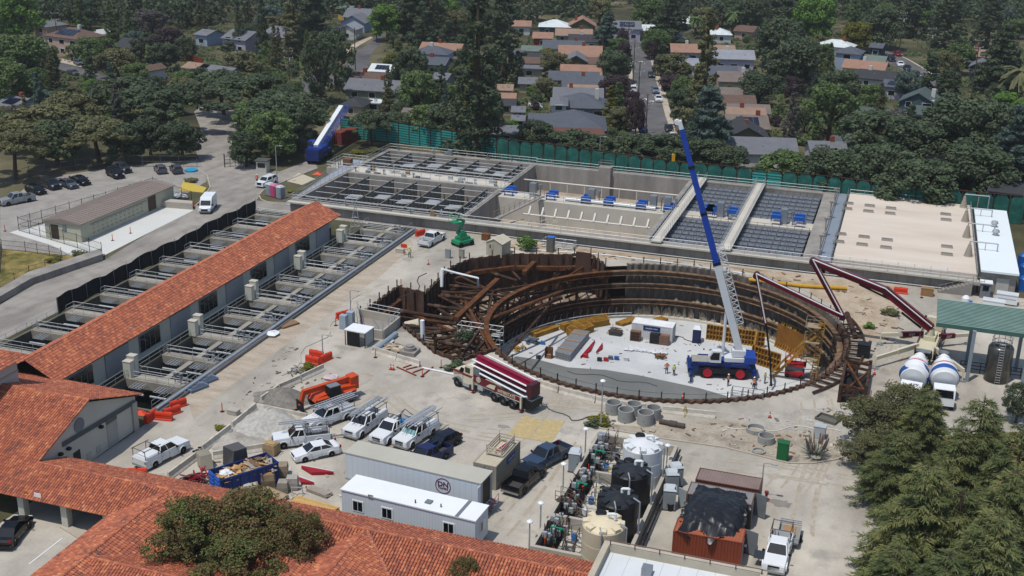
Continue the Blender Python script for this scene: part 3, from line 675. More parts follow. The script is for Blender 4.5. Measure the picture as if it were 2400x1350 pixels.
mb=MB().rail([(-7.1,213.3,2),(13,213.3,2)],1.2,2.4,.04);mb.rail([(13.1,174,2),(13.1,213.3,2)],1.2,2.4,.04);mb.rail([(-7,174.1,2),(9,174.1,2)],1.1,2.4,.03)
mb.build('railing',m_galv,ct,True)
for u,v in((1988,477),(2038,483),(2088,489),(2216,503),(1985,490),(2035,496),(2086,501),(2217,516),(1970,549),(2025,556),(2079,563),(2219,579),(1965,567),(2020,574),(2076,581),(2219,597)):
 p=G(u,v,2.6);h_=MB().bx(p.x-.85,p.y-.42,2.55,p.x+.85,p.y+.42,2.85).build('hatch',mat('#9c968c',.6),ct,True)
 MB().bx(p.x-.8,p.y-.37,2.85,p.x+.8,p.y+.37,2.87).build('grille',mat('#6c6862'),h_,True)
for u,v in((1955,476),(1945,508),(1933,548),(1921,590)):
 p=G(u,v,2.55);MB().lathe([(.35,0),(.3,.25),(.09,.4),(.09,2.3),(.28,2.35),(.3,2.7),(.1,2.75)],(p.x,p.y,2.55),10).build('vent_stack',mat('#857e74',.6),ct,True)
for u,v in((2258,486),(2262,519),(2265,556),(2269,600)):
 p=G(u,v,2.55);o=MB().lathe([(.7,0),(.62,.15),(.3,1.5),(.22,1.9),(.1,2.0),(.1,2.3)],(p.x,p.y,2.55),12).build('vent_cone',mat('#8c8579',.6),ct,True)
 MB().tube([(p.x,p.y,4.75),(p.x,p.y,4.9),(p.x+3.9,p.y,4.9),(p.x+3.9,p.y,2.6)],.1,6).tube([(p.x+2.2,p.y,4.9),(p.x+2.2,p.y,2.6)],.06,5).build('pipe',m_galv,o,True)
mb=MB();
for k in range(9):mb.bx(8.0+k*.5,171.6,0,8.5+k*.5,172.7,.2+k*.21)
mb.rail([(8.0,171.6,0.1),(12.5,171.6,1.95)],1,1,.03);mb.rail([(12.5,171.6,1.95),(14,171.6,1.95)]);mb.bx(12.5,171.6,1.75,14,173.4,1.95)
mb.build('stairs',m_concd,ct,True)
rb=T('white_roofed_building','low grey concrete building with a bright white flat roof beside the beige tank roof','building',(16,190,0))
MB().bx(13.6,173.6,0,18.3,207,3.4).build('wall',m_wallc,rb,True)
MB().bx(13.4,173.0,3.4,18.5,207.3,3.7).build('roof',mat('#d2dadb',.5,.03,.3),rb,True)
MB().bx(15.7,173.5,0,17.4,173.6,2.6).build('door',mat('#a5a59f'),rb,True)
mb=MB()
for u,v in((2330,530),(2333,550)):p=G(u,v,3.8);mb.lathe([(.4,0),(.4,.5),(.6,.55),(.45,.95),(.1,1.05)],(p.x,p.y,3.7),12)
mb.build('roof_fan',m_galv,rb,True)
sh=T('guard_booth','small grey booth with a white roof in front of the white roofed building','booth',(14.3,172.2,0))
MB().bx(-.7,-.6,0,.7,.6,2.2).build('wall',m_steelgrey,sh);MB().bx(-.85,-.75,2.2,.85,.75,2.35).build('roof',m_white,sh);MB().bx(-.4,-.63,1.1,.4,-.6,1.9).build('window',m_glass,sh)
# open canopy with steel tank, right edge
cn=T('open_canopy','open sided shelter with a sloping green metal roof on steel posts','shelter',(13,142,0))
cz=6.6;A_,B_=G(2195,757,cz),G(2228,703,cz+.9)
x0_,x1_=A_.x,A_.x+16;yf,yk=A_.y,B_.y
m_greenroof=ramp_mat('green_metal_roof',[(.3,'#6a827b'),(.5,'#748d86'),(.7,'#7f9791')],.5,fine=.04)
mb=MB().slab((x0_,yf,cz),(x1_,yf,cz),(x1_,yk,cz+.9),(x0_,yk,cz+.9),.12)
k_=18;m_seam_=mat('#4d655e',.6)
for i in range(k_):
 t=i/k_;y_=yf+(yk-yf)*t;z_=cz+.9*t;MB().beam((x0_,y_,z_+.03),(x1_,y_,z_+.03),.07,.08).build('roof_seam',m_seam_,cn,True)
mb.build('roof',m_greenroof,cn,True)
MB().bx(x0_-.02,yf-.06,cz-.45,x1_,yf,cz+.02).build('fascia',mat('#3f5d55',.5),cn,True)
for u,v,y_ in((2265,885,None),(2387,870,None)):
 p=G(u,v);MB().bx(p.x-.2,139.9,0,p.x+.2,140.3,cz-.1).build('post',mat('#7c858c',.5),cn,True)
for x_ in(11.3,17.0):MB().bx(x_-.2,yk-1.6,0,x_+.2,yk-1.2,cz+.6).build('post',mat('#7c858c',.5),cn,True)
st=T('steel_tank','tall dark stainless steel tank under the green canopy','tank',(14.6,141.8,0))
MB().lathe([(1.45,0),(1.45,4.2),(1.3,4.45),(.3,4.6)],n=24).build('body',mat('#5a5a58',.3,.25,.6,.7),st,smooth=True)
r=MB()
for k in range(10):r.cyl((1.1*cos(k*.628),1.1*sin(k*.628),4.5),(1.1*cos(k*.628),1.1*sin(k*.628),5.5),.03,n=4)
for z in(5.0,5.5):r.tube([(1.1*cos(k*.628),1.1*sin(k*.628),z)for k in range(11)],.03,4)
for s in(-.25,.25):r.cyl((s,-1.55,0),(s,-1.55,5.4),.03,n=4)
for k in range(16):r.cyl((-.25,-1.55,.3+k*.32),(.25,-1.55,.3+k*.32),.02,n=4)
r.build('ladder',m_steel,st)
mb=MB().rail([(10.5,143.2,0),(18.5,143.2,0)],1.3,1.1,.05,3);o=mb.build('pipe_railing',m_dark);tag(o,'dark pipework and railing behind the tank under the canopy','pipework')
# green construction fence
gf=T('sound_fence','long tall green fabric fence on rusty frames behind the basins','fence',(-45,218,0))
FB=[G(800,322),G(935,336),G(1245,385),G(1620,440),G(1900,470),G(2140,500),G(2395,527)]
FT=[4.6,4.4,4.6,4.8,4.8,4.9,4.9]
m_gfab=ramp_mat('green_fabric',[(.3,'#19463f'),(.5,'#21584f'),(.7,'#2c6b60')],.6,fine=.2,bump=.6);m_gfab2=mat('#2f8d87',.7,.15,.8)
mb=MB();fr=MB();st_=MB();q=0
for(a,b),h in zip(zip(FB,FB[1:]),FT):
 L=(b-a).length;k=round(L/2.7);d=(b-a)/k;n_=Vector((d.y,-d.x,0)).normalized()
 for i in range(k):
  p=a+d*i;q+=1
  e=d*.03;
  ch=.8
  c1,c2=p+e,p+d-e
  mb.add([c1+Z*.1,c2+Z*.1,c2+Z*(h-ch),c2-d*.22+Z*h,c1+d*.22+Z*h,c1+Z*(h-ch)]+[x+n_*-.04 for x in(c1+Z*.1,c2+Z*.1,c2+Z*(h-ch),c2-d*.22+Z*h,c1+d*.22+Z*h,c1+Z*(h-ch))],[(0,1,2,3,4,5),(11,10,9,8,7,6)],0)
  if q<15 or q in(35,36)or q>54:
   for j in range(8):st_.beam(c1+Z*(.4+j*.52)+n_*.03,c2+Z*(.4+j*.52)+n_*.03,.02,.3)
  fr.cyl(p+n_*.1,p+n_*.1+Z*(h+.15),.09,n=5)
 fr.cyl(a+Z*(h+.1),b+Z*(h+.1),.09,n=5)
mb.build('fabric',m_gfab,gf,True);fr.build('frame',m_rust,gf,True);st_.build('fabric_stripe',m_gfab2,gf,True)
# round excavation
struct('pit_floor',MB().prism([pc(a,23.75)[:2]for a in range(0,360,5)],PITZ-.4,PITZ),ramp_mat('pit_slab',[(.3,'#a1a3a3'),(.5,'#b2b4b3'),(.68,'#bcbdbb')],.15,fine=.05,spec=.15))
wl=[(1140,822),(1210,835),(1262,843),(1330,861),(1420,867),(1500,880),(1560,893),(1640,910),(1702,928)]
wp=[G(u,v,PITZ)for u,v in wl]
wet=[p[:2]for p in wp if(p-PITC).length<26]+[pc(a,22.6)[:2]for a in range(-42,-172,-5)]
struct('wet_concrete',poly_mesh([wet],PITZ+.012),ramp_mat('wet_concrete',[(.3,'#5f615e'),(.5,'#686a67'),(.7,'#737571')],.12,fine=.03,rough=.6))
m_pile=ramp_mat('sheet_pile',[(.3,'#33251d'),(.5,'#4b382d'),(.7,'#644f43')],.9,fine=.18,stretch=(1,1,.2))
m_pileg=ramp_mat('sheet_pile_grey',[(.3,'#4a4540'),(.5,'#625c54'),(.7,'#7a736a')],.7,fine=.15,stretch=(1,1,.25))
m_wal=ramp_mat('waler_steel',[(.3,'#4a3628'),(.5,'#66503d'),(.7,'#857058')],1.4,fine=.15);m_or=ramp_mat('orange_waler',[(.3,'#3a2416'),(.5,'#54341d'),(.7,'#704826')],1.1,fine=.15)
pw=T('pit_wall','round sheet piled wall of the deep excavation with three rings of steel walers','pit wall',tuple(PITC))
def ringwall(a0,a1,z0,z1,step=1.25):
 mb=MB();k=max(1,round((a1-a0)/step));pts=[]
 for i in range(k+1):
  a=a0+(a1-a0)*i/k;pts.append((a,23.9 if i%2 else 23.55))
 V=[]
 for(a,r)in pts:V+=[pc(a,r,z0),pc(a,r,z1),pc(a,r+.5,z1),pc(a,r+.5,z0)]
 F=[]
 for i in range(k):
  o=4*i;F+=[(o,o+1,o+5,o+4),(o+1,o+2,o+6,o+5),(o+2,o+3,o+7,o+6)]
 return mb.add(V,F)
ringwall(-136,20,PITZ,.35).build('sheet_piling',m_pile,pw,True);ringwall(20,114,PITZ,.3).build('sheet_piling',m_pileg,pw,True);ringwall(114,224,PITZ,-5.0).build('sheet_piling',m_pile,pw,True)
def ringbeam(a0,a1,z,h,r0,r1,mi=0,mb=None,step=4):
 mb=mb or MB();k=round((a1-a0)/step)
 for i in range(k):
  a,b=a0+(a1-a0)*i/k,a0+(a1-a0)*(i+1)/k
  for zz,hh,ra,rb in((z,.08,r0,r1),(z-h,.08,r0,r1),(z-h+.08,h-.16,(r0+r1)/2-.05,(r0+r1)/2+.05)):
   mb.add([pc(a,ra,zz),pc(b,ra,zz),pc(b,rb,zz),pc(a,rb,zz),pc(a,ra,zz+hh),pc(b,ra,zz+hh),pc(b,rb,zz+hh),pc(a,rb,zz+hh)],[(3,2,1,0),(4,5,6,7),(0,1,5,4),(2,3,7,6)],mi)
 return mb
for z,m1 in((-.55,m_wal),(-2.55,m_wal),(-5.1,m_wal)):
 ringbeam(-136,120,z,.65,22.75,23.45).build('waler',m_wal,pw,True)
 ringbeam(120,224,z,.65,22.75,23.45).build('waler',m_or if z>-1 else m_rust,pw,True)
mb=MB()
for i in range(48):
 a=-136+i*5.4
 for z in(-1.25,-3.3,-5.8):mb.beam(pc(a,23.5,z),pc(a,22.8,z+.05),.12,.12)
mb.build('bracket',m_rust,pw,True)
mb=MB()
for i in range(26):
 a=122+i*4
 if i%3==0:mb.beam(pc(a,23.1,-8),pc(a,23.1,-.6),.35,.35)
mb.build('bay_post',m_rust,pw,True)
rr=random.Random(3);mb=MB()
for i in range(130):
 a=rr.uniform(-25,112);h=rr.uniform(.7,2.0)*(1 if a>30 else .8);r=23.45
 wv=rr.uniform(.35,.7);p=pc(a,r,PITZ);e=Vector((-sin(R(a)),cos(R(a)),0));n_=Vector((cos(R(a)),sin(R(a)),0))
 mb.add([p-e*wv,p+e*wv,p+e*wv*.7+Z*h*.6,p+Z*h,p-e*wv*.7+Z*h*.6,p-n_*.35,p-n_*.28+Z*h*.55],[(0,5,6,4),(5,1,2,6),(4,6,3),(6,2,3)])
for i in range(60):
 a=rr.uniform(20,100);z=rr.choice((-5.05,-5.05,-2.5));h=rr.uniform(.25,.7);wv=rr.uniform(.3,.6);p=pc(a,23.4,z);e=Vector((-sin(R(a)),cos(R(a)),0));n_=Vector((cos(R(a)),sin(R(a)),0))
 mb.add([p-e*wv,p+e*wv,p+Z*h,p-n_*.3],[(0,3,2),(3,1,2)])
mb.build('grout_residue',ramp_mat('grout',[(.3,'#7d6a51'),(.5,'#958670'),(.7,'#a9a08f')],1.5,fine=.15),pw,True)
mb=MB()
for a in range(0,360,4):
 P=[pc(x,r,PITZ+h)for h in(0,.32)for x in(a,a+4)for r in(22.75,23.4)]
 mb.add(P,[(4,5,7,6),(0,4,6,2)])
tag(mb.build('kerb_ring',mat('#b9b4a6',.9,.1)),'pale raised concrete ring round the edge of the pit floor','kerb')
rb_=MB()
for i in range(62):
 a=28+i*2.9;b0_=pc(a,22.95,PITZ+.3);pts=[b0_,b0_+Z*.8+(b0_-PITC).normalized()*.0]
 inn=(PITC-pc(a,1)).normalized()*-1
 n_=Vector((cos(R(a)),sin(R(a)),0));rb_.tube([b0_,b0_+Z*.7,b0_+Z*1.2-n_*.12,b0_+Z*1.55-n_*.4],.03,4);rb_.tube([b0_,b0_+Z*.6+n_*.1-Vector((-sin(R(a)),cos(R(a)),0))*.3],.025,4)
tag(rb_.build('starter_bars',mat('#8f9296',.5)),'row of bent grey starter bars standing round the pit floor edge','rebar')
MB_=MB().tube([pc(a,22.6,PITZ+.85)for a in range(112,206,3)],.06,5);tag(MB_.build('hose',mat('#b0b3b3',.5)),'grey hose looped along the left rim of the pit floor','hose')
ps=MB().beam((0,0,-.2),(0,0,1.35),.13,.13).mesh('rim_post',m_rust)
def rimpost(p,n_):
 o=bpy.data.objects.new('rim_post',ps);COL.objects.link(o);o.location=p
 return tag(o,'thin rusty steel post standing on the rim of the round pit','post','rusty posts round the pit rim')
for a in list(range(-132,114,6)):rimpost(pc(a,24.15),0)
rc=MB()
for z in(.55,1.15):rc.tube([pc(a,24.15,z)for a in range(-132,112,6)],.018,4)
tag(rc.build('rim_cable',m_dark),'thin cables strung between the rim posts of the round pit','cable')
by=T('shored_bay','brown sheet piled side bay of the pit crossed by rusty pipe struts','pit wall',(-55,146,0))
mb=MB();bm_=MB()
bp_=[Vector((x,y,0))for x,y in BAY]
for i,(a,b)in enumerate(zip(bp_,bp_[1:])):
 L=(b-a).length;k=max(1,round(L/.75));d=(b-a)/k;n_=Vector((d.y,-d.x,0)).normalized()
 zb=-5.6
 for j in range(k):
  o1=n_*(.12 if j%2 else-.12);p,q=a+d*j,a+d*(j+1)
  mb.add([p+o1+Z*zb,q+o1+Z*zb,q+o1+Z*.45,p+o1+Z*.45,p+o1-n_*.2+Z*.45,q+o1-n_*.2+Z*.45,p+o1-n_*.2+Z*zb,q+o1-n_*.2+Z*zb],[(0,1,2,3),(3,2,5,4),(4,5,7,6)])
 if i not in(5,9,10,11):
  c_=(Vector((-52,147,0))-(a+b)/2).normalized();s_=n_ if n_.dot(c_)>0 else-n_
  bm_.beam(a+s_*.55-Z*1.7,b+s_*.55-Z*1.7,.7,.6)
 k2=max(1,round(L/3))
 for j in range(k2):rimpost(tuple(a+(b-a)*j/k2),0)
mb.build('sheet_piling',m_pile,by,True);bm_.build('waler',m_or,by,True)
struct('bay_floor',poly_mesh([[p[:2]for p in[pc(a,23.4)for a in range(228,116,-4)]]+[(x,y)for x,y in BAY]],-5.6),m_mud)
def zl(p,q,z1=-1.7,z2=None):return G(p[0],p[1],z1),G(q[0],q[1],z1 if z2 is None else z2)
STR=[((903,724),(1062,748),.38),((1054,669),(1129,679),.3),((1033,689),(1129,681),.26),((1033,692),(1112,702),.3),((1025,692),(1087,722),.26),((1002,714),(1112,731),.3),((1027,724),(1067,746),.24),((1081,649),(1141,677),.26),((948,762),(1037,773),.32),((998,783),(1112,766),.3),((1019,795),(1117,779),.3),((1027,803),(1124,790),.28),((1027,801),(1152,824),.28),((1153,640),(1212,658),.3),((1202,637),(1220,656),.26),((1344,612),(1337,632),.24),((1348,612),(1362,630),.24),((1320,621),(1336,634),.22),((1380,614),(1370,628),.26),((935,742),(1068,760),.2),((1060,660),(1190,690),.2)]
for p,q,r in STR:
 a,b=zl(p,q,-1.5);MB().cyl(a,b,r*.75,n=8).build('strut',m_rust,by,True)
 if r>.27:
  c_=a.lerp(b,.15);MB().cyl(c_,a.lerp(b,.28),r*1.0,n=8).build('strut_sleeve',mat('#4d3d33',.8,.2),by,True)
 a2,b2=a-Z*2.3,b-Z*2.3;MB().cyl(a2,b2,r*.6,n=6).build('strut',m_rust,by,True)
a,b=zl((1069,748),(1166,657),-1.1);bm2=MB().beam(a,b,.75,.7);bm2.build('cross_waler',m_or,by,True)
for x in(.05,.5,.95):p=a.lerp(b,x);MB().beam(p-Z*4.5,p,.4,.4).build('post',m_rust,by,True)
for u,v in((1097,735),(1120,760),(1020,780),(1150,800),(1160,660),(1240,640),(1300,640)):p=G(u,v,-1.5);MB().beam(p-Z*4.2,p,.35,.35).build('post',m_rust,by,True)
a,b=zl((1228,640),(1262,606),-1.0);MB().beam(a,b,.7,.6).build('cross_waler',m_or,by,True)
p0,p1=G(1350,604,.2),G(1383,600,.2)
for zz in(0,):MB().bx(p0.x,p0.y-.1,-3,p1.x+.6,p0.y+.15,1.2).build('steel_panel',mat('#4a3429',.8,.2),by,True)
rr=random.Random(14)
for i in range(34):
 a_=rr.uniform(130,222);p=pc(a_,23.4,rr.choice((-1.2,-2.6,-4.0)));q_=Vector((rr.uniform(-63,-52),0,0));t_=rr.randrange(len(bp_)-1);q_=bp_[t_].lerp(bp_[t_+1],rr.random());q_.z=p.z+rr.uniform(-.5,.3)
 if(q_-p).length>19:q_=p.lerp(q_,.6)
 (MB().cyl(p,q_,rr.uniform(.14,.24),n=7)if i%3 else MB().beam(p,q_,.3,.34)).build('strut',m_rust if i%4 else m_or,by,True)
for i in range(26):a_=120+i*4;MB().beam(pc(a_,23.1,-.6),pc(a_+3,23.1,-2.8),.14,.14).beam(pc(a_+3,23.1,-2.8),pc(a_,23.1,-5.1),.14,.14).build('ring_brace',m_rust,by,True)
rr=random.Random(5);lit=MB()
for i in range(150):
 u,v=rr.uniform(1000,1130),rr.uniform(705,800);p=G(u,v,-5.55)
 lit.box(p,(rr.uniform(.2,1.3),rr.uniform(.15,.6),.08),rr.uniform(0,3))
tag(lit.build('debris',mat('#b5a995',.9,.3,1.5)),'pale boards and scraps littering the floor of the side bay','debris',kind='stuff')
wpz=MB().tube([G(1033,630,1.6),G(1070,640,1.0),G(1120,652,.6),G(1121,675,-1.4)],.16,7)
wpz.cyl(G(1035,672,-.6),G(1036,632,1.8),.25,n=8)
tag(wpz.build('pipe',m_white),'white pipe reaching from the bay edge over the rusty struts','pipe')
MBq=MB().cyl(G(991,795,0),G(990,795,0)+Z*2.6,.28,n=10);tag(MBq.build('standpipe',m_white),'short white standpipe beside the struts at the near end of the bay','pipe')
def scaffold(label,c,nx,ny,nz,s=1.9,h=1.9,rz=0,m=m_galv):
 t=T('scaffold',label,'scaffold',tuple(c),rz);mb=MB()
 for i in range(nx+1):
  for j in range(ny+1):mb.cyl((i*s,j*s,0),(i*s,j*s,nz*h+.9),.045,n=5)
 for k in range(nz):
  z=(k+1)*h
  for i in range(nx+1):mb.cyl((i*s,0,z),(i*s,ny*s,z),.04,n=4);mb.cyl((i*s,0,z+.9),(i*s,ny*s,z+.9),.04,n=4)
  for j in range(ny+1):
   mb.cyl((0,j*s,z),(nx*s,j*s,z),.04,n=4);mb.cyl((0,j*s,z+.9),(nx*s,j*s,z+.9),.04,n=4)
   for i in range(nx):mb.cyl((i*s,j*s,z-h),((i+1)*s,j*s,z),.035,n=4)
 mb.build('frame',m,t);pl_=MB()
 for k in range(nz):pl_.bx(.1,.1,(k+1)*h+.02,nx*s-.1,ny*s*.6,(k+1)*h+.07)
 pl_.build('platform',mat('#8d8d88',.8),t)
 st2=MB()
 for k in range(nz):
  for q_ in range(8):st2.bx(.2+q_*.2*nx,ny*s*.65,k*h+q_*h/8,.4+q_*.2*nx,ny*s*.95,k*h+q_*h/8+.05)
 st2.build('stair',m,t);return t
p=G(1268,655,-5.5);scaffold('pale stair scaffold rising from the bay at the back of the pit',p,3,2,3,1.7)
p=G(1062,850,-5.5)+Vector((0,1.5,0));scaffold('grey scaffold in the near end of the bay beside the pump truck',p,4,1,2,1.5,2.0)
p=G(1706,945,0);scaffold('grey scaffold tower against the near rim of the pit by the crane',Vector((p.x,p.y+2.2,PITZ)),3,1,4,1.2,1.95,0,m_steelgrey)
a,b=G(1268,752,PITZ),PV(1253,708,PITC+Vector((-23.4,14,0)),PITC+Vector((-2,23.6,0)))
a=G(1268,752,PITZ);b=a+Vector((-1.0,1.2,3.9));s_=Vector((.28,.1,0));mb=MB()
for k in(-1,1):mb.beam(a+s_*k,b+s_*k,.07,.09)
for k in range(12):q_=a.lerp(b,(k+.5)/12);mb.cyl(q_-s_,q_+s_,.03,n=5)
tag(mb.build('ladder',mat('#a32419',.5)),'red ladder leaning on the left pit wall','ladder')
sf=T('shaft_frame','rusty square shaft frame standing at the right rim of the pit','steel frame',(-1.5,133,0))
q=[G(1966,942),G(2026,945),G(2036,885),G(1980,872)]
mb=MB()
for i in range(4):
 for z in(-.1,.9,1.6):mb.beam(q[i]+Z*z,q[(i+1)%4]+Z*z,.3,.25)
 mb.beam(q[i]-Z*.1,q[i]+Z*2.2,.4,.4);c_=q[i].lerp(q[(i+1)%4],.5);mb.beam(c_,c_+Z*1.6,.25,.25)
mb.build('frame',m_rust,sf,True)
mb=MB();mb.beam(q[0]+Z*2.2,q[1]+Z*1.6,.2,.2);mb.beam(q[2]+Z*2.1,q[3]+Z*.9,.2,.2);mb.beam(q[0]+Z*.9,q[2]+Z*.9,.22,.22);mb.beam(q[1]+Z*1.2,q[3]+Z*1.4,.22,.22);mb.build('brace',m_or,sf,True)
MB().prism([c_[:2]for c_ in q],.015,.03).build('floor',m_dark,sf,True)  # black sheet at ground level, painted in for the shade inside the shaft
mb=MB()
for i in range(16):
 a_=-32+i*3.4;mb.beam(pc(a_,24.3,.35),pc(a_+1.0,26.0,.25),.28,.18)
mb.tube([pc(a_,26.1,.3)for a_ in range(-36,26,4)],.16,6)
tag(mb.build('edge_beams',m_rust),'row of rusty short beams along the right rim of the pit','steel beams')
m_yel=ramp_mat('yellow_formwork',[(.3,'#7d5820'),(.5,'#966f2c'),(.7,'#ab8439')],1.2,fine=.15,rough=.6)
def form_stack(label,px,h,n):
 "stack of framed formwork panels lying on the slab; px = four corners on top"
 P=[G(u,v,PITZ+h)for u,v in px];c=sum(P,Vector())/4;c.z=PITZ
 t=T('formwork_stack',label,'formwork',tuple(c),0,'yellow formwork stacks on the pit floor')
 for k in range(n):
  z=PITZ+h*k/n+.03;hh=h/n-.06;mb=MB()
  for i in range(4):mb.beam(Vector((P[i].x,P[i].y,z+hh/2)),Vector((P[(i+1)%4].x,P[(i+1)%4].y,z+hh/2)),.12,hh)
  if k==n-1:
   for f in range(1,9):
    a,b=P[0].lerp(P[1],f/9),P[3].lerp(P[2],f/9);mb.beam(Vector((a.x,a.y,z+hh*.6)),Vector((b.x,b.y,z+hh*.6)),.1,hh*.6)
   for f in(.33,.66):
    a,b=P[0].lerp(P[3],f),P[1].lerp(P[2],f);mb.beam(Vector((a.x,a.y,z+hh*.7)),Vector((b.x,b.y,z+hh*.7)),.12,hh*.6)
  mb.build('panel',m_yel,t,True)
 MB().prism([tuple(p.lerp(c,.06))[:2]for p in P],PITZ+.05,PITZ+h-.16).build('core',mat('#5f4012',.8,.3),t,True)
form_stack('long yellow formwork stack by the far rim of the pit floor',[(1313,757),(1330,765),(1428,748),(1420,735)],1.0,5)
form_stack('square yellow formwork stack in front of the long one on the pit floor',[(1328,767),(1345,780),(1392,762),(1375,752)],1.1,5)
form_stack('low narrow yellow formwork stack nearest the red ladder',[(1243,776),(1256,782),(1310,764),(1300,759)],.7,3)
form_stack('small yellow formwork stack just left of the white site container',[(1443,754),(1460,758),(1497,747),(1482,741)],.5,3)
form_stack('small yellow formwork stack behind the white site container',[(1527,748),(1545,753),(1566,746),(1550,740)],.8,4)
P=[G(1300,824,PITZ+1),G(1336,833,PITZ+1),G(1382,777,PITZ+1),G(1346,772,PITZ+1)]
pb=T('post_bundle','big bundle of silver shoring posts stacked on the pit floor','shoring posts',tuple(G(1340,830,PITZ)))
m_alu=mat('#a3a6a8',.4,.1,1,.4)
for r_ in range(4):
 mb=MB()
 for k in range(10):
  f=(k+.5)/10;a,b=P[0].lerp(P[1],f),P[3].lerp(P[2],f);z=PITZ+.18+r_*.27;mb.cyl((a.x,a.y,z),(b.x,b.y,z),.1,n=8)
 mb.build('post_layer',m_alu,pb,True)
for f in(.15,.5,.8):
 a,b=P[0].lerp(P[3],f),P[1].lerp(P[2],f);MB().beam((a.x,a.y,PITZ+1.15),(b.x,b.y,PITZ+1.15),.12,.12).build('strap_timber',mat('#a9805a'),pb,True)
m_red=mat('#8d1420',.5,.12)
def strongback(label,p,q,wd,z,h=.35,grp='red strongbacks'):
 d=(q-p);n_=Vector((d.y,-d.x,0)).normalized()*wd;m_=p.lerp(q,.45)
 mb=MB().prism([tuple(x)[:2]for x in(p,p+n_*.15,m_+n_,q+n_*.15,q)],z,z+h);t=mb.build('strongback',m_red);tag(t,label,'steel frame',grp)
 e=MB().beam(p+Z*(h+.02),q+Z*(h+.02),.06,.06);e.v=[(x,y,zz-p.z+z)for x,y,zz in e.v];e.build('edge_tube',m_white,t)
strongback('long red strongback lying beside the silver post bundle',G(1360,840,PITZ),G(1393,802,PITZ),.6,PITZ)
strongback('short red strongback on the pit floor right of the long one',G(1397,828,PITZ),G(1411,808,PITZ),.5,PITZ)
def container(label,p,rz,L=6.06,W=2.44,H=2.59,col='#7d3a22',roofcol=None,doors=True,open_door=0,name='shipping_container',group=None):
 "origin at the middle of the base; doors at the -x end"
 t=T(name,label,'container',tuple(p),rz,group);m=mat(col,.6,.16,.5);mr=mat(roofcol or col,.7,.16,.5)
 mb=MB();n=int(L/.28)
 for s in(-1,1):
  for k in range(n):
   x=-L/2+.15+k*(L-.3)/n;w_=(L-.3)/n
   d0,d1=W/2-.01,W/2-.05
   mb.add([(x,s*d0,.16),(x+w_*.5,s*d0,.16),(x+w_*.5,s*d0,H-.1),(x,s*d0,H-.1)],[(0,1,2,3)if s<0 else(3,2,1,0)])
   mb.add([(x+w_*.5,s*d0,.16),(x+w_*.6,s*d1,.16),(x+w_*.9,s*d1,.16),(x+w_,s*d0,.16),(x+w_*.5,s*d0,H-.1),(x+w_*.6,s*d1,H-.1),(x+w_*.9,s*d1,H-.1),(x+w_,s*d0,H-.1)],[(0,1,5,4),(1,2,6,5),(2,3,7,6)]if s<0 else[(4,5,1,0),(5,6,2,1),(6,7,3,2)])
 mb.bx(L/2-.06,-W/2+.05,.16,L/2-.03,W/2-.05,H-.1);mb.bx(-L/2+.08,-W/2+.06,.1,L/2-.06,W/2-.06,.2)
 mb.build('side_panel',m,t)
 mb=MB()
 for sx in(-1,1):
  for sy in(-1,1):mb.bx(sx*L/2,sy*W/2,0,sx*(L/2-.15),sy*(W/2-.12),H)
 for sy in(-1,1):mb.bx(-L/2+.15,sy*W/2,0,L/2-.15,sy*(W/2-.1),.16);mb.bx(-L/2+.15,sy*W/2,H-.1,L/2-.15,sy*(W/2-.1),H)
 for sx in(-1,1):mb.bx(sx*L/2,-W/2+.12,H-.12,sx*(L/2-.1),W/2-.12,H);mb.bx(sx*L/2,-W/2+.12,0,sx*(L/2-.1),W/2-.12,.14)
 mb.build('frame',m,t)
 mb=MB()
 for k in range(n):x=-L/2+.1+k*(L-.2)/n;mb.bx(x,-W/2+.1,H-.07,x+(L-.2)/n*.55,W/2-.1,H-.02)
 mb.bx(-L/2+.1,-W/2+.1,H-.12,L/2-.1,W/2-.1,H-.05);mb.build('roof',mr,t)
 for s in(-1,1):
  d=MB()
  if open_door:
   d.box((-L/2-.6*1.0*cos(R(20))if s<0 else-L/2-.02,s*(W/2+.02)if s<0 else s*W/4,H/2),(1.15,.07,H-.3)if s<0 else(.06,W/2-.1,H-.3),R(-20)if s<0 else 0)
  else:d.bx(-L/2+.0,s*.03,.15,-L/2+.05,s*(W/2-.12),H-.13)
  o=d.build('door',mat('#6d7276',.6)if open_door else m,t);b=MB()
  for k in(.3,.8):
   if not open_door:b.cyl((-L/2-.03,s*k*W/2*.9,.12),(-L/2-.03,s*k*W/2*.9,H-.12),.025,n=5)
  if b.v:b.build('lock_bar',m_galv,o)
 return t
p=(G(1472,797,PITZ)+G(1572,803,PITZ))/2;sc_=container('white site container standing on the pit floor',(p.x+.2,p.y+1.6,PITZ),R(180),6.06,2.44,2.4,'#c5c7c6','#d6d8d8')
MB().bx(-1.2,1.215,1.5,1.3,1.25,2.2).build('banner',mat('#1b2f63',.5),sc_);text_mesh('mobile mini',.38,'lettering',m_white,sc_,(.05,1.27,1.85),(R(90),0,R(180)),sx=1.0)
cp_=(p.x+.2,p.y+1.6)
for i,(dx,lab)in enumerate(((-2.2,'brown site tool cabinet with open shelves at the left of the white container'),(.7,'black drawer cabinet in front of the white site container'),(2.0,'brown steel job box at the right front of the white container'))):
 t=T('tool_cabinet',lab,'cabinet',(cp_[0]+dx,cp_[1]-2.0,PITZ));cm=(mat('#6f5140',.7),mat('#1f2124',.6),mat('#77594a',.7))[i]
 MB().bx(-.75,-.35,0,.75,.4,1.5).build('body',cm,t);f=MB()
 for k in range(3):f.bx(-.65,-.38,.12+k*.45,.65,-.35,.5+k*.45)
 f.build('shelf' if i==0 else 'drawer',mat('#3a2a20',.8)if i==0 else cm,t)
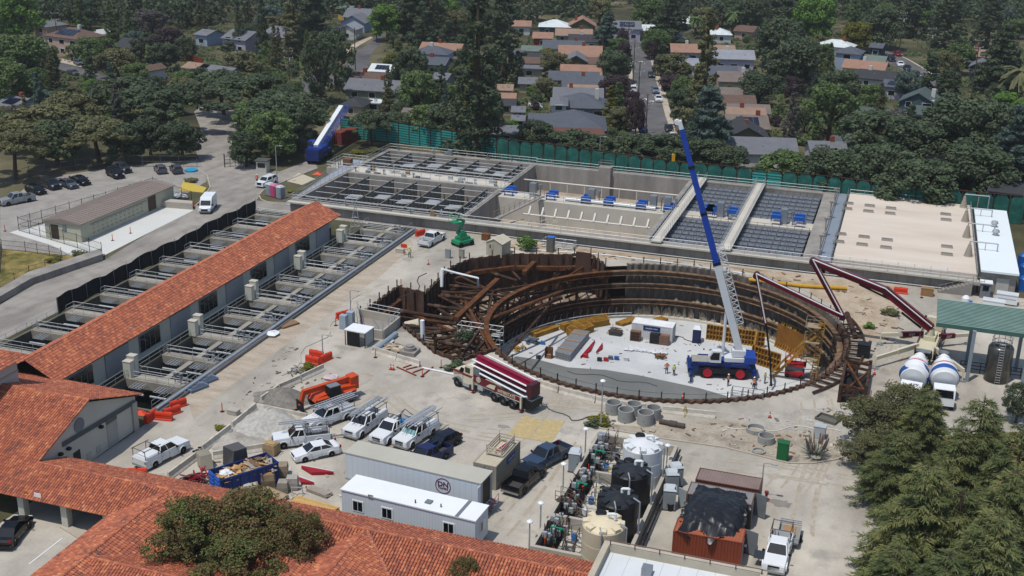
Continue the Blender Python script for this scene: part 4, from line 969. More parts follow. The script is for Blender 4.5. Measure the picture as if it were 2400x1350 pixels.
def porta(label,p,rz,col='#7f878c',roof='#aeb4b8',group='portable toilets',h=2.25,first=[None]):
 t=T('portable_toilet',label,'portable toilet',tuple(p),rz,group);m=mat(col,.5,.06)
 mb=MB().bx(-.58,-.58,.1,.58,.58,h-.15)
 for s in(-1,1):
  for k in(-.3,0,.3):mb.bx(s*.58,k-.05,.4,s*.61,k+.05,h-.5)
 mb.build('cabin',m,t)
 MB().bx(-.63,-.63,0,.63,.63,.1).build('base',m_dark,t)
 MB().add([(-.63,-.63,h-.15),(.63,-.63,h-.15),(.63,.63,h-.15),(-.63,.63,h-.15),(-.42,-.45,h+.1),(.42,-.45,h+.1),(.42,.45,h+.1),(-.42,.45,h+.1)],[(0,1,5,4),(1,2,6,5),(2,3,7,6),(3,0,4,7),(4,5,6,7)]).build('roof',mat(roof,.5,.04),t)
 d=MB().bx(-.42,-.62,.15,.42,-.58,h-.3).build('door',m,t);MB().bx(.28,-.65,1.0,.36,-.62,1.12).build('handle',m_dark,d)
 MB().cyl((.45,.45,h-.15),(.45,.45,h+.25),.05,n=6).build('vent_pipe',m_dark,t);return t
porta('dark blue portable toilet with a white roof on the pit floor',G(1632,801,PITZ),R(8),'#1c2750','#d0d4d6')
def blob(mb,p,r,rr,n=7,flat=.5,mi=0):
 "lumpy bag"
 pr=[(0,0)]+[(r*sin(pi*k/4)*rr.uniform(.8,1.1),r*flat*(1-cos(pi*k/4)))for k in(1,2,3)]+[(0,2*r*flat)]
 o=len(mb.v);mb.lathe([(a+.001,b)for a,b in pr],p,n,mi)
 for i in range(o,len(mb.v)):mb.v[i]=tuple(c+rr.uniform(-.12,.12)*r for c in mb.v[i])
rr=random.Random(8)
bagm=[]
for k in range(3):mb=MB();blob(mb,(0,0,0),.38,rr);bagm.append(mb.mesh('sand_bag',mat('#c4c6c8',.7,.1,2)))
for i in range(34):
 f=i/33;p=G(1470+f*90+rr.uniform(-3,3),818+f*11+rr.uniform(-3,3),PITZ);o=bpy.data.objects.new('sand_bag',bagm[i%3]);COL.objects.link(o);o.location=p;o.rotation_euler=(0,0,rr.uniform(0,6))
 tag(o,'white sandbag in the long heap on the pit floor before the container','sandbag','white sandbags on the pit floor')
def pile_of(label,name,c,r,n,dims,cols,z,cat='materials',seed=1,group=None):
 rr=random.Random(seed);t=T(name,label,cat,tuple(c),0,group)
 for ci,h in enumerate(cols):
  mb=MB()
  for i in range(n//len(cols)):
   d=(rr.uniform(dims[0]*.5,dims[0]),rr.uniform(dims[1]*.5,dims[1]),rr.uniform(dims[2]*.5,dims[2]))
   M_=Euler((rr.uniform(-.25,.25),rr.uniform(-.25,.25),rr.uniform(0,6.28))).to_matrix().to_4x4()
   mb.box((rr.gauss(0,r*.45),rr.gauss(0,r*.45),rr.uniform(.05,z)),d,0,0,M_)
  mb.build('scrap',mat(h,.8,.2,1),t)
 return t
pile_of('heap of offcuts and rebar in front of the white site container','scrap_bin',G(1443,782,PITZ),.9,40,(1.2,.1,.1),('#8a6b4e','#4a3a30'),.8,'scrap',2)
MB_=MB();q=G(1443,784,PITZ);MB_.bx(q.x-.9,q.y-.6,q.z,q.x+.9,q.y+.6,q.z+.65);tag(MB_.build('scrap_skip',mat('#3b3a38')),'dark steel skip full of offcuts left of the white container','skip')
pile_of('pallet of timber blocks on the pit floor beyond the workers','timber_pallet',G(1547,838,PITZ),.7,30,(1.3,.15,.15),('#7c6045','#55432f'),.5,'pallet',3)
pile_of('blue grey tarpaulin heap near the left pit rim','tarp_heap',G(1245,801,PITZ),.9,26,(.8,.6,.3),('#4a5560','#5d6871'),.6,'heap',4)
for i,(u,v,h)in enumerate(((1405,846,'#25292c'),(1420,846,'#9c2a22'),(1431,842,'#55626e'),(1445,843,'#31548a'),(1373,838,'#a2202a'),(1272,807,'#2f6dae'),(1287,838,'#8d6a4a'),(1262,841,'#4c5053'),(1215,803,'#992222'),(1468,845,'#b9bcbd'))):
 p=G(u,v,PITZ);o=MB().bx(p.x-.3,p.y-.22,p.z,p.x+.3,p.y+.22,p.z+.4).bx(p.x-.33,p.y-.25,p.z+.4,p.x+.33,p.y+.25,p.z+.48).build('cool_box',mat(h,.5));tag(o,('black','red','grey blue','dark blue','crimson','sky blue','tan','charcoal','deep red','pale grey')[i]+' lidded box left on the pit floor','box','boxes on the pit floor')
pile_of('yellow timber and clamps by the left edge of the wet concrete','formwork_scrap',G(1212,818,PITZ),.8,24,(1.2,.15,.12),('#b3862a','#8a6a30'),.4,'materials',6)
t=T('pallet_rack','brown pallet cage with white sacks by the wet concrete','pallet cage',tuple(G(1286,838,PITZ)));MB().bx(-.5,-.4,0,.5,.4,.15).bx(-.5,-.4,.15,-.42,.4,1.5).bx(.42,-.4,.15,.5,.4,1.5).bx(-.5,.32,.15,.5,.4,1.5).build('frame',mat('#6b4a30'),t)
def form_wall(label,a,b,h,tilt=0.):
 t=T('formwork_wall',label,'formwork',tuple((a+b)/2),0,'standing yellow formwork');d=b-a;L=d.length;d.normalize();n_=Vector((d.y,-d.x,0))
 mb=MB();k=int(L/.45)
 for i in range(k+1):p=a+d*(L*i/k);mb.beam(p,p+Z*h+n_*tilt,.1,.2)
 for z in(.1,h*.35,h*.65,h):mb.beam(a+Z*z-n_*.1+n_*tilt*z/h,b+Z*z-n_*.1+n_*tilt*z/h,.16,.14)
 mb.build('frame',m_yel,t,True)
 MB().slab(a+n_*-.2+Z*h,b+n_*-.2+Z*h,b+n_*-.25+Z*h,a+n_*-.25+Z*h,h).build('sheet',mat('#7c5116',.7,.3),t,True);return t
form_wall('low yellow formwork wall standing right behind the crane',G(1655,795,PITZ),G(1790,815,PITZ),2.3)
form_wall('leaning yellow formwork panel beside the tall yellow bracing',G(1815,812,PITZ),G(1895,850,PITZ),3.6,-1.2)
form_wall('short yellow formwork return right of the crane',G(1760,850,PITZ),G(1825,872,PITZ),2.6)
form_wall('yellow formwork box side between the crane and the red lift',G(1765,852,PITZ),G(1772,818,PITZ),2.8)
br=T('formwork_tower','tall yellow lattice formwork tower held by two long diagonal props','formwork',tuple(G(1905,893,PITZ)))
a=G(1905,893,PITZ);top=a+Z*8.6+Vector((.4,0,0));mb=MB()
for s in(-.35,.35):mb.beam(a+Vector((s,0,0)),top+Vector((s,0,0)),.14,.14)
for k in range(24):q=a.lerp(top,(k+.5)/24);mb.beam(q-Vector((.35,0,0)),q+Vector((.35,0,0)),.09,.09)
mb.build('tower',m_yel,br,True)
for(u,v),f in(((1812,883),.86),((1808,872),.98)):
 q=a.lerp(top,f);MB().beam(G(u,v,PITZ),q,.3,.3).build('prop',m_yel,br,True)
mb=MB()
for k in range(7):q=a+Vector((-1.6,1.2,1.0+k*1.1));mb.beam(q,q+Vector((1.5,-.8,.5)),.08,.08)
for z in(3.2,5.6,7.8):mb.bx(a.x-1.7,a.y-.6,a.z+z,a.x+.3,a.y+1.2,a.z+z+.08);mb.rail([(a.x-1.7,a.y-.6,a.z+z),(a.x-1.7,a.y+1.2,a.z+z),(a.x+.2,a.y+1.2,a.z+z)],1,1,.03)
mb.build('platform',mat('#8d8068',.8,.2),br,True)
# vehicles
m_tyre=mat('#141414',.85,.1);m_rim=mat('#8f9193',.4,.1,1,.5);m_lamp=mat('#c9ccce',.2,.02,spec=.7);m_tail=mat('#7d1012',.3)
m_chrome=mat('#9fa2a4',.25,.05,1,.8);m_carglass=mat('#0b0e11',.08,.05,spec=.8)
def wheel(par,x,y,r,w,rimc=None,name='wheel'):
 "y sign tells the outer side"
 s=1 if y>0 else-1
 M_=Matrix.Rotation(-s*pi/2,4,'X')
 o=MB().lathe([(r*.55,-w/2),(r*.94,-w/2),(r,-w*.3),(r,w*.3),(r*.94,w/2),(r*.62,w/2)],(0,0,0),18,0,M_).build(name,m_tyre,par)
 o.location=(x,y,r)
 MB().lathe([(r*.64,w*.30),(r*.6,w*.46),(r*.34,w*.40),(r*.3,w*.5),(.001,w*.5)],(0,0,0),14,0,M_).build('rim',rimc or m_rim,o)
 return o
def loft(mb,rings,mi=0,cap=True):
 n=len(rings[0]);o=len(mb.v);vs=[p for r in rings for p in r]
 fs=[(i*n+k,i*n+(k+1)%n,(i+1)*n+(k+1)%n,(i+1)*n+k)for i in range(len(rings)-1)for k in range(n)]
 if cap:fs+=[tuple(range(n-1,-1,-1)),tuple(range((len(rings)-1)*n,len(rings)*n))]
 return mb.add(vs,fs,mi)
KIND={'sedan':dict(L=4.9,W=1.84,r=.33,ax=(1.42,-1.4),top=[(2.45,.62),(2.3,.78),(1.1,.98),(-1.5,1.02),(-2.2,1.02),(-2.43,.9)],cab=(1.15,-1.75,.35,-.95,1.46)),'hatch':dict(L=4.3,W=1.8,r=.33,ax=(1.3,-1.3),top=[(2.15,.65),(2.0,.82),(1.05,1.0),(-1.9,1.05),(-2.13,.95)],cab=(1.1,-2.05,.35,-1.6,1.5)),'suv':dict(L=4.75,W=1.9,r=.37,ax=(1.42,-1.38),top=[(2.37,.75),(2.2,.98),(1.05,1.12),(-2.2,1.15),(-2.35,1.0)],cab=(1.1,-2.3,.45,-1.95,1.72)),'minivan':dict(L=5.1,W=1.98,r=.36,ax=(1.6,-1.45),top=[(2.55,.7),(2.35,.95),(1.35,1.1),(-2.4,1.1),(-2.53,.95)],cab=(1.6,-2.5,.7,-2.3,1.76)),'pickup':dict(L=5.9,W=2.03,r=.4,ax=(1.9,-1.75),top=[(2.95,.85),(2.85,1.1),(1.25,1.22),(-.95,1.22)],cab=(1.3,-.95,.6,-.75,1.92),bed=(-.98,-2.93,1.18)),'single':dict(L=5.9,W=2.03,r=.4,ax=(1.9,-1.75),top=[(2.95,.85),(2.85,1.12),(1.25,1.24),(-.35,1.24)],cab=(1.3,-.35,.6,-.2,1.94),bed=(-.4,-2.93,1.2)),}
def car(label,p,heading,kind='sedan',col='#c8cbcc',cat=None,group=None,rack=False,canopy=False,toolbox=False,visor=False,bars=False,load=None,sunshade=False,name=None):
 "heading = direction the front points (radians from +X)"
 k=KIND[kind];L,W,r=k['L'],k['W'],k['r'];hw=W/2
 nm=name or{'sedan':'parked_car','hatch':'parked_car','suv':'parked_car','minivan':'minivan','pickup':'pickup_truck','single':'pickup_truck'}[kind]
 t=T(nm,label,cat or{'pickup':'pickup truck','single':'pickup truck','minivan':'minivan'}.get(kind,'car'),tuple(p),heading,group)
 pm=mat(col,.22,.04,.8,.0 if C(col)[0]>.4 else .25,spec=.5)
 top=k['top'];zb=r*.75;mb=MB();x_end=-L/2
 def ring(x,zt,inset):
  y=hw-inset
  return[(x,-y,zb),(x,-y*1.0,zb+.12),(x,-y,zt*.62),(x,-y*.93,zt),(x,y*.93,zt),(x,y,zt*.62),(x,y,zb+.12),(x,y,zb)]
 rings=[]
 for i,(x,z)in enumerate(top):rings.append(ring(x,z,.12 if i==0 else(.04 if i==1 else 0)))
 if 'bed' not in k:rings[-1]=ring(top[-1][0],top[-1][1],.1)
 loft(mb,rings[::-1])
 for ax in k['ax']:
  for s in(-1,1):
   if ax<top[-1][0]-.2:continue
   pts=[(ax+cos(a)*(r+.1),s*(hw+.015),r+sin(a)*(r+.1))for a in[pi*j/8 for j in range(9)]]
   for a,b in zip(pts,pts[1:]):mb.beam(a,b,.09,.07)
 body=mb.build('body',pm,t)
 c0,c1,r0,r1,rz=k['cab'];zb0=1.0 if kind=='sedan' else top[2][1]-.04;zb1=top[-2][1]-.03
 B0=[(c0,-hw*.86,zb0),(c0,hw*.86,zb0),(c1,hw*.88,zb1),(c1,-hw*.88,zb1)]
 U0=[(r0,-hw*.70,rz-.05),(r0,hw*.70,rz-.05),(r1,hw*.72,rz-.06),(r1,-hw*.72,rz-.06)]
 MB().add(B0+U0,[(0,1,5,4),(2,3,7,6),(4,5,6,7)]).build('windscreen',m_carglass,t)
 MB().add(B0+U0,[(1,2,6,5)]).build('side_window',m_carglass,t);MB().add(B0+U0,[(3,0,4,7)]).build('side_window',m_carglass,t)
 mb=MB();x0,x1=r0+.03,r1-.03;y=hw*.73
 mb.add([(x0,-y,rz-.06),(x0,y,rz-.06),(x1,y,rz-.07),(x1,-y,rz-.07),(x0-.12,-y*.9,rz),(x0-.12,y*.9,rz),(x1+.12,y*.9,rz-.01),(x1+.12,-y*.9,rz-.01)],[(0,1,5,4),(1,2,6,5),(2,3,7,6),(3,0,4,7),(4,5,6,7)])
 mid=[(B0[1][0]+B0[2][0])/2-.05,(U0[1][0]+U0[2][0])/2-.05]
 for s in(-1,1):
  for bb,uu in(((c0,s*hw*.87,zb0),(r0,s*hw*.71,rz-.05)),((mid[0],s*hw*.885,(zb0+zb1)/2),(mid[1],s*hw*.73,rz-.05)),((c1,s*hw*.89,zb1),(r1,s*hw*.73,rz-.06))):mb.beam(bb,uu,.09,.07)
 mb.build('roof',pm,t)
 for ax in k['ax']:
  for s in(-1,1):wheel(t,ax,s*(hw-.1),r,.25)
 fx=L/2
 for s in(-1,1):
  MB().bx(fx-.22,s*(hw-.42),.62 if kind in('sedan','hatch')else .78,fx-.02,s*(hw-.1),.78 if kind in('sedan','hatch')else 1.02).build('headlight',m_lamp,t)
  xt=(k['bed'][1]if 'bed' in k else-fx);MB().bx(xt-.0,s*(hw-.22),.85,xt+.14,s*(hw-.02),1.12).build('tail_light',m_tail,t)
  MB().beam((c0-.25,s*(hw+.0),zb0+.02),(c0-.25,s*(hw+.24),zb0+.12),.12,.2).build('mirror',m_black if kind in('pickup','single')else pm,t)
 MB().bx(fx-.1,-hw*.5,.55,fx-.0,hw*.5,.72 if kind in('sedan','hatch')else 1.0).build('grille',m_black,t)
 MB().bx(fx-.12,-hw*.93,.36,fx+.04,hw*.93,.52).build('bumper',m_chrome if kind in('pickup','single')else pm,t)
 xr=k['bed'][1]if 'bed' in k else-fx
 MB().bx(xr-.08,-hw*.93,.4,xr+.1,hw*.93,.6).build('bumper',m_chrome if kind in('pickup','single')else pm,t)
 if 'bed' in k:
  b0,b1,bz=k['bed'];mb=MB()
  for s in(-1,1):
   mb.bx(b1,s*hw,zb,b0,s*(hw-.1),bz)
   mb.bx(k['ax'][1]-.5,s*(hw-.1),.5,k['ax'][1]+.5,s*(hw-.3),.95)
   ax=k['ax'][1];pts=[(ax+cos(a)*(r+.1),s*(hw+.015),r+sin(a)*(r+.1))for a in[pi*j/8 for j in range(9)]]
   for a,b in zip(pts,pts[1:]):mb.beam(a,b,.09,.07)
   if toolbox:mb.bx(b1+.1,s*(hw+.02),.75,b0-.05,s*(hw-.42),bz+.32)
  mb.bx(b1,-hw+.1,zb+.2,b1+.08,hw-.1,bz);mb.bx(b0-.06,-hw+.1,zb,b0,hw-.1,bz)
  mb.build('bed',pm,t);MB().bx(b1+.08,-hw+.1,.58,b0-.06,hw-.1,.64).build('bed_floor',mat('#3a3a3b',.8),t)
  if canopy:MB().add([(b1,-hw*.97,bz),(b0,-hw*.97,bz),(b0,hw*.97,bz),(b1,hw*.97,bz),(b1+.15,-hw*.8,bz+.28),(b0,-hw*.8,bz+.3),(b0,hw*.8,bz+.3),(b1+.15,hw*.8,bz+.28)],[(0,1,5,4),(1,2,6,5),(2,3,7,6),(3,0,4,7),(4,5,6,7)]).build('bed_cover',pm,t)
  if rack:
   mb=MB();zr=rz+.28
   xs=[b1+.1,b0-.2,r0+.1]if rack!='short' else[b1+.1,b0-.2]
   for x in xs:
    for s in(-1,1):mb.cyl((x,s*(hw-.1),bz if x<b0 else rz-.1),(x,s*(hw-.16),zr),.04,n=5)
    mb.cyl((x,-hw+.16,zr),(x,hw-.16,zr),.04,n=5)
   for s in(-1,1):mb.cyl((b1-.1,s*(hw-.16),zr),(xs[-1]+.4,s*(hw-.16),zr),.045,n=5)
   mb.build('ladder_rack',mat('#4a4d50',.5),t)
   if load:
    mb=MB();r2=random.Random(load)
    for j in range(load%10):
     yy=r2.uniform(-.7,.7);mb.beam((b1-.7+r2.uniform(-.3,.3),yy,zr+.09+j%2*.06),(xs[-1]+r2.uniform(.2,1.6),yy+r2.uniform(-.1,.1),zr+.1+j%2*.06),.12,.07)
    s0=-.55
    for s in(0,.4):mb.beam((b1-.6,s0+s,zr+.14),(2.2,s0+s,zr+.14),.07,.08)
    for j in range(14):mb.beam((b1-.4+j*.36,s0,zr+.14),(b1-.4+j*.36,s0+.4,zr+.14),.05,.05)
    mb.build('ladder_load',m_galv,t)
  if bars:
   mb=MB()
   for q_ in(((b1,-hw+.1,bz),(b1+.5,0,bz+.9)),((b1,hw-.1,bz),(b1+.5,0,bz+.9)),((b0-.1,-hw+.1,bz),(b0-.1,-hw+.2,bz+1.0)),((b0-.1,hw-.1,bz),(b0-.1,hw-.2,bz+1.0)),((b0-.1,-hw+.2,bz+1),(b0-.1,hw-.2,bz+1)),((b0-.1,0,bz),(b1+.5,0,bz+.9))):mb.cyl(*q_,.035,n=5)
   mb.build('bed_frame',m_black,t);MB().bx(b1+.5,-.4,.65,b1+1.2,.3,.95).build('cargo_box',mat('#2f6f9f'),t)
 if sunshade:MB().add([(c0+.01,-hw*.8,zb0+.03),(c0+.01,hw*.8,zb0+.03),(r0+.02,hw*.66,rz-.1),(r0+.02,-hw*.66,rz-.1)],[(0,1,2,3)]).build('sun_shade',mat('#7fa7a5',.3,.3,6,.3),t)
 g_=MB()
 for s in(-1,1):
  for x in(c0-.1,mid[0],c1+.15):g_.bx(x-.012,s*(hw+.004),zb+.15,x+.012,s*(hw-.02),top[2][1]-.25)
  g_.bx(r0-.3,s*(hw+.02),zb+.02,c1,s*(hw-.05),zb+.1)
 g_.build('door_trim',m_black,t);return t
def van(label,p,heading,col='#cfd3d5',L=5.6,W=2.06,H=2.5,group=None):
 t=T('cargo_van',label,'van',tuple(p),heading,group);pm=mat(col,.3,.04);hw=W/2;mb=MB()
 prof=[(L/2,.45),(L/2-.02,.95),(L/2-.95,1.25),(L/2-1.75,H-.12),(L/2-2.1,H),(-L/2+.1,H-.03),(-L/2,H-.2),(-L/2,.4)]
 mb.prof(prof,-hw*.94,hw*.94);mb.prof([(L/2-.1,.5),(L/2-.9,1.15),(-L/2+.05,1.2),(-L/2+.05,.45)],-hw,hw);mb.build('body',pm,t)
 MB().add([(L/2-.98,-hw*.84,1.32),(L/2-.98,hw*.84,1.32),(L/2-1.66,hw*.8,H-.3),(L/2-1.66,-hw*.8,H-.3)],[(0,1,2,3)]).v
 d=Vector((.03,0,.02));MB().add([Vector(q)+d for q in((L/2-.98,-hw*.84,1.30),(L/2-.98,hw*.84,1.30),(L/2-1.68,hw*.8,H-.3),(L/2-1.68,-hw*.8,H-.3))],[(0,1,2,3)]).build('windscreen',m_carglass,t)
 for s in(-1,1):
  MB().add([(L/2-1.2,s*(hw*.94+.012),1.3),(L/2-1.75,s*(hw*.94+.012),H-.45),(L/2-2.4,s*(hw*.94+.012),H-.45),(L/2-2.4,s*(hw*.94+.012),1.3)],[(0,1,2,3)if s>0 else(3,2,1,0)]).build('side_window',m_carglass,t)
  MB().bx(L/2-.2,s*(hw-.5),.8,L/2-.03,s*(hw-.1),1.05).build('headlight',m_lamp,t)
  MB().beam((L/2-1.1,s*hw,1.35),(L/2-1.15,s*(hw+.28),1.45),.15,.3).build('mirror',m_black,t)
  MB().bx(-L/2-.02,s*(hw-.25),.8,-L/2+.05,s*(hw-.08),1.4).build('tail_light',m_tail,t)
  for ax in(L/2-1.0,-L/2+1.1):wheel(t,ax,s*(hw-.1),.35,.24)
 MB().bx(L/2-.06,-hw*.55,.6,L/2+.01,hw*.55,.95).build('grille',m_black,t);MB().bx(L/2-.1,-hw*.9,.35,L/2+.06,hw*.9,.58).build('bumper',m_steelgrey,t)
 MB().bx(-L/2-.08,-hw*.9,.4,-L/2+.02,hw*.9,.58).build('bumper',m_dark,t);return t
def hd(p,q):a,b=G(*p),G(*q);return atan2(b.y-a.y,b.x-a.x)
WG='white work trucks parked in the yard'
def park(label,rear,front,*a,**k):
 "rear, front: pixels of the ground under the two ends"
 p,q=G(*rear),G(*front);c=(p+q)/2;return car(label,(c.x,c.y,.01),atan2(q.y-p.y,q.x-p.x),*a,**k)
park('white crew cab pickup with a long rack of pipes, closest to the orange telehandler',(818,972),(722,1008),'pickup','#c9cccd',rack=True,load=5,canopy=True,group=WG)
park('white single cab pickup with a low ladder rack behind the white sedan',(762,1032),(650,1045),'single','#c9cccd',rack=True,load=3,group=WG)
park('white utility truck with side tool boxes and loaded ladder rack',(890,983),(820,1030),'pickup','#c9cccd',rack=True,load=6,toolbox=True,group=WG)
park('white pickup with an open bed and black bed frames between two rack trucks',(950,1000),(888,1042),'single','#c9cccd',bars=True,group=WG)
park('white rack truck with a reflective sunshade in the windscreen',(1008,1008),(940,1052),'pickup','#c9cccd',rack=True,load=7,canopy=True,sunshade=True,group=WG)
park('white pickup with a black roof rack parked alone beside the gabled building',(335,1098),(425,1052),'pickup','#c9cccd',rack='short',canopy=True,group=WG)
park('white sedan parked below the row of rack trucks',(790,1058),(690,1080),'sedan','#cdd0d1')
park('dark navy hatchback parked right of the white trucks',(1065,1034),(1008,1062),'hatch','#12161f')
park('blue pickup mostly hidden behind the long white trailer',(1025,1072),(975,1098),'pickup','#1a2450')
park('slate blue pickup parked in front of the black pickup',(1312,1068),(1250,1100),'pickup','#36465c')
park('black pickup with an open bed beside the beige container',(1195,1165),(1262,1105),'pickup','#0e0f12')
van('white box van peeking out behind the left end of the long trailer',(G(830,1118).x+1.6,G(830,1118).y+1.2,.01),R(8),L=5.2,H=1.95)
park('white pickup carrying timber driving across the yard by the green lift',(990,582),(1035,557),'pickup','#c9cccd',group=WG)
van('white cargo van driving down the left road',(G(488,492).x,G(488,492).y,.01),hd((505,470),(478,505)))
park('white compact suv parked by the portable toilets at the gate',(640,428),(610,440),'suv','#c9cccd')
CP='cars in the left car park'
for lab,a,b,kd,c_ in(('silver crew cab pickup at the left end of the car park',(72,470),(8,482),'pickup','#8f9498'),('black hatchback next to the silver pickup in the car park',(60,445),(110,460),'hatch','#111214'),('dark grey minivan in the car park beside the black hatchback',(92,430),(145,450),'minivan','#2b2d33'),('grey sedan right of the minivan in the car park',(138,430),(182,446),'sedan','#4b5056'),('black coupe in tree shade beyond the grey sedan',(172,424),(205,436),'sedan','#0f1012'),('dark blue suv under the pines in the car park',(252,405),(290,424),'suv','#191d27'),('grey suv with a black roof at the shaded middle of the car park',(262,392),(312,412),'suv','#3a3d42'),('grey hatchback facing away near the blue pool, left of its twin',(385,413),(368,394),'hatch','#565b60'),('grey suv facing away right beside the dry verge, right of its twin',(422,413),(405,394),'hatch','#4c5156')):
 park(lab,a,b,kd,c_,group=CP)
park('black sedan parked at the bottom left corner by the arcade',(10,1285),(52,1232),'sedan','#0b0c0e')
park('white crew cab pickup with a black roof rack at the bottom right',(1830,1275),(1812,1345),'pickup','#d0d3d4',rack='short',group=WG)
tr=T('utility_trailer','open grey utility trailer with slatted sides and a pallet behind the white pickup','trailer',tuple(G(1848,1265)),hd((1852,1275),(1862,1225)))
MB().bx(-1.6,-.95,.55,1.6,.95,.62).build('bed',mat('#85837c',.8),tr)
mb=MB()
for s in(-1,1):
 for z in(.75,.95,1.15):mb.beam((-1.6,s*.95,z),(1.6,s*.95,z),.05,.1)
for x in(-1.6,1.6):
 for z in(.75,.95,1.15):mb.beam((x,-.95,z),(x,.95,z),.05,.1)
mb.beam((-1.6,0,.5),(-2.9,0,.5),.1,.1);mb.build('side_rails',m_galv,tr)
for s in(-1,1):wheel(tr,0,s*1.08,.33,.2)
mb=MB()
for k in range(6):mb.bx(.1+k*.22,-.5,.66,.26+k*.22,.5,.72)
for y in(-.45,0,.45):mb.bx(.1,y-.05,.62,1.4,y+.05,.66)
o=mb.build('pallet',mat('#a5825a'));o.location=tr.location;o.rotation_euler=tr.rotation_euler;o.location.z=.02;tag(o,'wooden pallet lying in the grey utility trailer','pallet')
SCG='cars parked along the far streets'
for lab,a,b,kd,c_ in(('dark grey car parked on the right kerb of the straight street, farthest up',(1526,176),(1528,184),'sedan','#3a3f47'),('silver blue car parked on the right kerb of the straight street',(1534,211),(1538,222),'sedan','#6d7a8c'),('white car parked on the right kerb of the straight street',(1541,231),(1545,242),'sedan','#c5c8ca'),('dark sedan parked near the bottom of the straight street',(1566,301),(1570,313),'sedan','#2a2c2e'),('white car at the foot of the straight street by the crane boom tip',(1576,320),(1580,332),'sedan','#c5c8ca'),('white car on the left kerb of the straight street',(1485,219),(1483,209),'suv','#c5c8ca'),('blue car in tree shade at the left foot of the straight street',(1508,313),(1505,303),'sedan','#1f3264'),('white car driving down the curving right street',(2107,150),(2113,160),'sedan','#d0d3d4'),('dark pickup parked high on the curving right street',(2083,138),(2093,147),'pickup','#1b2230'),('red car at the top of the curving right street',(2100,128),(2108,133),'sedan','#8d1a1c'),('dark blue car low on the curving right street',(2143,176),(2152,186),'suv','#2a3038'),('black car in shrub shade on the curving right street',(2122,160),(2130,168),'sedan','#14161a'),('white suv in a driveway beside the tall cypress',(2190,173),(2193,183),'suv','#d0d3d4'),('dark van parked in front of the white motorhome',(118,130),(126,138),'minivan','#141e2a'),('grey sedan on the pale driveway at the upper left',(178,148),(190,155),'sedan','#5b6066'),('silver car behind a hedge at upper left below the driveway',(165,172),(180,178),'sedan','#4a4d50'),('dark car under the trees by the blue house',(675,117),(685,122),'sedan','#20242a'),('white car in a back yard between the grey roofs',(1248,250),(1262,256),'sedan','#c5c8ca')):
 park(lab,a,b,kd,c_,group=SCG)
rv=T('motorhome','white motorhome parked in front of the two storey pinkish house','motorhome',tuple(G(125,120)),R(-35));MB().prof([(-3.6,.5),(-3.6,3.2),(3.3,3.2),(3.6,2.4),(3.6,.5)],-1.2,1.2).build('body',mat('#cfd2d4',.5,.04),rv);MB().bx(1.5,-1.22,1.5,2.6,-1.2,2.3).build('window',m_carglass,rv)
for x in(-2.2,2.4):
 for s in(-1,1):wheel(rv,x,s*1.05,.4,.25)
bt=T('covered_boat','boat under a white cover beside the dark roofed house','boat',tuple(G(242,84)),R(10));loft(MB(),[[(-3,-1,.8),(-3,1,.8),(-3,.8,1.7),(-3,-.8,1.7)],[(1,-1.1,.7),(1,1.1,.7),(1,.7,2.3),(1,-.7,2.3)],[(3.4,-.1,1.2),(3.4,.1,1.2),(3.4,.1,1.5),(3.4,-.1,1.5)]][::-1]).build('cover',m_white,bt)
m_cblue=mat('#14275e',.35,.06);m_cwhite=mat('#c6cacd',.35,.04);m_cdark=mat('#10131c',.5)
fw,rw_=G(1640,884,PITZ),G(1719,888,PITZ);ang=atan2(rw_.y-fw.y,rw_.x-fw.x);cc=(fw+rw_)/2
cr=T('mobile_crane','blue and white rough terrain crane with a tall raised boom on the pit floor','crane',(cc.x+.55,cc.y+1.45,PITZ),ang)
CW=1.45
mb=MB().prof([(-4.4,1.0),(-4.4,1.9),(-3.2,2.15),(3.6,2.15),(3.9,1.6),(3.9,1.0)],-1.2,1.2);mb.build('carrier',m_cblue,cr);MB().bx(-3.2,-1.6,.75,3.1,1.6,1.5).build('axle_frame',m_cdark,cr)
mb=MB()
for s in(-1,1):mb.prof([(-3.6,1.9),(-3.3,2.25),(-1.0,2.25),(-.8,1.95)],s*1.2,s*1.6);mb.prof([(.7,1.9),(1.0,2.25),(3.3,2.25),(3.7,1.7)],s*1.2,s*1.6)
mb.build('mudguard',m_cblue,cr)
MB().bx(-4.3,-1.1,2.16,-1.2,1.1,2.25).build('deck_plate',mat('#8d8a80',.7,.15,2),cr)
for x in(-2.2,2.2):
 for s in(-1,1):
  w_=wheel(cr,x,s*1.3,.86,.62,m_black);M_=Matrix.Rotation(-s*pi/2,4,'X');MB().lathe([(.62,.34),(.60,.38),(.2,.33),(.001,.36)],(0,0,0),20,0,M_).build('hub',mat('#a3142a',.4),w_)
for x in(-4.5,4.0):
 MB().bx(x-.35,-1.75,.9,x+.35,1.75,1.5).build('outrigger_box',m_cblue,cr)
 for s in(-1,1):
  o=MB().beam((x,s*1.6,1.1),(x,s*3.2,1.1),.3,.3).cyl((x,s*3.2,1.2),(x,s*3.2,.1),.12).build('outrigger',m_cblue,cr);MB().cyl((x,s*3.2,0),(x,s*3.2,.1),.35,n=12).build('foot_pad',m_steelgrey,o)
sp=MB().cyl((.6,0,2.15),(.6,0,2.35),1.1,n=20);MB().bx(.0,-1.1,2.35,2.6,1.1,2.9).build('turntable',m_cwhite,cr);sp.prof([(2.6,2.2),(4.2,2.4),(4.2,3.2),(2.6,3.3)],-1.45,1.45)
sp.build('counterweight',mat('#1a3f8f',.35,.06),cr)
cabp=MB().prof([(-2.0,2.35),(-2.2,3.1),(-1.7,4.0),(-.5,4.0),(-.5,2.35)],-1.55,-.65).build('cab',m_cwhite,cr)
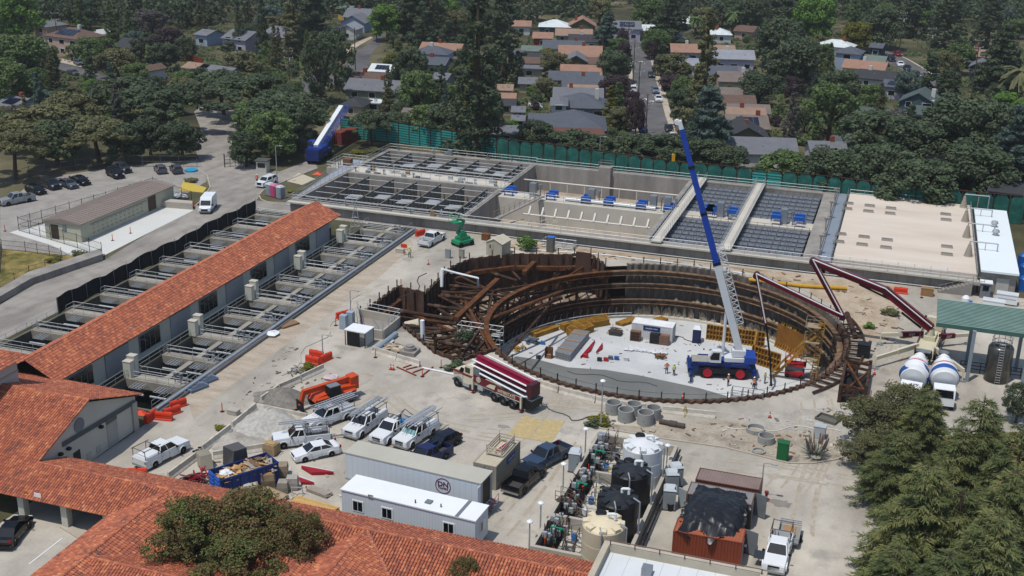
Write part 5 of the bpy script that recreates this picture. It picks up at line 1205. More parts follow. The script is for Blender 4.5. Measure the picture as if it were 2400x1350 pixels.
MB().prof([(-1.9,2.75),(-2.02,3.1),(-1.6,3.8),(-.75,3.8),(-.75,2.75)],-1.57,-.63).build('window',m_carglass,cabp)
MB().bx(1.0,-.8,3.0,2.8,.8,3.9).build('engine_housing',m_cwhite,cr)
Mi=(Matrix.Translation(cr.location)@Matrix.Rotation(ang,4,'Z')).inverted()
tipw=Vector(PV(1594,290,(-18,151.2),(-26.8,147.6)));basew=cr.matrix_basis@Vector((2.0,0,3.6))if False else(Matrix.Translation(cr.location)@Matrix.Rotation(ang,4,'Z'))@Vector((2.0,0,3.7))
tip=Mi@tipw;base=Vector((2.0,0,3.7));bd=(tip-base);BL=bd.length;bd.normalize()
def boomsec(f0,f1,w_,h_,m,name):return MB().beam(base+bd*BL*f0,base+bd*BL*f1,w_,h_).build(name,m,cr)
b1_=boomsec(0,.40,.98,1.15,m_cwhite,'boom_base');m_bb=mat('#1c3f96',.3,.05);boomsec(.40,.62,.84,.95,m_bb,'boom_section');boomsec(.62,.82,.75,.85,m_bb,'boom_section');boomsec(.82,.985,.66,.76,m_bb,'boom_section')
mb=MB()
for f in(.40,.62,.82):mb.beam(base+bd*BL*(f-.006),base+bd*BL*(f+.006),1.04 if f<.5 else .9,1.2 if f<.5 else 1.0)
mb.build('boom_collar',m_cdark,cr)
mb=MB().beam(tip-bd*.7,tip+bd*.4,.55,.8);mb.cyl(tip+Vector((-.4,-.35,.2)),tip+Vector((-.4,.35,.2)),.35,n=12);mb.build('boom_head',m_cwhite,cr)
MB().cyl(Vector((-.2,0,3.0)),base+bd*BL*.22,.2,n=8).build('lift_cylinder',m_cwhite,cr)
sx_=bd.cross(Vector((0,1,0))).normalized();sgn=1 if sx_.x>0 else-1;sx_*=sgn;mb=MB()
jo=base+bd*BL*.12+Vector((0,.3,0))+sx_*.6
J=[jo+sx_*a+Vector((0,b,0))for a,b in((0,0),(.85,0),(.85,-.7),(0,-.7))];jl=BL*.36
for q_ in J:mb.cyl(q_,q_+bd*jl,.05,n=5)
for k in range(14):
 for i in range(4):a_,b_=J[i],J[(i+1)%4];mb.cyl(a_+bd*jl*k/14,b_+bd*jl*(k+1)/14,.035,n=4);mb.cyl(a_+bd*jl*k/14,b_+bd*jl*k/14,.03,n=4)
mb.build('lattice_jib',mat('#c3c7ca',.5),cr)
xb=bd;yb_=Vector((0,-1,0));rt=Matrix((xb,-(xb.cross(Vector((0,-1,0)))),Vector((0,-1,0)))).transposed()
lt=text_mesh('BIGGE',.62,'lettering',mat('#1d3f8f',.4),cr,base+bd*BL*.27+Vector((0,-.51,0)),(-1*0,0,0));
_x,_z=bd,Vector((0,-1,0));_y=_z.cross(_x);lt.rotation_euler=Matrix((_x,_y,_z)).transposed().to_euler()
mb=MB()
for k in(-.12,.12):mb.cyl(tip+Vector((-.55,k,0)),tip+Vector((-.55,k,-4.0)),.02,n=4)
o_=mb.build('hoist_rope',m_dark,cr);MB().bx(tip.x-.75,-.2,tip.z-4.9,tip.x-.35,.2,tip.z-4.0).build('hook_block',mat('#b98a1a'),cr)
P0=G(742,378);tp=PV(800,252,(P0.x,P0.y),(P0.x-2,P0.y+14))
c2=T('mobile_crane','blue mobile crane with a thick white boom parked by the trees near the gate','crane',(P0.x,P0.y+1.5,0),R(98))
mb=MB().bx(-4.5,-1.3,.8,3.5,1.3,1.9);mb.bx(-4.5,-1.4,1.9,-2.6,1.4,3.0);mb.build('carrier',m_cblue,c2)
MB().bx(-3.0,-1.5,2.1,1.0,1.5,3.1).build('superstructure',mat('#1a3f8f',.4),c2);cb2=MB().bx(-2.6,.6,3.1,-.8,1.5,4.3).build('cab',mat('#1a3f8f',.4),c2);MB().bx(-2.63,.7,3.4,-1.0,1.53,4.1).build('window',m_carglass,cb2)
for x in(-3.3,-1.7,1.4,2.8):
 for s in(-1,1):wheel(c2,x,s*1.15,.62,.45)
Mi2=(Matrix.Translation(c2.location)@Matrix.Rotation(R(98),4,'Z')).inverted();t2=Mi2@tp;b2=Vector((-2.2,0,3.0))
MB().beam(b2,t2,.95,1.05).build('boom',mat('#d0d4d6',.35,.03),c2)
mb=MB();s2=Vector((0,-1.1,.1))
J=[b2+s2+Vector((0,a,b))for a,b in((0,0),(-.8,0),(-.8,.8),(0,.8))]
for q_ in J:mb.cyl(q_,q_+(t2-b2)*.98,.06,n=5)
for k in range(11):
 for i in range(4):mb.cyl(J[i]+(t2-b2)*k/11,J[(i+1)%4]+(t2-b2)*(k+1)/11,.04,n=4)
mb.build('lattice_jib',mat('#1f3d8c',.5),c2)
m_cream=mat('#c0baa2',.35,.05);m_maroon=mat('#5e0f1e',.3,.08);m_maroond=mat('#43101a',.4,.1)
def pump_truck(label,p,heading,deployed=False):
 t=T('concrete_pump_truck',label,'pump truck',tuple(p),heading)
 L=11.6
 mb=MB().bx(-6.0,-.5,.7,5.6,.5,1.1);mb.build('chassis',m_dark,t)
 hood=MB();loft(hood,[[(6.0,-.75,.75),(6.0,.75,.75),(6.0,.7,1.75),(6.0,-.7,1.75)],[(5.6,-.85,.7),(5.6,.85,.7),(5.6,.8,1.95),(5.6,-.8,1.95)],[(4.2,-1.0,.7),(4.2,1.0,.7),(4.2,.95,2.3),(4.2,-.95,2.3)]][::-1]);hood.build('hood',m_cream,t)
 cab=MB().add([(4.25,-1.1,.9),(4.25,1.1,.9),(2.5,1.1,.9),(2.5,-1.1,.9),(4.2,-1.1,2.2),(4.2,1.1,2.2),(2.5,1.1,2.2),(2.5,-1.1,2.2),(3.75,-1.0,3.05),(3.75,1.0,3.05),(2.55,1.05,3.15),(2.55,-1.05,3.15)],[(3,2,1,0),(0,1,5,4),(1,2,6,5),(2,3,7,6),(3,0,4,7),(4,5,9,8),(5,6,10,9),(6,7,11,10),(7,4,8,11),(8,9,10,11)]).build('cab',m_cream,t)
 MB().add([(4.2,-.95,2.28),(4.2,.95,2.28),(3.8,.88,2.98),(3.8,-.88,2.98)],[(0,1,2,3)]).v
 MB().add([(4.22,-.95,2.26),(4.22,.95,2.26),(3.82,.88,2.98),(3.82,-.88,2.98)],[(0,1,2,3)]).build('windscreen',m_carglass,cab)
 for s in(-1,1):
  MB().bx(3.0,s*1.1,2.2,3.75,s*1.125,2.85).build('side_window',m_carglass,cab)
  MB().bx(2.5,s*1.1,1.75,4.2,s*1.13,2.0).bx(4.2,s*1.0,1.75,5.9,s*.86,1.95).build('stripe',mat('#6e1420',.4),t)
  MB().beam((4.0,s*1.1,2.3),(4.15,s*1.5,2.6),.08,.5).build('mirror',m_black,cab)
  mb=MB();pts=[(4.95+cos(a)*.68,s*1.05,.55+sin(a)*.68)for a in[pi*j/8 for j in range(9)]]
  for a,b in zip(pts,pts[1:]):mb.beam(a,b,.5,.06)
  for xx in(-.9,-2.25,-3.6):
   pts=[(xx+cos(a)*.66,s*1.05,.55+sin(a)*.66)for a in[pi*j/8 for j in range(1,8)]]
   for a,b in zip(pts,pts[1:]):mb.beam(a,b,.55,.05)
  mb.build('mudguard',m_steelgrey,t)
  wheel(t,4.95,s*1.05,.54,.36)
  for xx in(-.9,-2.25,-3.6):wheel(t,xx,s*1.02,.54,.5)
  MB().bx(5.0,s*.62,1.05,6.05,s*.4,1.3).build('headlight',m_lamp,t)
  MB().bx(.9,s*.75,.7,1.7,s*1.2,1.3).build('fuel_tank',m_galv,t);MB().bx(3.0,s*.9,.5,4.0,s*1.25,.9).build('step',m_galv,t)
  mp=MB().prof([(2.3,1.5),(2.3,2.35),(-.3,2.2),(-1.0,2.0),(-4.6,1.75),(-5.0,1.5),(-4.8,1.25),(0,1.3)],s*1.15,s*1.22).build('side_panel',m_maroon,t)
  MB().prof([(.4,1.5),(-.2,1.95),(-1.1,2.02),(-.9,1.45)],s*1.22,s*1.235).build('panel_swoosh',m_cream,t)
  MB().prof([(-1.2,1.2),(-4.9,1.18),(-4.9,1.26),(-1.2,1.28)],s*1.2,s*1.24).build('panel_edge',m_cream,t)
  M_=Matrix.Rotation(-s*pi/2,4,'X');MB().cyl((1.55,s*1.22,1.95),(1.55,s*1.245,1.95),.34,n=20).build('emblem',m_cream,t);MB().cyl((1.55,s*1.245,1.95),(1.55,s*1.25,1.95),.26,n=20).build('emblem_ring',mat('#8f8a80'),t);MB().bx(1.49,s*1.25,1.75,1.61,s*1.255,2.15).build('emblem_mark',m_cream,t)
  text_mesh('INTERSTATE',.5,'lettering',m_cream,t,(-2.75,s*1.245,1.58),(R(90),R(-2*s*-1),0)if s<0 else(R(90),0,R(180)),bold=.012,sx=.95)
 mb=MB().bx(-4.4,-1.1,1.1,2.3,1.1,1.4);mb.build('deck',m_cream,t)
 hp=MB().prof([(-4.9,.9),(-5.2,1.6),(-6.3,1.6),(-6.1,.6),(-5.2,.5)],-.95,.95).build('hopper',m_black,t);MB().bx(-6.2,-.85,1.6,-5.3,.85,1.68).build('hopper_grate',m_steelgrey,hp);MB().bx(-1.5,-.7,1.4,1.0,.7,2.0).build('water_box',m_cream,t)
 MB().tube([(-4.2,-.9,1.9),(-5.4,-1.0,.7),(-6.2,-.6,.7)],.12,8).build('pipe',m_cream,t)
 if not deployed:
  m_mar2=mat('#7a1030',.3,.08)
  for i,(y,z,w_,h_,m)in enumerate(((-.55,3.25,.55,.7,m_mar2),(-.05,3.05,.4,.45,m_mar2),(-.6,2.5,.5,.5,m_maroond),(.45,2.65,.4,.45,m_maroond),(.2,2.15,.8,.4,m_steelgrey))):
   MB().beam((3.3-.3*(i%2),y,z+.4),(-5.7,y,z-.4),w_,h_).build('boom_section',m,t)
  for i,(y,z,x0)in enumerate(((-.95,3.75,2.2),(.32,3.28,3.3),(.72,2.85,3.1),(.98,2.3,1.6))):
   MB().tube([(x0,y,z+.35),(-5.2,y,z-.38),(-5.5,y,z-.25),(-5.5,y-.25,z-.25)],.1,8).build('boom_pipe',m_white,t)
  MB().bx(-6.1,-.6,2.0,-5.4,.95,3.5).build('boom_joint',m_maroond,t)
  MB().bx(1.7,-.8,1.4,2.6,.8,2.9).build('turret',m_steelgrey,t)
  for s in(-1,1):
   for x in(2.45,-4.9):o=MB().beam((x,s*1.2,1.9),(x,s*1.2,.45),.2,.2).build('outrigger',m_cream,t);MB().bx(x-.25,s*1.2-.25,.3,x+.25,s*1.2+.25,.4).build('foot_pad',m_maroon,o)
 return t
a,b=G(1068,898),G(1240,962);hd1=atan2(a.y-b.y,a.x-b.x);c_=G(1152,933)
a,b=G(1072,906),G(1222,967);c_=(a+b)/2;c_+=Vector((-(b-a).y,(b-a).x,0)).normalized()*1.15
P1=pump_truck('maroon and cream concrete pump truck with a folded boom beside the pit',(c_.x,c_.y,.01),atan2(a.y-b.y,a.x-b.x))
tc=G(2160,815);p2h=R(82)
P2=pump_truck('cream and maroon pump truck on outriggers with its boom reaching into the pit',(tc.x+.9,tc.y+.4,.01),p2h,True)
M2=Matrix.Translation(P2.location)@Matrix.Rotation(p2h,4,'Z');tur=M2@Vector((-.9,0,2.0));hose_end=G(1808,905,PITZ+.6)
TQ=(hose_end.x,hose_end.y);TP=(tur.x,tur.y)
bp=[tur+Z*.9]+[PV(u,v,TP,TQ)for u,v in((2055,668),(1905,612),(1975,742),(1773,645))]
MB().cyl(tur-Z*1.0,tur+Z*.9,.55,.45,12).build('turret',m_cream,P2,True)
pts=[tur+Z*1.0,bp[2],bp[3],bp[4]]
k1=PV(2075,680,TP,TQ)
for i,(a,b)in enumerate(((tur+Z*1.0,k1),(k1,bp[2]),(bp[2],bp[3]),(bp[3],bp[4]),(bp[4],PV(1795,760,TP,TQ)))):
 MB().beam(a,b,*((.8,1.1),(.66,.9),(.54,.7),(.45,.56),(.32,.4))[i]).build('boom_section',m_maroon,P2,True)
 off=Vector((0,-.55,.4));MB().tube([a+off,b+off],.08,7).build('boom_pipe',m_white,P2,True)
for q_ in(k1,bp[2],bp[3],bp[4]):MB().cyl(q_-Vector((0,.5,0)),q_+Vector((0,.5,0)),.42,n=12).build('boom_joint',m_maroond,P2,True)
MB().cyl(k1.lerp(tur,.1)-Z*.6,k1.lerp(bp[2],.35)-Z*.6,.13,n=8).build('hydraulic_ram',m_black,P2,True);MB().cyl(tur.lerp(k1,.2)-Z*.2,tur.lerp(k1,.62)-Z*.7,.15,n=8).build('hydraulic_ram',m_black,P2,True)
hz=PV(1795,760,TP,TQ);MB().tube([hz,hz.lerp(hose_end,.5)+Vector((.15,0,0)),hose_end],.13,7).build('hose',m_black,P2,True)
for(u,v),lab in(((2062,785),1),((2268,785),1),((2050,845),0),((2255,875),0)):
 a=M2@Vector((.6 if lab else-3.8,1.0 if u<2160 else-1.0,1.5));f=G(u,v+(22 if lab else 18),0);e=Vector((f.x,f.y,1.35));m_=a.lerp(e,.5)
 o=MB().beam(a,m_,.4,.6).build('outrigger',m_maroon if lab else m_cream,P2,True);MB().beam(m_,e,.3,.45).beam(e,f+Z*.1,.18,.18).build('outrigger_leg',m_cream,o,True);MB().box(f+Z*.06,(.8,.8,.12)).build('foot_pad',m_steelgrey,o,True)
 if lab:
  l_=text_mesh('D37',.42,'lettering',m_white,o);d_=(e-a).normalized()if u>2160 else(a-e).normalized();c_=a.lerp(e,.28);n_=Vector((d_.y,-d_.x,0)).normalized();n_=n_ if n_.y<0 else-n_
  l_.matrix_parent_inverse=o.matrix_parent_inverse if False else Matrix();up_=n_.cross(d_)
  Mt=Matrix((d_,up_,n_)).transposed().to_4x4();Mt.translation=c_+n_*.26;l_.matrix_basis=(Matrix.Translation(P2.location)@Matrix.Rotation(p2h,4,'Z')).inverted()@Mt
  o.matrix_parent_inverse=o.matrix_parent_inverse;l_.parent=P2
def mixer(label,p,heading,stripes):
 t=T('concrete_mixer',label,'mixer truck',tuple(p),heading,None)
 MB().bx(-3.8,-.5,.7,4.0,.5,1.1).build('chassis',m_dark,t)
 cab=MB().prof([(4.6,.6),(4.6,1.6),(4.3,2.5),(2.9,2.6),(2.9,.6)],-1.15,1.15).build('cab',m_white,t);MB().add([(4.63,-1.0,1.6),(4.63,1.0,1.6),(4.34,.95,2.42),(4.34,-.95,2.42)],[(0,1,2,3)]).build('windscreen',m_carglass,cab)
 for s in(-1,1):
  for x in(3.9,0,-1.4,-2.8):wheel(t,x,s*1.0,.52,.4)
 ax=Vector((-.95,0,.22)).normalized();M_=ax.to_track_quat('Z','Y').to_matrix().to_4x4();M_.translation=(2.3,0,2.5)
 prf=[(.5,0),(1.05,.2),(1.42,.9),(1.46,2.2),(1.15,3.4),(.7,4.6),(.5,5.0)]
 d=MB();n=60;o=0
 cols=stripes
 segs=[(prf[i][0]+(prf[i+1][0]-prf[i][0])*j/4,prf[i][1]+(prf[i+1][1]-prf[i][1])*j/8)for i in range(6)for j in range(8)]+[prf[-1]]
 d.lathe(segs,(0,0,0),n,0,M_)
 for fi in range((len(segs)-1)*n):
  i,k=divmod(fi,n);z=segs[i][1];d.mi[fi]=cols(z,k/n)
 d.build('drum',[mat('#cfd2d3',.35,.03),mat('#b5252f',.4),mat('#2b4f8f',.4)],t,smooth=True)
 MB().prof([(-3.6,1.1),(-3.9,3.1),(-3.3,3.3),(-2.9,1.1)],-.75,.75).build('frame',m_steelgrey,t)
 MB().lathe([(.35,0),(.65,.45),(.6,.45),(.3,.02)],(-3.9,0,3.3),12).build('hopper',m_steelgrey,t);MB().slab((-3.9,-.3,2.4),(-3.9,.3,2.4),(-5.0,.25,1.7),(-5.0,-.25,1.7),.08).build('chute',m_steelgrey,t)
 return t
rear2=M2@Vector((-6.6,0,0))
mixer('white concrete mixer with red bands and a blue swoosh, left of the pair',tuple(G(2140,915)+Vector((0,-.5,.01))),R(-97),lambda z,u:1 if 1.9<z<2.3 or 2.7<z<3.1 else(2 if .45<z<1.8 and sin(12.57*u+z*1.6)>.45 else 0))
mixer('white concrete mixer with a red band over a broad blue band, right of the pair',tuple(G(2204,920)+Vector((0,-.5,.01))),R(-88),lambda z,u:1 if 1.9<z<2.5 else(2 if .7<z<1.6 else 0))
p=G(770,950);th=T('telehandler','orange telescopic handler with a lowered boom beside the gravel heaps','telehandler',(p.x,p.y+.6,0),hd((820,925),(720,955)))
m_jlg=mat('#b5431a',.45,.1)
MB().prof([(-2.9,.7),(-2.9,1.7),(-1.2,1.9),(2.0,1.5),(2.4,1.0),(2.0,.7)],-.75,.75).build('body',m_jlg,th)
cb=MB().prof([(.9,1.2),(.8,2.5),(-.6,2.5),(-.8,1.2)],.3,1.2).build('cab',m_black,th);MB().prof([(.75,2.45),(.75,2.55),(-.6,2.55),(-.6,2.45)],.25,1.22).build('cab_roof',m_steelgrey,cb)
MB().beam((-3.1,-.25,2.3),(3.3,-.25,2.15),.5,.55).build('boom',m_jlg,th);MB().prof([(-3.4,1.1),(-3.4,2.7),(-2.4,2.6),(-2.4,1.1)],-.7,.5).build('boom_mount',m_jlg,th)
MB().beam((3.2,-.25,2.3),(3.7,-.25,.7),.4,.45).build('boom_head',m_jlg,th);fk=MB().bx(3.75,-.9,.2,3.85,.6,1.3)
for y in(-.6,.3):fk.bx(3.8,y-.07,.15,5.0,y+.07,.22)
fk.build('fork',m_dark,th);MB().prof([(.3,2.05),(.6,2.4),(-.9,2.4),(-1.2,2.05)],-.52,-.505).build('boom_decal',mat('#c9a62a',.5),th)
for x in(-1.9,1.6):
 for s in(-1,1):wheel(th,x,s*1.05,.68,.45,m_jlg);MB().bx(x-.75,s*.75,1.35,x+.75,s*1.3,1.45).build('mudguard',m_jlg,th)
p=G(1080,578);gl=T('boom_lift','green articulated boom lift with a raised basket parked by the booth','boom lift',(p.x,p.y+.8,0),R(60));m_gr=mat('#1b8157',.45,.08)
MB().bx(-1.5,-1.0,.5,1.5,1.0,1.0).bx(-1.0,-.7,1.0,1.0,.7,1.5).build('chassis',m_gr,gl);MB().prof([(-1.1,1.5),(-.9,2.3),(.2,2.4),(.5,1.5)],-.6,.1).build('turret',m_gr,gl);MB().beam((-.8,.4,1.9),(.6,.4,3.9),.35,.4).beam((.6,.4,3.9),(-.9,.4,4.3),.28,.32).build('boom',m_gr,gl)
MB().bx(-1.8,-.5,3.9,-.6,1.3,4.0).rail([(-1.8,-.5,4),(-.6,-.5,4),(-.6,1.3,4),(-1.8,1.3,4),(-1.8,-.5,4)],1.1,.9,.03).build('basket',m_gr,gl)
for x in(-1.1,1.1):
 for s in(-1,1):wheel(gl,x,s*.95,.42,.3)
p=G(1860,885,PITZ);sl_=T('scissor_lift','red scissor lift standing on the pit floor near the right wall','scissor lift',(p.x,p.y+.6,PITZ),R(4));m_skred=mat('#a01a22',.4,.06)
MB().bx(-1.3,-.8,.25,1.3,.8,.95).build('base',m_skred,sl_);MB().bx(-1.1,-.6,.95,1.1,.6,1.7).build('scissor_stack',m_steelgrey,sl_);MB().bx(-1.4,-.8,1.7,1.4,.8,1.95).build('platform',m_skred,sl_);MB().rail([(-1.4,-.8,1.95),(1.4,-.8,1.95),(1.4,.8,1.95),(-1.4,.8,1.95),(-1.4,-.8,1.95)],1.1,.7,.04).build('railing',m_skred,sl_)
for x in(-.95,.95):
 for s in(-1,1):wheel(sl_,x,s*.7,.3,.22)
 # people
m_skin=mat('#9a6a50',.6,.05);m_jean=mat('#1d2331',.8,.1);m_boot=mat('#2a1d14',.8);m_hivis=mat('#c85a1a',.7,.08);m_lime=mat('#b5c62a',.7,.08);m_hat=mat('#d4d4cf',.35,.03)
def person_parts(pose):
 "one continuous skinned body (standing 1.75 m) and its clothes; facing -Y"
 J={'pel':(0,0,.95),'bel':(0,.0,1.1),'chest':(0,.02,1.32),'neck':(0,.02,1.47),'head':(0,0,1.56),'top':(0,0,1.70)}
 Rr={'pel':.15,'bel':.135,'chest':.155,'neck':.058,'head':.088,'top':.075}
 E_=[('pel','bel'),('bel','chest'),('chest','neck'),('neck','head'),('head','top')]
 for s,n in((-1,'l'),(1,'r')):
  J.update({n+'hip':(s*.1,0,.9),n+'kn':(s*.12,-.02,.5),n+'an':(s*.13,.02,.09),n+'toe':(s*.15,-.13,.04),n+'sh':(s*.2,.02,1.40)})
  Rr.update({n+'hip':.095,n+'kn':.062,n+'an':.045,n+'toe':.04,n+'sh':.068})
  if pose==1:el,wr=(s*.40,.05,1.18),(s*.22,-.08,1.06)
  elif pose==2 and s>0:el,wr=(s*.32,-.16,1.20),(s*.25,-.40,1.28)
  else:el,wr=(s*.27,.03,1.13),(s*.27,-.05,.88)
  J[n+'el']=el;J[n+'wr']=wr;Rr[n+'el']=.043;Rr[n+'wr']=.030
  E_+=[('pel',n+'hip'),(n+'hip',n+'kn'),(n+'kn',n+'an'),(n+'an',n+'toe'),('chest',n+'sh'),(n+'sh',n+'el'),(n+'el',n+'wr')]
  d=(Vector(wr)-Vector(el)).normalized();side=Vector((0,1,0)).cross(d).normalized()if abs(d.y)<.9 else Vector((1,0,0))
  f0=Vector((0,-1,0))if abs(d.y)<.8 else Vector((0,0,1));pal=Vector(wr)+d*.07;J[n+'pal']=tuple(pal);Rr[n+'pal']=.028;E_.append((n+'wr',n+'pal'))
  for k in range(4):
   a=pal+f0*(.03-.02*k)+d*.03;b=a+d*(.045,.055,.05,.038)[k]-side*s*.012;J[n+'f%d'%k]=tuple(a);J[n+'g%d'%k]=tuple(b);Rr[n+'f%d'%k]=.011;Rr[n+'g%d'%k]=.009;E_+=[(n+'pal',n+'f%d'%k),(n+'f%d'%k,n+'g%d'%k)]
  th=Vector(wr)+d*.03+f0*.035;J[n+'th']=tuple(th);J[n+'tt']=tuple(th+d*.04+f0*.012);Rr[n+'th']=.012;Rr[n+'tt']=.009;E_+=[(n+'wr',n+'th'),(n+'th',n+'tt')]
 ks=list(J);me=bpy.data.meshes.new('body');me.from_pydata([J[k]for k in ks],[(ks.index(a),ks.index(b))for a,b in E_],[])
 o=bpy.data.objects.new('body',me);COL.objects.link(o);md=o.modifiers.new('skin','SKIN');md.use_smooth_shade=True
 for i,k in enumerate(ks):me.skin_vertices[0].data[i].radius=(Rr[k]*1.0,Rr[k]*(.72 if k in('pel','bel','chest')else 1));me.skin_vertices[0].data[i].use_root=k=='pel'
 o.modifiers.new('sub','SUBSURF').levels=1
 bpy.context.view_layer.update();m2=bpy.data.meshes.new_from_object(o.evaluated_get(bpy.context.evaluated_depsgraph_get()));bpy.data.objects.remove(o)
 m2.materials.clear();m2.materials.append(m_skin);m2.materials.append(m_jean);m2.materials.append(m_boot);m2.materials.append(mat('#5b6a7a',.8))
 for p in m2.polygons:
  z=p.center.z;x=abs(p.center.x);p.material_index=2 if z<.14 else(1 if z<1.0 and not(x>.2 and z>.7)else(3 if z<1.46 and not(x>.235 and z<1.15)else 0))
 return m2
BODY=[person_parts(k)for k in range(3)]
def vest_mesh(m):
 mb=MB();rings=[]
 for z,a,b in((.92,.20,.155),(1.1,.19,.15),(1.3,.225,.165),(1.42,.20,.13),(1.47,.11,.09)):rings.append([(a*cos(2*pi*k/16),b*sin(2*pi*k/16)+.01,z)for k in range(16)])
 loft(mb,rings,cap=False);return mb.mesh('vest',m,True)
VEST={0:vest_mesh(m_hivis),1:vest_mesh(m_lime)}
bm1=MB()
for z in(1.0,1.16):bm1.lathe([(.212,z),(.212,z+.05)],(0,.01,0),14,0,Matrix.Diagonal((1,.78,1,1)))
BAND=bm1.mesh('reflective_band',mat('#c7c9c4',.4));HAT=MB().lathe([(.15,1.665),(.118,1.68),(.115,1.74),(.075,1.79),(.001,1.80)],(0,0,0),14).mesh('hard_hat',m_hat,True)
fm=MB().bx(-.05,-.098,1.60,-.025,-.09,1.612).bx(.025,-.098,1.60,.05,-.09,1.612).bx(-.012,-.118,1.565,.012,-.09,1.60).bx(-.03,-.1,1.535,.03,-.09,1.545);FACE=fm.mesh('face',mat('#3a241b',.7))
HAIR=MB().lathe([(.096,1.56),(.1,1.62),(.1,1.68)],(0,.012,0),12).mesh('hair',mat('#1d1512'))
def person(label,p,rz,pose,vest):
 t=T('person',label,'person',tuple(p),rz,None)
 for me in(BODY[pose],VEST[vest],BAND,HAT,FACE,HAIR):
  o=bpy.data.objects.new(me.name.split('.')[0],me);COL.objects.link(o);o.parent=t
 return t
person('worker in a lime vest and white hard hat walking beside the long trench road',G(960,604),R(200),2,1)
person('worker in an orange vest with hands on hips on the pit floor, left of two',G(1562,876,PITZ),R(20),1,0)
person('worker in a lime and orange vest standing on the pit floor, right of two',G(1579,880,PITZ),R(-40),0,1)
person('worker in an orange vest on the scaffold side of the crane',G(1706,905,PITZ),R(60),1,0)
person('worker in an orange vest bending over the near rim scaffold',G(1766,912,PITZ),R(160),2,0)
person('worker in a lime vest beside the pump hose end on the pit floor',G(1792,899,PITZ),R(80),0,1)
person('worker in an orange vest holding the pump hose end on the pit floor',G(1805,904,PITZ),R(-90),2,0)
person('worker in a lime vest standing between the two concrete mixers',G(2170,925),R(10),0,1)
person('person in dark clothes standing by the white suv at the gate',G(603,430),R(30),0,0)
person('worker in an orange vest in the dark left part of the side bay',G(1033,762,-5.6),R(30),1,0)
# trailers
dn=T('semi_trailer','long pale box trailer with a round maroon emblem on its side','trailer',(-39.4,92.1,0),R(-4.5))
m_trl=mat('#c0c6ca',.5,.03,.3)
MB().bx(-7.2,-1.3,1.1,7.1,1.3,3.85).build('body',m_trl,dn);MB().bx(-7.25,-1.35,3.85,7.2,1.35,3.95).build('roof',mat('#a7a498',.6,.08,.3),dn)
mb=MB()
for s in(-1,1):mb.bx(-7.22,s*1.32,1.0,7.15,s*1.28,1.2)
mb.bx(7.1,-1.3,1.1,7.15,-.85,3.85).bx(7.1,.85,1.1,7.15,1.3,3.85);mb.build('frame',mat('#8b9296',.5),dn);MB().bx(7.1,-.85,1.2,7.13,.85,3.7).build('door',m_black,dn)
MB().bx(7.1,-1.95,1.15,7.16,-1.32,3.75).build('open_door',m_trl,dn)
for x in(-5.8,-4.5):
 for s in(-1,1):wheel(dn,x,s*1.05,.5,.4)
mb=MB().bx(4,-.5,0,4.2,.5,1.1);mb.build('landing_leg',m_dark,dn)
m_mar=mat('#5a1238',.5)
ring_=MB();n=32
for k in range(n):
 if k in(7,8,23,24)and False:continue
 a,b=2*pi*k/n,2*pi*(k+1)/n;ring_.add([(3.3+rr_*cos(q_),-1.325,2.75+rr_*sin(q_))for q_ in(a,b)for rr_ in(.80,.72)]+[(3.3+rr_*cos(q_),-1.30,2.75+rr_*sin(q_))for q_ in(a,b)for rr_ in(.80,.72)],[(0,1,3,2),(0,4,5,1),(2,3,7,6),(0,2,6,4)])
ring_.build('emblem_ring',m_mar,dn);text_mesh('DN',.68,'lettering',m_mar,dn,(3.3,-1.32,2.9),(R(90),0,0),bold=.02,sx=1.1);text_mesh('TANKS',.27,'lettering',m_mar,dn,(3.3,-1.32,2.5),(R(90),0,0),bold=.008,sx=1.2)
of=T('office_trailer','white office trailer with a bright white roof and three side windows beside the tiled arcade','trailer',(-37.5,86.7,0),R(-4))
MB().bx(-6.7,-1.42,.55,6.7,1.42,3.3).build('body',m_trl,of);mb=MB();m_seam=mat('#a3a9ad',.6)
for k in range(44):mb.bx(-6.6+k*.305,-1.424,.7,-6.585+k*.305,-1.42,3.25)
mb.build('panel_seam',m_seam,of);mb=MB()
for k in range(24):mb.bx(-7.0+k*.6,-1.304,1.2,-6.98+k*.6,-1.3,3.8)
mb.build('panel_seam',m_seam,dn);MB().bx(-6.78,-1.5,3.3,6.78,1.5,3.42).build('roof',mat('#d6d9d9',.5,.04,.5),of)
mb=MB()
for s in(-1,1):mb.bx(-6.72,s*1.45,.5,6.72,s*1.42,.68)
mb.build('skirt',mat('#b9bfc2'),of)
for x in(-5.0,-2.0,4.15):
 f=MB().bx(x-.6,-1.47,1.45,x+.6,-1.42,2.6).build('window',m_white,of);g_=MB()
 for q_ in(0,1):g_.bx(x-.48+q_*.5,-1.485,1.57,x-.04+q_*.5,-1.47,2.48)
 g_.build('pane',m_carglass,f)
f=MB().bx(6.7,-.4,1.5,6.75,.75,2.6).build('window',m_white,of);MB().bx(6.75,-.3,1.6,6.765,.2,2.5).build('pane',m_carglass,f)
MB().bx(4.75,-1.5,3.42,5.1,1.5,3.435).build('roof_seam',m_steelgrey,of);MB().bx(1.35,-.6,3.42,1.95,0,3.55).build('roof_hatch',m_steelgrey,of);MB().cyl((.6,-.9,3.42),(.6,-.9,3.75),.06).cyl((3.0,-.6,3.42),(3.0,-.6,3.75),.06).build('roof_vent',m_dark,of)
MB().bx(-3.9,-1.5,3.2,-3.4,-1.4,3.5).build('junction_box',m_steelgrey,of)
mb=MB()
for x in(-5.5,-2,2,5.5):mb.bx(x-.3,-1,0,x+.3,1,.55)
mb.build('wheel_block',m_dark,of)
sx_t=T('steel_stairs','red railed steel access stairs at the right end of the long trailer','stairs',tuple(G(1160,1195)),R(-30));mb=MB()
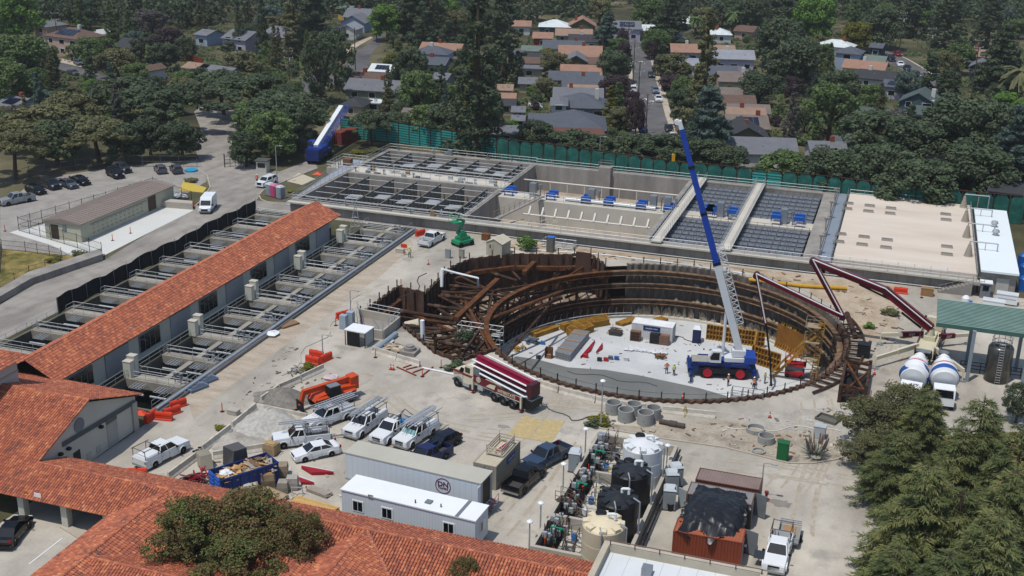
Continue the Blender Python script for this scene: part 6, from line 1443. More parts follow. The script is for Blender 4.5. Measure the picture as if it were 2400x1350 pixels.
for k in range(5):mb.bx(-.5,-.2-k*.28,1.0-k*.22,.5,.08-k*.28,1.04-k*.22)
mb.build('tread',m_steelgrey,sx_t);MB().rail([(-.5,0,1.0),(-.5,-1.3,0)],1,.6,.03).rail([(.5,0,1.0),(.5,-1.3,0)],1,.6,.03).build('railing',mat('#8d1a22',.5),sx_t)
# containers
bc=container('beige container with red steel parts fenced on its roof beside the long trailer',(-33.85,99.1,0),R(85.5),6.06,2.44,2.59,'#8f897a','#b3aa97',name='storage_container')
MB().bx(-3.085,-.7,1.6,-3.07,.3,2.2).build('sign',mat('#1e3f7a',.5),bc);text_mesh('mobile mini',.19,'lettering',m_white,bc,(-3.09,-.2,1.9),(R(90),0,R(-90)))
MB().bx(-.6,1.235,1.5,1.9,1.255,2.2).v;MB().bx(-.4,-1.255,1.55,1.6,-1.235,2.15).build('sign',mat('#1e3f7a',.5),bc);text_mesh('mobile mini',.32,'lettering',m_white,bc,(.6,-1.26,1.85),(R(90),0,0))
gt=T('timber_guard','white slatted guard frame standing on the beige container roof','frame',(-33.7,99.6,2.59),R(85.5));mb=MB()
for z in(.25,.55,.85):
 for a_,b_ in(((-1.6,-.8),(1.6,-.8)),((1.6,-.8),(1.6,.8)),((1.6,.8),(-1.6,.8)),((-1.6,.8),(-1.6,-.8))):mb.beam((*a_,z),(*b_,z),.05,.16)
for x in(-1.6,1.6):
 for y in(-.8,.8):mb.beam((x,y,0),(x,y,1.2),.07,.07)
mb.build('slats',mat('#b5ab96'),gt);strongback('red strongback lying inside the guard frame on the beige container',Vector((-33.9,98.6,2.7)),Vector((-33.3,101,2.7)),.5,2.62,.3)
bl=T('debris_container','blue open top container heaped with timber debris','container',(-55.9,88.2,0),R(57));m_bl=mat('#1f3a78',.55,.12);L_,W_,H_=6.1,2.44,2.3
mb=MB()
for s in(-1,1):
 mb.bx(-L_/2,s*W_/2,.15,L_/2,s*(W_/2-.06),H_)
 for k in range(7):mb.bx(-L_/2+.3+k*.9,s*(W_/2+.07),.2,-L_/2+.42+k*.9,s*W_/2,H_-.15)
 mb.bx(-L_/2,s*(W_/2+.08),H_-.12,L_/2,s*(W_/2-.08),H_)
mb.bx(L_/2-.06,-W_/2,.15,L_/2,W_/2,H_);mb.bx(-L_/2,-W_/2,0,L_/2,W_/2,.15);mb.build('body',m_bl,bl)
for s in(-1,1):
 d_=MB().bx(-L_/2-.06,s*.03,.15,-L_/2,s*W_/2,H_+.1)
 for k in range(5):d_.bx(-L_/2-.12,s*.15,.4+k*.42,-L_/2-.06,s*(W_/2-.1),.55+k*.42)
 d_.build('door',mat('#2a5bab',.5,.1),bl)  # one blue paint: sunlit tone put into the doors, shaded tone into the body
text_mesh('DEBRIS BOX',.18,'lettering',m_white,bl,(.3,-W_/2-.012,1.95),(R(90),0,0)).hide_render=False
bpy.data.objects.remove(bl.children[-1])
rr=random.Random(11);t=T('timber_debris','heap of broken timber and board filling the blue open container','debris',(-55.9,88.2,1.5),R(57))
MB().bx(-2.9,-1.1,-1.2,2.9,1.1,.15).build('fill',mat('#5b4a38',.9,.3),t)
for h in('#9c7a52','#b8925f','#8d8a82','#6b533a'):
 mb=MB()
 for i in range(24):mb.box((rr.uniform(-2.5,2.6),rr.uniform(-.9,.9),rr.uniform(.15,.6)),(rr.uniform(.8,2.2),rr.uniform(.1,.5),.06),0,0,Euler((rr.uniform(-.35,.35),rr.uniform(-.35,.35),rr.uniform(0,6))).to_matrix().to_4x4())
 mb.build('board',mat(h,.8,.15,2),t)
mb=MB();blob(mb,(-1.9,.2,.3),.6,rr);blob(mb,(-1.5,-.2,.2),.5,rr);mb.build('plastic_sheet',m_white,t)
o=MB().add([(-59.6,90.2,0),(-57.9,89.1,0),(-56.9,90.8,0),(-58.6,91.9,0),(-59.2,89.9,3.0),(-57.6,89.3,3.0),(-57.0,90.6,2.9),(-58.4,91.4,2.9)],[(0,1,5,4),(1,2,6,5),(2,3,7,6),(3,0,4,7),(4,5,6,7)]).build('covered_stack',mat('#4d4d4e',.8));tag(o,'grey covered tall stack standing behind the blue debris container','stack')
t=T('pallet_stack','leaning stack of pale pallets left of the blue debris container','pallets',tuple(G(485,1100)),R(50))
for k in range(9):MB().box((0,k*.15,.8),(1.2,.12,1.5),0,0,Matrix.Rotation(R(-14),4,'X')).build('pallet',mat('#a19a88',.9,.15),t)
container('rust red container with its doors open, in front at the bottom right',(-11.5,91.8,0),R(181),6.06,2.44,2.6,'#7c3b27','#94553a',open_door=1)
container('grey roofed container half under the black tarpaulin',(-11.6,98.6,0),R(180),6.06,2.44,2.6,'#5c4a42','#7c7b7b',open_door=1)
container('brown container behind the tarpaulin covered pair',(-11.3,101.6,0),R(180),6.06,2.44,2.6,'#5a352a','#7a6a64')
tp_=MB();nx,ny=52,56;rr=random.Random(4);V=[]
for j in range(ny+1):
 for i in range(nx+1):
  fx,fy=i/nx,j/ny;x=-14.2+5.2*fx;y=91.2+7.6*fy
  z=2.72+.95*sin(pi*min(1,fy*1.15))**.8*(.55+.45*sin(pi*fx))+.13*abs(sin(9*fx+5*fy+2*sin(7*fy)))+.10*abs(sin(15*fx-6*fy+1.7*sin(5*fx)))+.07*abs(sin(31*fy+11*fx))+rr.uniform(-.035,.035)
  if fx<.06 or fx>.94:z-=.5+.6*abs(sin(23*fy));x+=(-.3 if fx<.5 else .4)*abs(sin(17*fy+1))
  if fy<.05:z=2.45+.3*sin(19*fx)*(1-fy*20);y-=.55+.5*sin(13*fx)
  V.append((x+rr.uniform(-.03,.03),y+.12*sin(21*fx),z))
tp_.add(V,[(j*(nx+1)+i,j*(nx+1)+i+1,(j+1)*(nx+1)+i+1,(j+1)*(nx+1)+i)for j in range(ny)for i in range(nx)]);o=tp_.build('tarpaulin',mat('#1a1b1e',.38,.1,spec=.4),smooth=True);tag(o,'black plastic tarpaulin draped over the two container roofs','tarpaulin')
t=T('generator','dark magenta generator box by the open container doors','generator',tuple(G(1752,1290)),R(5));MB().bx(-.6,-.6,0,.6,.6,1.3).build('body',mat('#6a1a3c',.5),t);MB().prof([(-.62,1.3),(.62,1.3),(.4,1.55),(-.4,1.55)],-.6,.6).build('lid',mat('#7c2047',.5),t);MB().bx(-.35,-.63,.7,.2,-.6,.95).build('plate',m_white,t)
t=T('solar_sign','small solar panel on a stand beside the white pickup at the bottom right','solar panel',tuple(G(1777,1325)));MB().cyl((0,0,0),(0,0,1),.05).build('post',m_steelgrey,t);MB().box((0,0,1.1),(.9,.8,.06),0,0,Matrix.Rotation(R(30),4,'X')).build('panel',mat('#1a2230',.2),t)
t=T('fire_hydrant_stand','short red valve post on the ground right of the brown container','valve post',tuple(G(1795,1173)));MB().lathe([(.3,0),(.3,.08),(.12,.1),(.12,.75),(.2,.8),(.2,1.0),(.05,1.05)],n=10).build('body',mat('#8a1c28',.5),t)
# portable toilets
porta('grey portable toilet standing alone at the left wall of the tank enclosure',G(1347,1102),R(5));porta('grey portable toilet with the whitest roof by the right wall of the tanks, farthest back',G(1582,1136),R(-60))
porta('grey portable toilet squeezed in the middle by the right wall of the tanks',G(1573,1152),R(-70));porta('grey portable toilet with its door swung open right of the tank wall',G(1568,1190),R(-80))
o=MB().bx(-.05,-.5,.1,.05,.5,2.1).build('toilet_door',mat('#8f979c'));o.location=G(1598,1192);o.rotation_euler=(0,0,R(60));tag(o,'open grey door standing beside the toilet right of the tanks','door')
o=MB().lathe([(.28,0),(.36,.75),(.3,.75),(.25,.1)],n=12).build('bin',m_black);o.location=G(1571,1196);tag(o,'black open bin in front of the portable toilets','bin')
porta('grey portable toilet left of the pink one at the gate',G(634,458),R(-15));porta('pink portable toilet between two grey ones at the gate',G(645,461),R(-15),'#a8416a','#b9718c');porta('pale grey portable toilet right of the pink one at the gate',G(658,465),R(-15))
# chemical tanks
def poly_tank(label,px,r,h,col,top=None,m=None):
 p=G(px[0],px[1],h);t=T('chemical_tank',label,'tank',(p.x,p.y,.1),0,'chemical tanks in the walled enclosure');m=mat(col,.45,.05)
 MB().lathe([(r,0),(r*1.01,h*.33),(r,h*.34),(r*1.01,h*.66),(r,h*.67),(r,h),(r*.93,h+.12)],n=32).build('shell',m,t)
 MB().lathe([(r*.93,h+.12),(r*.2,h+.62),(.001,h+.64)],n=32).build('dome',mat(top or col,.45,.05),t);mb=MB()
 for k in range(8):a=k*pi/4+.2;mb.prof([(r*.5,h+.3),(r*.97,h+.02),(r*.97,h+.36),(r*.75,h+.42)],-.3,.3);M_=Matrix.Rotation(a,4,'Z');mb.v[-8:]=[tuple(M_@Vector(q_))for q_ in mb.v[-8:]]
 mb.build('rib',mat(top or col,.45,.05),t)
 MB().lathe([(.5,0),(.5,.22),(.42,.3),(.001,.32)],(-r*.3,r*.62,h+.25),16).build('manhole',m_black,t)
 MB().tube([(.3,.2,h+.5),(.3,.2,h+1.0),(.9,.3,h+1.05),(.9,.3,h+.5)],.13,7).build('vent_pipe',m_white,t)
 MB().tube([(r+.25,-.4,0),(r+.25,-.4,h+.3),(r-.4,-.2,h+.5)],.08,6).tube([(.3,-r-.15,0),(.3,-r-.15,h+.2),(.0,-r+.5,h+.5)],.07,6).build('pipe',mat('#8b9094',.5),t);return t
poly_tank('tall white round chemical tank at the far end of the enclosure',(1507,1046),1.95,4.0,'#c6c9ca');poly_tank('black round chemical tank next to the white one',(1480,1106),1.85,4.1,'#16181b','#23262a')
poly_tank('black round chemical tank next to the cream one',(1448,1172),1.85,4.1,'#15171a','#202327');poly_tank('cream round chemical tank nearest the flat white roof',(1415,1232),1.85,4.1,'#b5aa92','#c9bd9f')
cw=T('containment_wall','low concrete containment walls with dividers around the chemical tanks','wall',(-22,97,0));mb=MB()
q=[G(1238,1300),G(1430,1052),G(1580,1085),G(1480,1290)];x0_,x1_,yb_,yt_=-26.2,-17.6,85.9,109.2
for a in((x0_,yb_,x0_+.35,yt_),(x1_-.35,yb_,x1_,yt_),(x0_+.35,yb_,x1_-.35,yb_+.35),(x0_+.35,yt_-.35,x1_-.35,yt_),(x0_+.35,91.6,-22.0,91.95),(x0_+.35,100.8,-21.5,101.1)):mb.bx(a[0],a[1],0,a[2],a[3],1.25)
mb.build('wall',m_conc,cw,True);MB().bx(x0_+.35,yb_+.35,.012,x1_-.35,yt_-.35,.08).build('floor',m_concl,cw,True)
MB().tube([(x1_+.25,86,.9),(x1_+.25,109,.9)],.1,6).tube([(x1_+.5,86,.6),(x1_+.5,106,.6)],.08,6).build('wall_pipe',m_dark,cw,True)
rr=random.Random(21)
def skid(label,y,h=1.9,seed=1):
 rr=random.Random(seed);t=T('pump_skid',label,'pump skid',(-25.2,y,.08),0,'pump skids inside the tank enclosure');mb=MB();g_=MB();r_=MB()
 mb.bx(-.7,-1.5,0,.9,1.5,.15)
 for i in range(17):
  x,yy=rr.uniform(-.6,1.1),rr.uniform(-1.4,1.4);mb.tube([(x,yy,.1),(x,yy,rr.uniform(.8,h)),(x+rr.uniform(-.4,.4),yy+rr.uniform(-.7,.7),rr.uniform(.8,h))],.045,5)
 for i in range(7):x,yy,z=rr.uniform(-.5,1.0),rr.uniform(-1.3,1.3),rr.uniform(.3,1.4);g_.bx(x-.2,yy-.15,z,x+.2,yy+.15,z+.5)
 for i in range(4):x,yy=rr.uniform(-.4,.8),rr.uniform(-1.3,1.3);r_.cyl((x,yy,.15),(x,yy,.6),.12,n=8)
 mb.build('frame',m_dark,t);g_.build('control_box',m_galv,t);r_.build('pump',mat('#b5431a',.5),t);return t
for i,(y,lab)in enumerate(((88.0,'tangle of black pump pipework in the enclosure corner nearest the tiles'),(90.6,'pump pipework against the first low divider of the enclosure'),(94.2,'pump pipework below the brown steps of the enclosure'),(97.2,'pump pipework skid at the middle of the enclosure left wall'),(99.8,'pump pipework with red valves in front of the second divider'),(103.3,'pump pipework skid beyond the second divider'),(106.2,'pump pipework at the far left corner of the enclosure'))):skid(lab,y,1.9,i+3)
for i,(u,v)in enumerate(((1394,1103),(1350,1180),(1291,1287))):
 p=G(u,v,.1);t=T('safety_shower','green safety shower post %s'%('at the far end of the tank enclosure','in the middle of the tank enclosure','at the near end of the tank enclosure')[i],'safety shower',tuple(p),0,'green safety showers');m_=mat('#127a5c',.4)
 MB().cyl((0,0,0),(0,0,2.35),.09).tube([(0,0,2.3),(.85,0,2.3)],.08,7).cyl((.85,0,2.3),(.85,0,2.15),.18,n=10).bx(-.05,-.05,.9,.4,.05,1.0).build('body',m_,t)
def steps(label,p,rz,n,m,landing=True):
 t=T('access_steps',label,'steps',tuple(p),rz);mb=MB();r_=MB()
 for k in range(n):mb.bx(-.5,-k*.28,1.35-k*1.25/n,.5,.25-k*.28,1.39-k*1.25/n)
 if landing:mb.bx(-.5,.25,1.35,.5,1.2,1.4)
 for s in(-.5,.5):mb.beam((s,.2,1.3),(s,-n*.28,.1),.05,.2);r_.rail([(s,.1,1.4),(s,-n*.28,.15)],1,.8,.035);r_.rail([(s,.1,1.4),(s,1.2,1.4)],1,1,.035)
 mb.build('tread',m,t);r_.build('railing',m,t);return t
m_brn=mat('#4f453c',.7)
steps('brown steps over the far wall of the tank enclosure',G(1432,1060,0)+Vector((0,-.6,0)),R(0),6,m_brn);steps('brown steps with a landing over the left wall of the tank enclosure',G(1305,1198,0)+Vector((1.2,-.2,0)),R(75),6,m_brn);steps('brown steps at the near divider of the tank enclosure',G(1335,1305),R(0),4,m_brn,False)
for i,(u,v)in enumerate(((1425,1125),(1395,1180),(1465,1060))):p=G(u,v,.1);o=MB().rail([(0,0,0),(1.1,0,0)],1.6,.5,.04,3).build('ladder_rail',mat('#b09a2c',.5));o.location=p;tag(o,'yellow handrail beside %s'%('the black tank nearest the white one','the black tank nearest the cream one','the far brown steps')[i],'handrail')
# concrete pipe rings
m_ring=mat('#8f908c',.85,.07)
def cring(label,px,r=.88,h=1.35,wl_=.12):
 p=G(*px);t=T('concrete_pipe',label,'concrete pipe',(p.x,p.y+r*.9,0),0,'concrete pipe rings by the pit');MB().lathe([(r,0),(r,h),(r-wl_,h),(r-wl_,0),(r,0)],n=28).build('ring',m_ring,t);MB().box((0,-r-.005,h*.45),(.05,.01,.16)).build('mark',m_dark,t);return t
for lab,px,r,h in(('upright concrete pipe ring beside the lamp post, leftmost of five',(1433,974),.88,1.3),('upright concrete pipe ring, front left of five',(1462,992),.88,1.35),('upright concrete pipe ring, front right and lowest of five',(1508,1000),.9,1.4),('upright concrete pipe ring, in the middle of the back row of five',(1481,977),.85,1.3),('upright concrete pipe ring, rightmost of five',(1527,986),.85,1.3),('shallow concrete ring filled with earth in the planting bed',(1768,1020),1.0,.5),('concrete ring with a water filled top beside the earth filled ring',(1793,1044),.9,.8),('flat thin concrete ring lying on slabs by the road edge',(1776,1066),.7,.22)):cring(lab,px,r,h)
# barriers and cones
m_krail=ramp_mat('barrier_concrete',[(.3,'#9d978a'),(.5,'#b4aea2'),(.7,'#c2bdb2')],1.,fine=.12)
def krail(label,a,b,group='concrete barriers'):
 a,b=G(*a),G(*b);d=b-a;L=d.length;t=MB();pr_=[(-.3,0),(-.28,.12),(-.12,.4),(-.09,.82),(.09,.82),(.12,.4),(.28,.12),(.3,0)]
 loft(t,[[(x,y,z)for y,z in pr_]for x in(-L/2,L/2)]);o=t.build('concrete_barrier',m_krail);o.location=(a+b)/2;o.rotation_euler=(0,0,atan2(d.y,d.x));return tag(o,label,'barrier',group)
for i,(a,b,l)in enumerate((((1266,906),(1309,920),'pale concrete barrier right behind the parked pump truck'),((1311,921),(1395,943),'long pale concrete barrier left of the lamp post at the pit'),((1397,944),(1470,957),'pale concrete barrier behind the back concrete pipe rings'),((1472,958),(1548,966),'pale concrete barrier behind the rightmost concrete pipe ring'),((1553,967),(1676,980),'long pale concrete barrier behind the yellow tripod'),((874,826),(930,843),'bright white concrete barrier at the corner of the side bay'),((931,844),(984,860),'white concrete barrier at the near end of the side bay by the traffic cones'),((758,868),(705,893),'weathered concrete barrier at the upper edge of the grey gravel heap'),((703,894),(655,915),'weathered concrete barrier left of the grey gravel heap'),((653,917),(612,945),'concrete barrier leading down to the pale gravel heap'),((600,960),(545,1005),'thin white barrier left of the pale gravel heap'),((540,1010),(475,1060),'thin white barrier below the pale gravel heap on the left'),((462,1075),(395,1125),'broad white barrier left of the red steel pile'),((500,1075),(640,1052),'white barrier behind the blue debris container'),((620,965),(720,985),'white barrier between the two gravel heaps'))):krail(l,a,b)
m_wb=mat('#c2371a',.5,.08)
def wbar(label,p,rz,L=1.9):
 t=T('water_barrier',label,'barrier',tuple(p),rz,'orange water filled barriers');mb=MB();loft(mb,[[(x,y,z)for y,z in((-.28,0),(-.28,.15),(-.2,.25),(-.2,.8),(-.12,.95),(.12,.95),(.2,.8),(.2,.25),(.28,.15),(.28,0))]for x in(-L/2,L/2)])
 for z in(.35,.6):mb.bx(-L/2+.1,-.23,z,L/2-.1,.23,z+.1)
 mb.build('body',m_wb,t);MB().cyl((0,0,.95),(0,0,.98),.09,n=8).build('cap',m_dark,t);return t
for(u,v),rz,l in(((418,955),60,'orange water barrier of the corner group by the filter cells, uppermost'),((404,972),62,'orange water barrier of the corner group by the filter cells, second down'),((385,984),10,'orange water barrier of the corner group by the filter cells, turned level'),((352,985),95,'orange water barrier of the corner group by the filter cells, leftmost'),((742,838),-6,'orange water barrier at the back of the group in mid yard'),((733,852),-8,'orange water barrier at the front left of the group in mid yard'),((764,846),75,'orange water barrier at the right of the group in mid yard'),((803,745),60,'orange water barrier behind the grey cabinets by the side bay'),((985,552),65,'orange water barrier left of the white pickup carrying timber'),((2110,688),2,'orange water barrier before the stairs of the beige roofed tank'),((322,1118),20,'orange water barrier tucked behind the arcade roof')):wbar(l,G(u,v),R(rz))
def cone_proto():
 t=T('traffic_cone','orange cone','cone',(0,0,0),0,'traffic cones and delineators');MB().bx(-.2,-.2,0,.2,.2,.04).build('base',m_dark,t);MB().lathe([(.15,.04),(.09,.35),(.08,.45),(.04,.75),(.001,.76)],n=10).build('cone',m_orange,t);MB().lathe([(.105,.36),(.09,.48)],n=10).build('band',m_white,t);return t
def post_proto():
 t=T('delineator_post','orange delineator','delineator',(0,0,0),0,'traffic cones and delineators');MB().lathe([(.24,0),(.24,.06),(.05,.08)],n=10).build('base',m_dark,t);MB().lathe([(.055,.07),(.05,1.05),(.03,1.1)],n=8).build('post',m_orange,t);return t
cp0,pp0=cone_proto(),post_proto();first={0:cp0,1:pp0};used=set()
def cone(k,u,v,lab,z=0):
 p=G(u,v,z);q=first[k]if k not in used else dup(first[k],p);used.add(k);q.location=p;q['label']=lab
for u,v,l in((1004,620,'orange traffic cone alone on the road right of the worker'),(916,866,'orange traffic cone, left of a pair near the side bay barrier'),(922,867,'orange traffic cone, right of a pair near the side bay barrier'),(1804,979,'orange traffic cone on the gravel right of the pit rim'),(2049,878,'orange traffic cone between the pit and the pump outriggers'),(1600,935,'orange cone on the near rim of the pit')):cone(0,u,v,l)
for u,v,l in((264,564,'orange delineator post on the white pad, nearer the fence'),(306,547,'orange delineator post farther along the white pad'),(12,542,'orange delineator post by the left car park'),(456,488,'orange delineator post behind the white van'),(940,670,'orange delineator post at the corner of the side bay'),(880,838,'orange delineator post at the end of the white barrier'),(1034,862,'orange delineator post left of the parked pump truck'),(990,883,'orange delineator post by the red bars on the ground'),(787,763,'orange delineator post by the grey cabinets'),(521,965,'orange delineator post on the concrete slab left of the gravel'),(726,715,'short orange delineator post beside the filter pipe'),(2040,935,'orange delineator post right of the shaft frame'),(2160,698,'orange delineator post by the brown crate')):cone(1,u,v,l)
# gravel heaps
def heap(label,px,r,h,m,sq=1.,seed=1,name='gravel_heap'):
 p=G(*px);rr=random.Random(seed);mb=MB();n=40;pr_=[(0,1),(.2,.9),(.4,.68),(.6,.42),(.8,.19),(.93,.07),(1.02,0)]
 V=[];
 for i,(a,b)in enumerate(pr_):
  for k in range(n):an=2*pi*k/n;q_=1+.12*sin(3*an+seed)+.08*sin(7*an)+rr.uniform(-.03,.03);V.append((p.x+a*r*q_*cos(an),p.y+a*r*q_*sin(an)*sq,b*h+rr.uniform(-.02,.03)*h*(b>0)-.01))
 mb.add(V,[(i*n+k,(i+1)*n+k,(i+1)*n+(k+1)%n,i*n+(k+1)%n)for i in range(6)for k in range(n)]+[tuple(range(n))])
 o=mb.build(name,m,smooth=True);return tag(o,label,'heap')
heap('pale gravel heap left of the white work trucks',(632,995),4.0,1.9,ramp_mat('pale_gravel',[(.3,'#8f8d87'),(.5,'#a09e97'),(.7,'#aeaca5')],2.,fine=.15,bump=.4),.8,2)
heap('dark grey gravel heap below the orange telehandler',(665,938),3.6,1.5,ramp_mat('dark_gravel',[(.3,'#5f5b55'),(.5,'#716d66'),(.7,'#827d75')],2.,fine=.15,bump=.4),.7,5);heap('smaller pale gravel spread above the blue debris container',(560,1040),3.4,.8,m_gravel,.7,7)
# timber, pallets and steel in the yard
def lumber(label,px,rz,L,W,H,col,n=5,name='timber_stack'):
 p=G(*px);t=T(name,label,'timber',tuple(p),rz);rr=random.Random(int(L*10))
 for k in range(n):
  mb=MB();z=H*k/n+.06;m_=max(3,int(W/.2))
  for j in range(m_):dx=rr.uniform(-.12,.12);mb.bx(-L/2+dx,-W/2+j*W/m_,z,L/2+dx,-W/2+(j+.94)*W/m_,z+H/n*.92)
  mb.build('plank_layer',mat(col,.8,.15,3,island=.12),t)
 mb=MB()
 for x in(-L/3,L/3):mb.bx(x-.05,-W/2,0,x+.05,W/2,.06)
 mb.build('bearer',mat('#5b4936'),t);return t
lumber('long yellow timber stack by the left end of the office trailer',(738,1198),R(-7),4.6,1.3,.7,'#b18f58');lumber('grey plank stack in front of the wrapped pallets',(642,1165),R(-16),2.9,1.1,.45,'#94836a',4);lumber('weathered boards lying on rusty ground left of the trailers',(748,1156),R(-14),2.5,.9,.3,'#8d8478',3);lumber('thin timbers on a dark sheet along the arcade eave',(725,1215),R(-14),4.5,.7,.15,'#8f8778',2)
def pallet_load(label,px,rz,w_,d_,h,col,top=None):
 p=G(*px);t=T('pallet_load',label,'pallet',tuple(p),rz,'wrapped pallets by the blue container');rr=random.Random(int(px[0]));mb=MB()
 for k in range(3):mb.bx(-w_/2,-d_/2+k*(d_-.12)/2,0,w_/2,-d_/2+k*(d_-.12)/2+.12,.12)
 mb.build('pallet',mat('#7c6549'),t);V=[(sx*w_/2*q_*(1+rr.uniform(-.05,.05)),sy*d_/2*q_*(1+rr.uniform(-.05,.05)),z)for z,q_ in((.12,1),(h*.6,1.03),(h,.92))for sx,sy in((-1,-1),(1,-1),(1,1),(-1,1))]
 MB().add(V,[(i*4+k,i*4+(k+1)%4,(i+1)*4+(k+1)%4,(i+1)*4+k)for i in range(2)for k in range(4)]+[(8,9,10,11)]).build('load',mat(col,.7,.2,2),t)
 if top:MB().bx(-w_*.3,-d_*.3,h,w_*.35,d_*.2,h+.08).build('torn_top',mat(top,.8,.2),t)
 return t
pallet_load('brown paper wrapped pallet with a torn top beside the blue container',(630,1138),R(25),1.3,1.3,1.45,'#81705a','#a98150');pallet_load('brown paper wrapped pallet at the right corner of the blue container',(660,1115),R(25),1.3,1.2,1.3,'#8a7b68');pallet_load('pale grey pallet load, front left of two grey ones',(664,1152),R(20),1.0,1.0,1.15,'#8d867b');pallet_load('pale grey pallet load, back right of two grey ones',(686,1145),R(20),1.1,1.0,1.3,'#99938a');pallet_load('collapsed pallet load with white boards in front of the blue container',(585,1158),R(35),1.8,1.2,1.0,'#847660','#a9a69c')
pallet_load('tan cardboard stack behind the far end of the blue container',(637,1063),R(-5),1.4,1.1,1.2,'#8f7a5c','#a98a58')
strongback('big red strongback lying alone in front of the white sedan',G(708,1098),G(782,1112),.95,.05,.3);strongback('small red strongback by the grey pallet loads',G(702,1124),G(736,1136),.7,.05,.25);strongback('dull red strongback below the collapsed pallet load',G(535,1158),G(585,1172),.7,.05,.3)
pile_of('tangle of red and grey steel frames by the arcade eave','red_steel_pile',G(460,1135),1.6,46,(2.2,.14,.14),('#8a1826','#6a1520','#4b4a48'),1.0,'steel frames',12);t=T('saw_horse','grey metal saw horse beside the grey pallet loads','saw horse',tuple(G(697,1160)),R(20));mb=MB().beam((-.6,0,.8),(.6,0,.8),.1,.1)
for s in(-.5,.5):
 for y in(-.35,.35):mb.beam((s,0,.8),(s,y,0),.05,.05)
mb.build('frame',m_galv,t)
pile_of('dark tools and hoses on the ground left of the white barrier','tool_heap',G(465,1068),.9,20,(.7,.3,.2),('#1d1e1f','#2c2b2a'),.5,'tools',14);pile_of('bits of steel on the dirt beside the orange barriers in mid yard','scrap_heap',G(700,870),1.2,26,(1.0,.3,.1),('#8b8a86','#5c5a57','#a9a59c'),.3,'scrap',15)
def matsheet(label,px,name='ground_mat',col='#a4936a'):
 o=poly_mesh([L2(px)],.035).build(name,ramp_mat('yellow_mat',[(.3,col),(.5,col),(.7,'#b5a57c')],2.,fine=.1));return tag(o,label,'ground mat','yellow ground mats')
matsheet('yellow ground mat behind the pump truck, left of two',[(1188,1022),(1227,975),(1272,985),(1240,1030)]);matsheet('yellow ground mat behind the pump truck, right of two',[(1243,1030),(1276,984),(1325,987),(1292,1038)]);matsheet('bright yellow mat at the edge of the left car park',[(420,446),(430,424),(484,440),(476,452)],col='#b09a3a');matsheet('pale square slab at the gate beside the portable toilets',[(672,425),(700,405),(740,420),(708,434)],'concrete_slab','#a9a391')
vt=T('concrete_vault','open concrete vault with railings at the left end of the side bay','vault',tuple(G(890,775)));q=[G(838,742),G(938,762),G(898,795),G(845,788)]
mb=MB()
for i in range(4):a,b=q[i],q[(i+1)%4];mb.beam(a+Z*.6,b+Z*.6,.3,1.2)
mb.build('wall',m_conc,vt,True);MB().rail([q[3]+Z*1.2,q[0]+Z*1.2,q[1]+Z*1.2,q[2]+Z*1.2],1.05,1.6,.04).build('railing',m_galv,vt,True);MB().prism([p[:2]for p in q],.02,.1).build('floor',m_concd,vt,True)
o=MB().cyl((0,0,0),(1.8,.6,.5),.95,n=20).build('pipe_elbow',mat('#b5ac98'));o.location=G(952,770,-2.2);tag(o,'wide pale pipe stub with dark rings at the mouth of the bay','pipe')
sh2=T('tool_shelter','white roofed open shelter hung with black sheet beside the vault','shelter',tuple(G(843,805)),R(-4));MB().bx(-1.5,-1.2,2.0,1.5,1.2,2.1).build('roof',m_white,sh2);MB().bx(-1.1,-1.22,.1,.7,-1.16,1.95).build('black_sheet',m_black,sh2);MB().bx(1.35,-1.1,.2,1.42,1.1,2.0).build('side_panel',m_galv,sh2)
mb=MB()
for x in(-1.4,1.4):
 for y in(-1.1,1.1):mb.cyl((x,y,0),(x,y,2),.06,n=6)
mb.build('post',m_dark,sh2)
for i,(u,v)in enumerate(((806,770),(822,762))):o=MB().bx(-.45,-.4,0,.45,.4,1.9).build('control_cabinet',mat('#8d9aa5',.5));o.location=G(u,v);tag(o,'blue grey control cabinet beside the white roofed shelter, %s one'%('front','rear')[i],'cabinet')
o=MB().cyl(G(878,822,.35),G(928,782,.35),.35,n=10).build('pipe',mat('#7f8c99',.6));tag(o,'thick blue grey pipe on the ground beside the vault','pipe');o=MB().cyl((0,0,0),(0,0,.9),.75,n=20).cyl((0,0,.9),(0,0,1.1),.5,n=16).bx(-1,-1,0,1,1,.5).build('manhole_base',m_concd);o.location=G(961,828);tag(o,'round concrete manhole base on a square block','manhole')
pile_of('boards and plastic scraps between the vault and the white barriers','board_heap',G(920,822),2.0,50,(1.8,.5,.08),('#a3927a','#b4b0a6','#7d6d57'),.35,'boards',17)
o=MB()
for a,b in(((930,860),(975,880)),((952,866),(985,858)),((968,873),(998,862)),((990,880),(1015,860)),((945,862),(965,855))):o.beam(G(*a,.08),G(*b,.08),.14,.14)
tag(o.build('steel_bars',mat('#7a2f24',.7)),'rusty red steel bars laid out on the ground right of the cones','steel bars')
o=MB().tube([G(990,862,.12),G(1040,872,.12),G(1066,878,.12)],.12,6).build('pipe',m_white);tag(o,'white pipe on the ground running to the cab of the pump truck','pipe')
o=MB().tube([G(1755,655,.3),G(1880,670,.3),G(1985,676,.3)],.28,9).build('pipe',mat('#b48a22',.5));tag(o,'yellow pipe lying along the foot of the tank wall','pipe');o=MB().tube([G(1215,583,.1),G(1420,597,.1),G(1620,622,.1),G(1740,640,.1)],.09,6).build('pipe',m_white);tag(o,'thin white pipe along the dirt behind the pit','pipe')
o=MB().tube([G(1985,735,.3),G(2005,790,.3)],.35,9).build('pipe',m_rust);tag(o,'rusty pipe lying just outside the right rim of the pit','pipe')
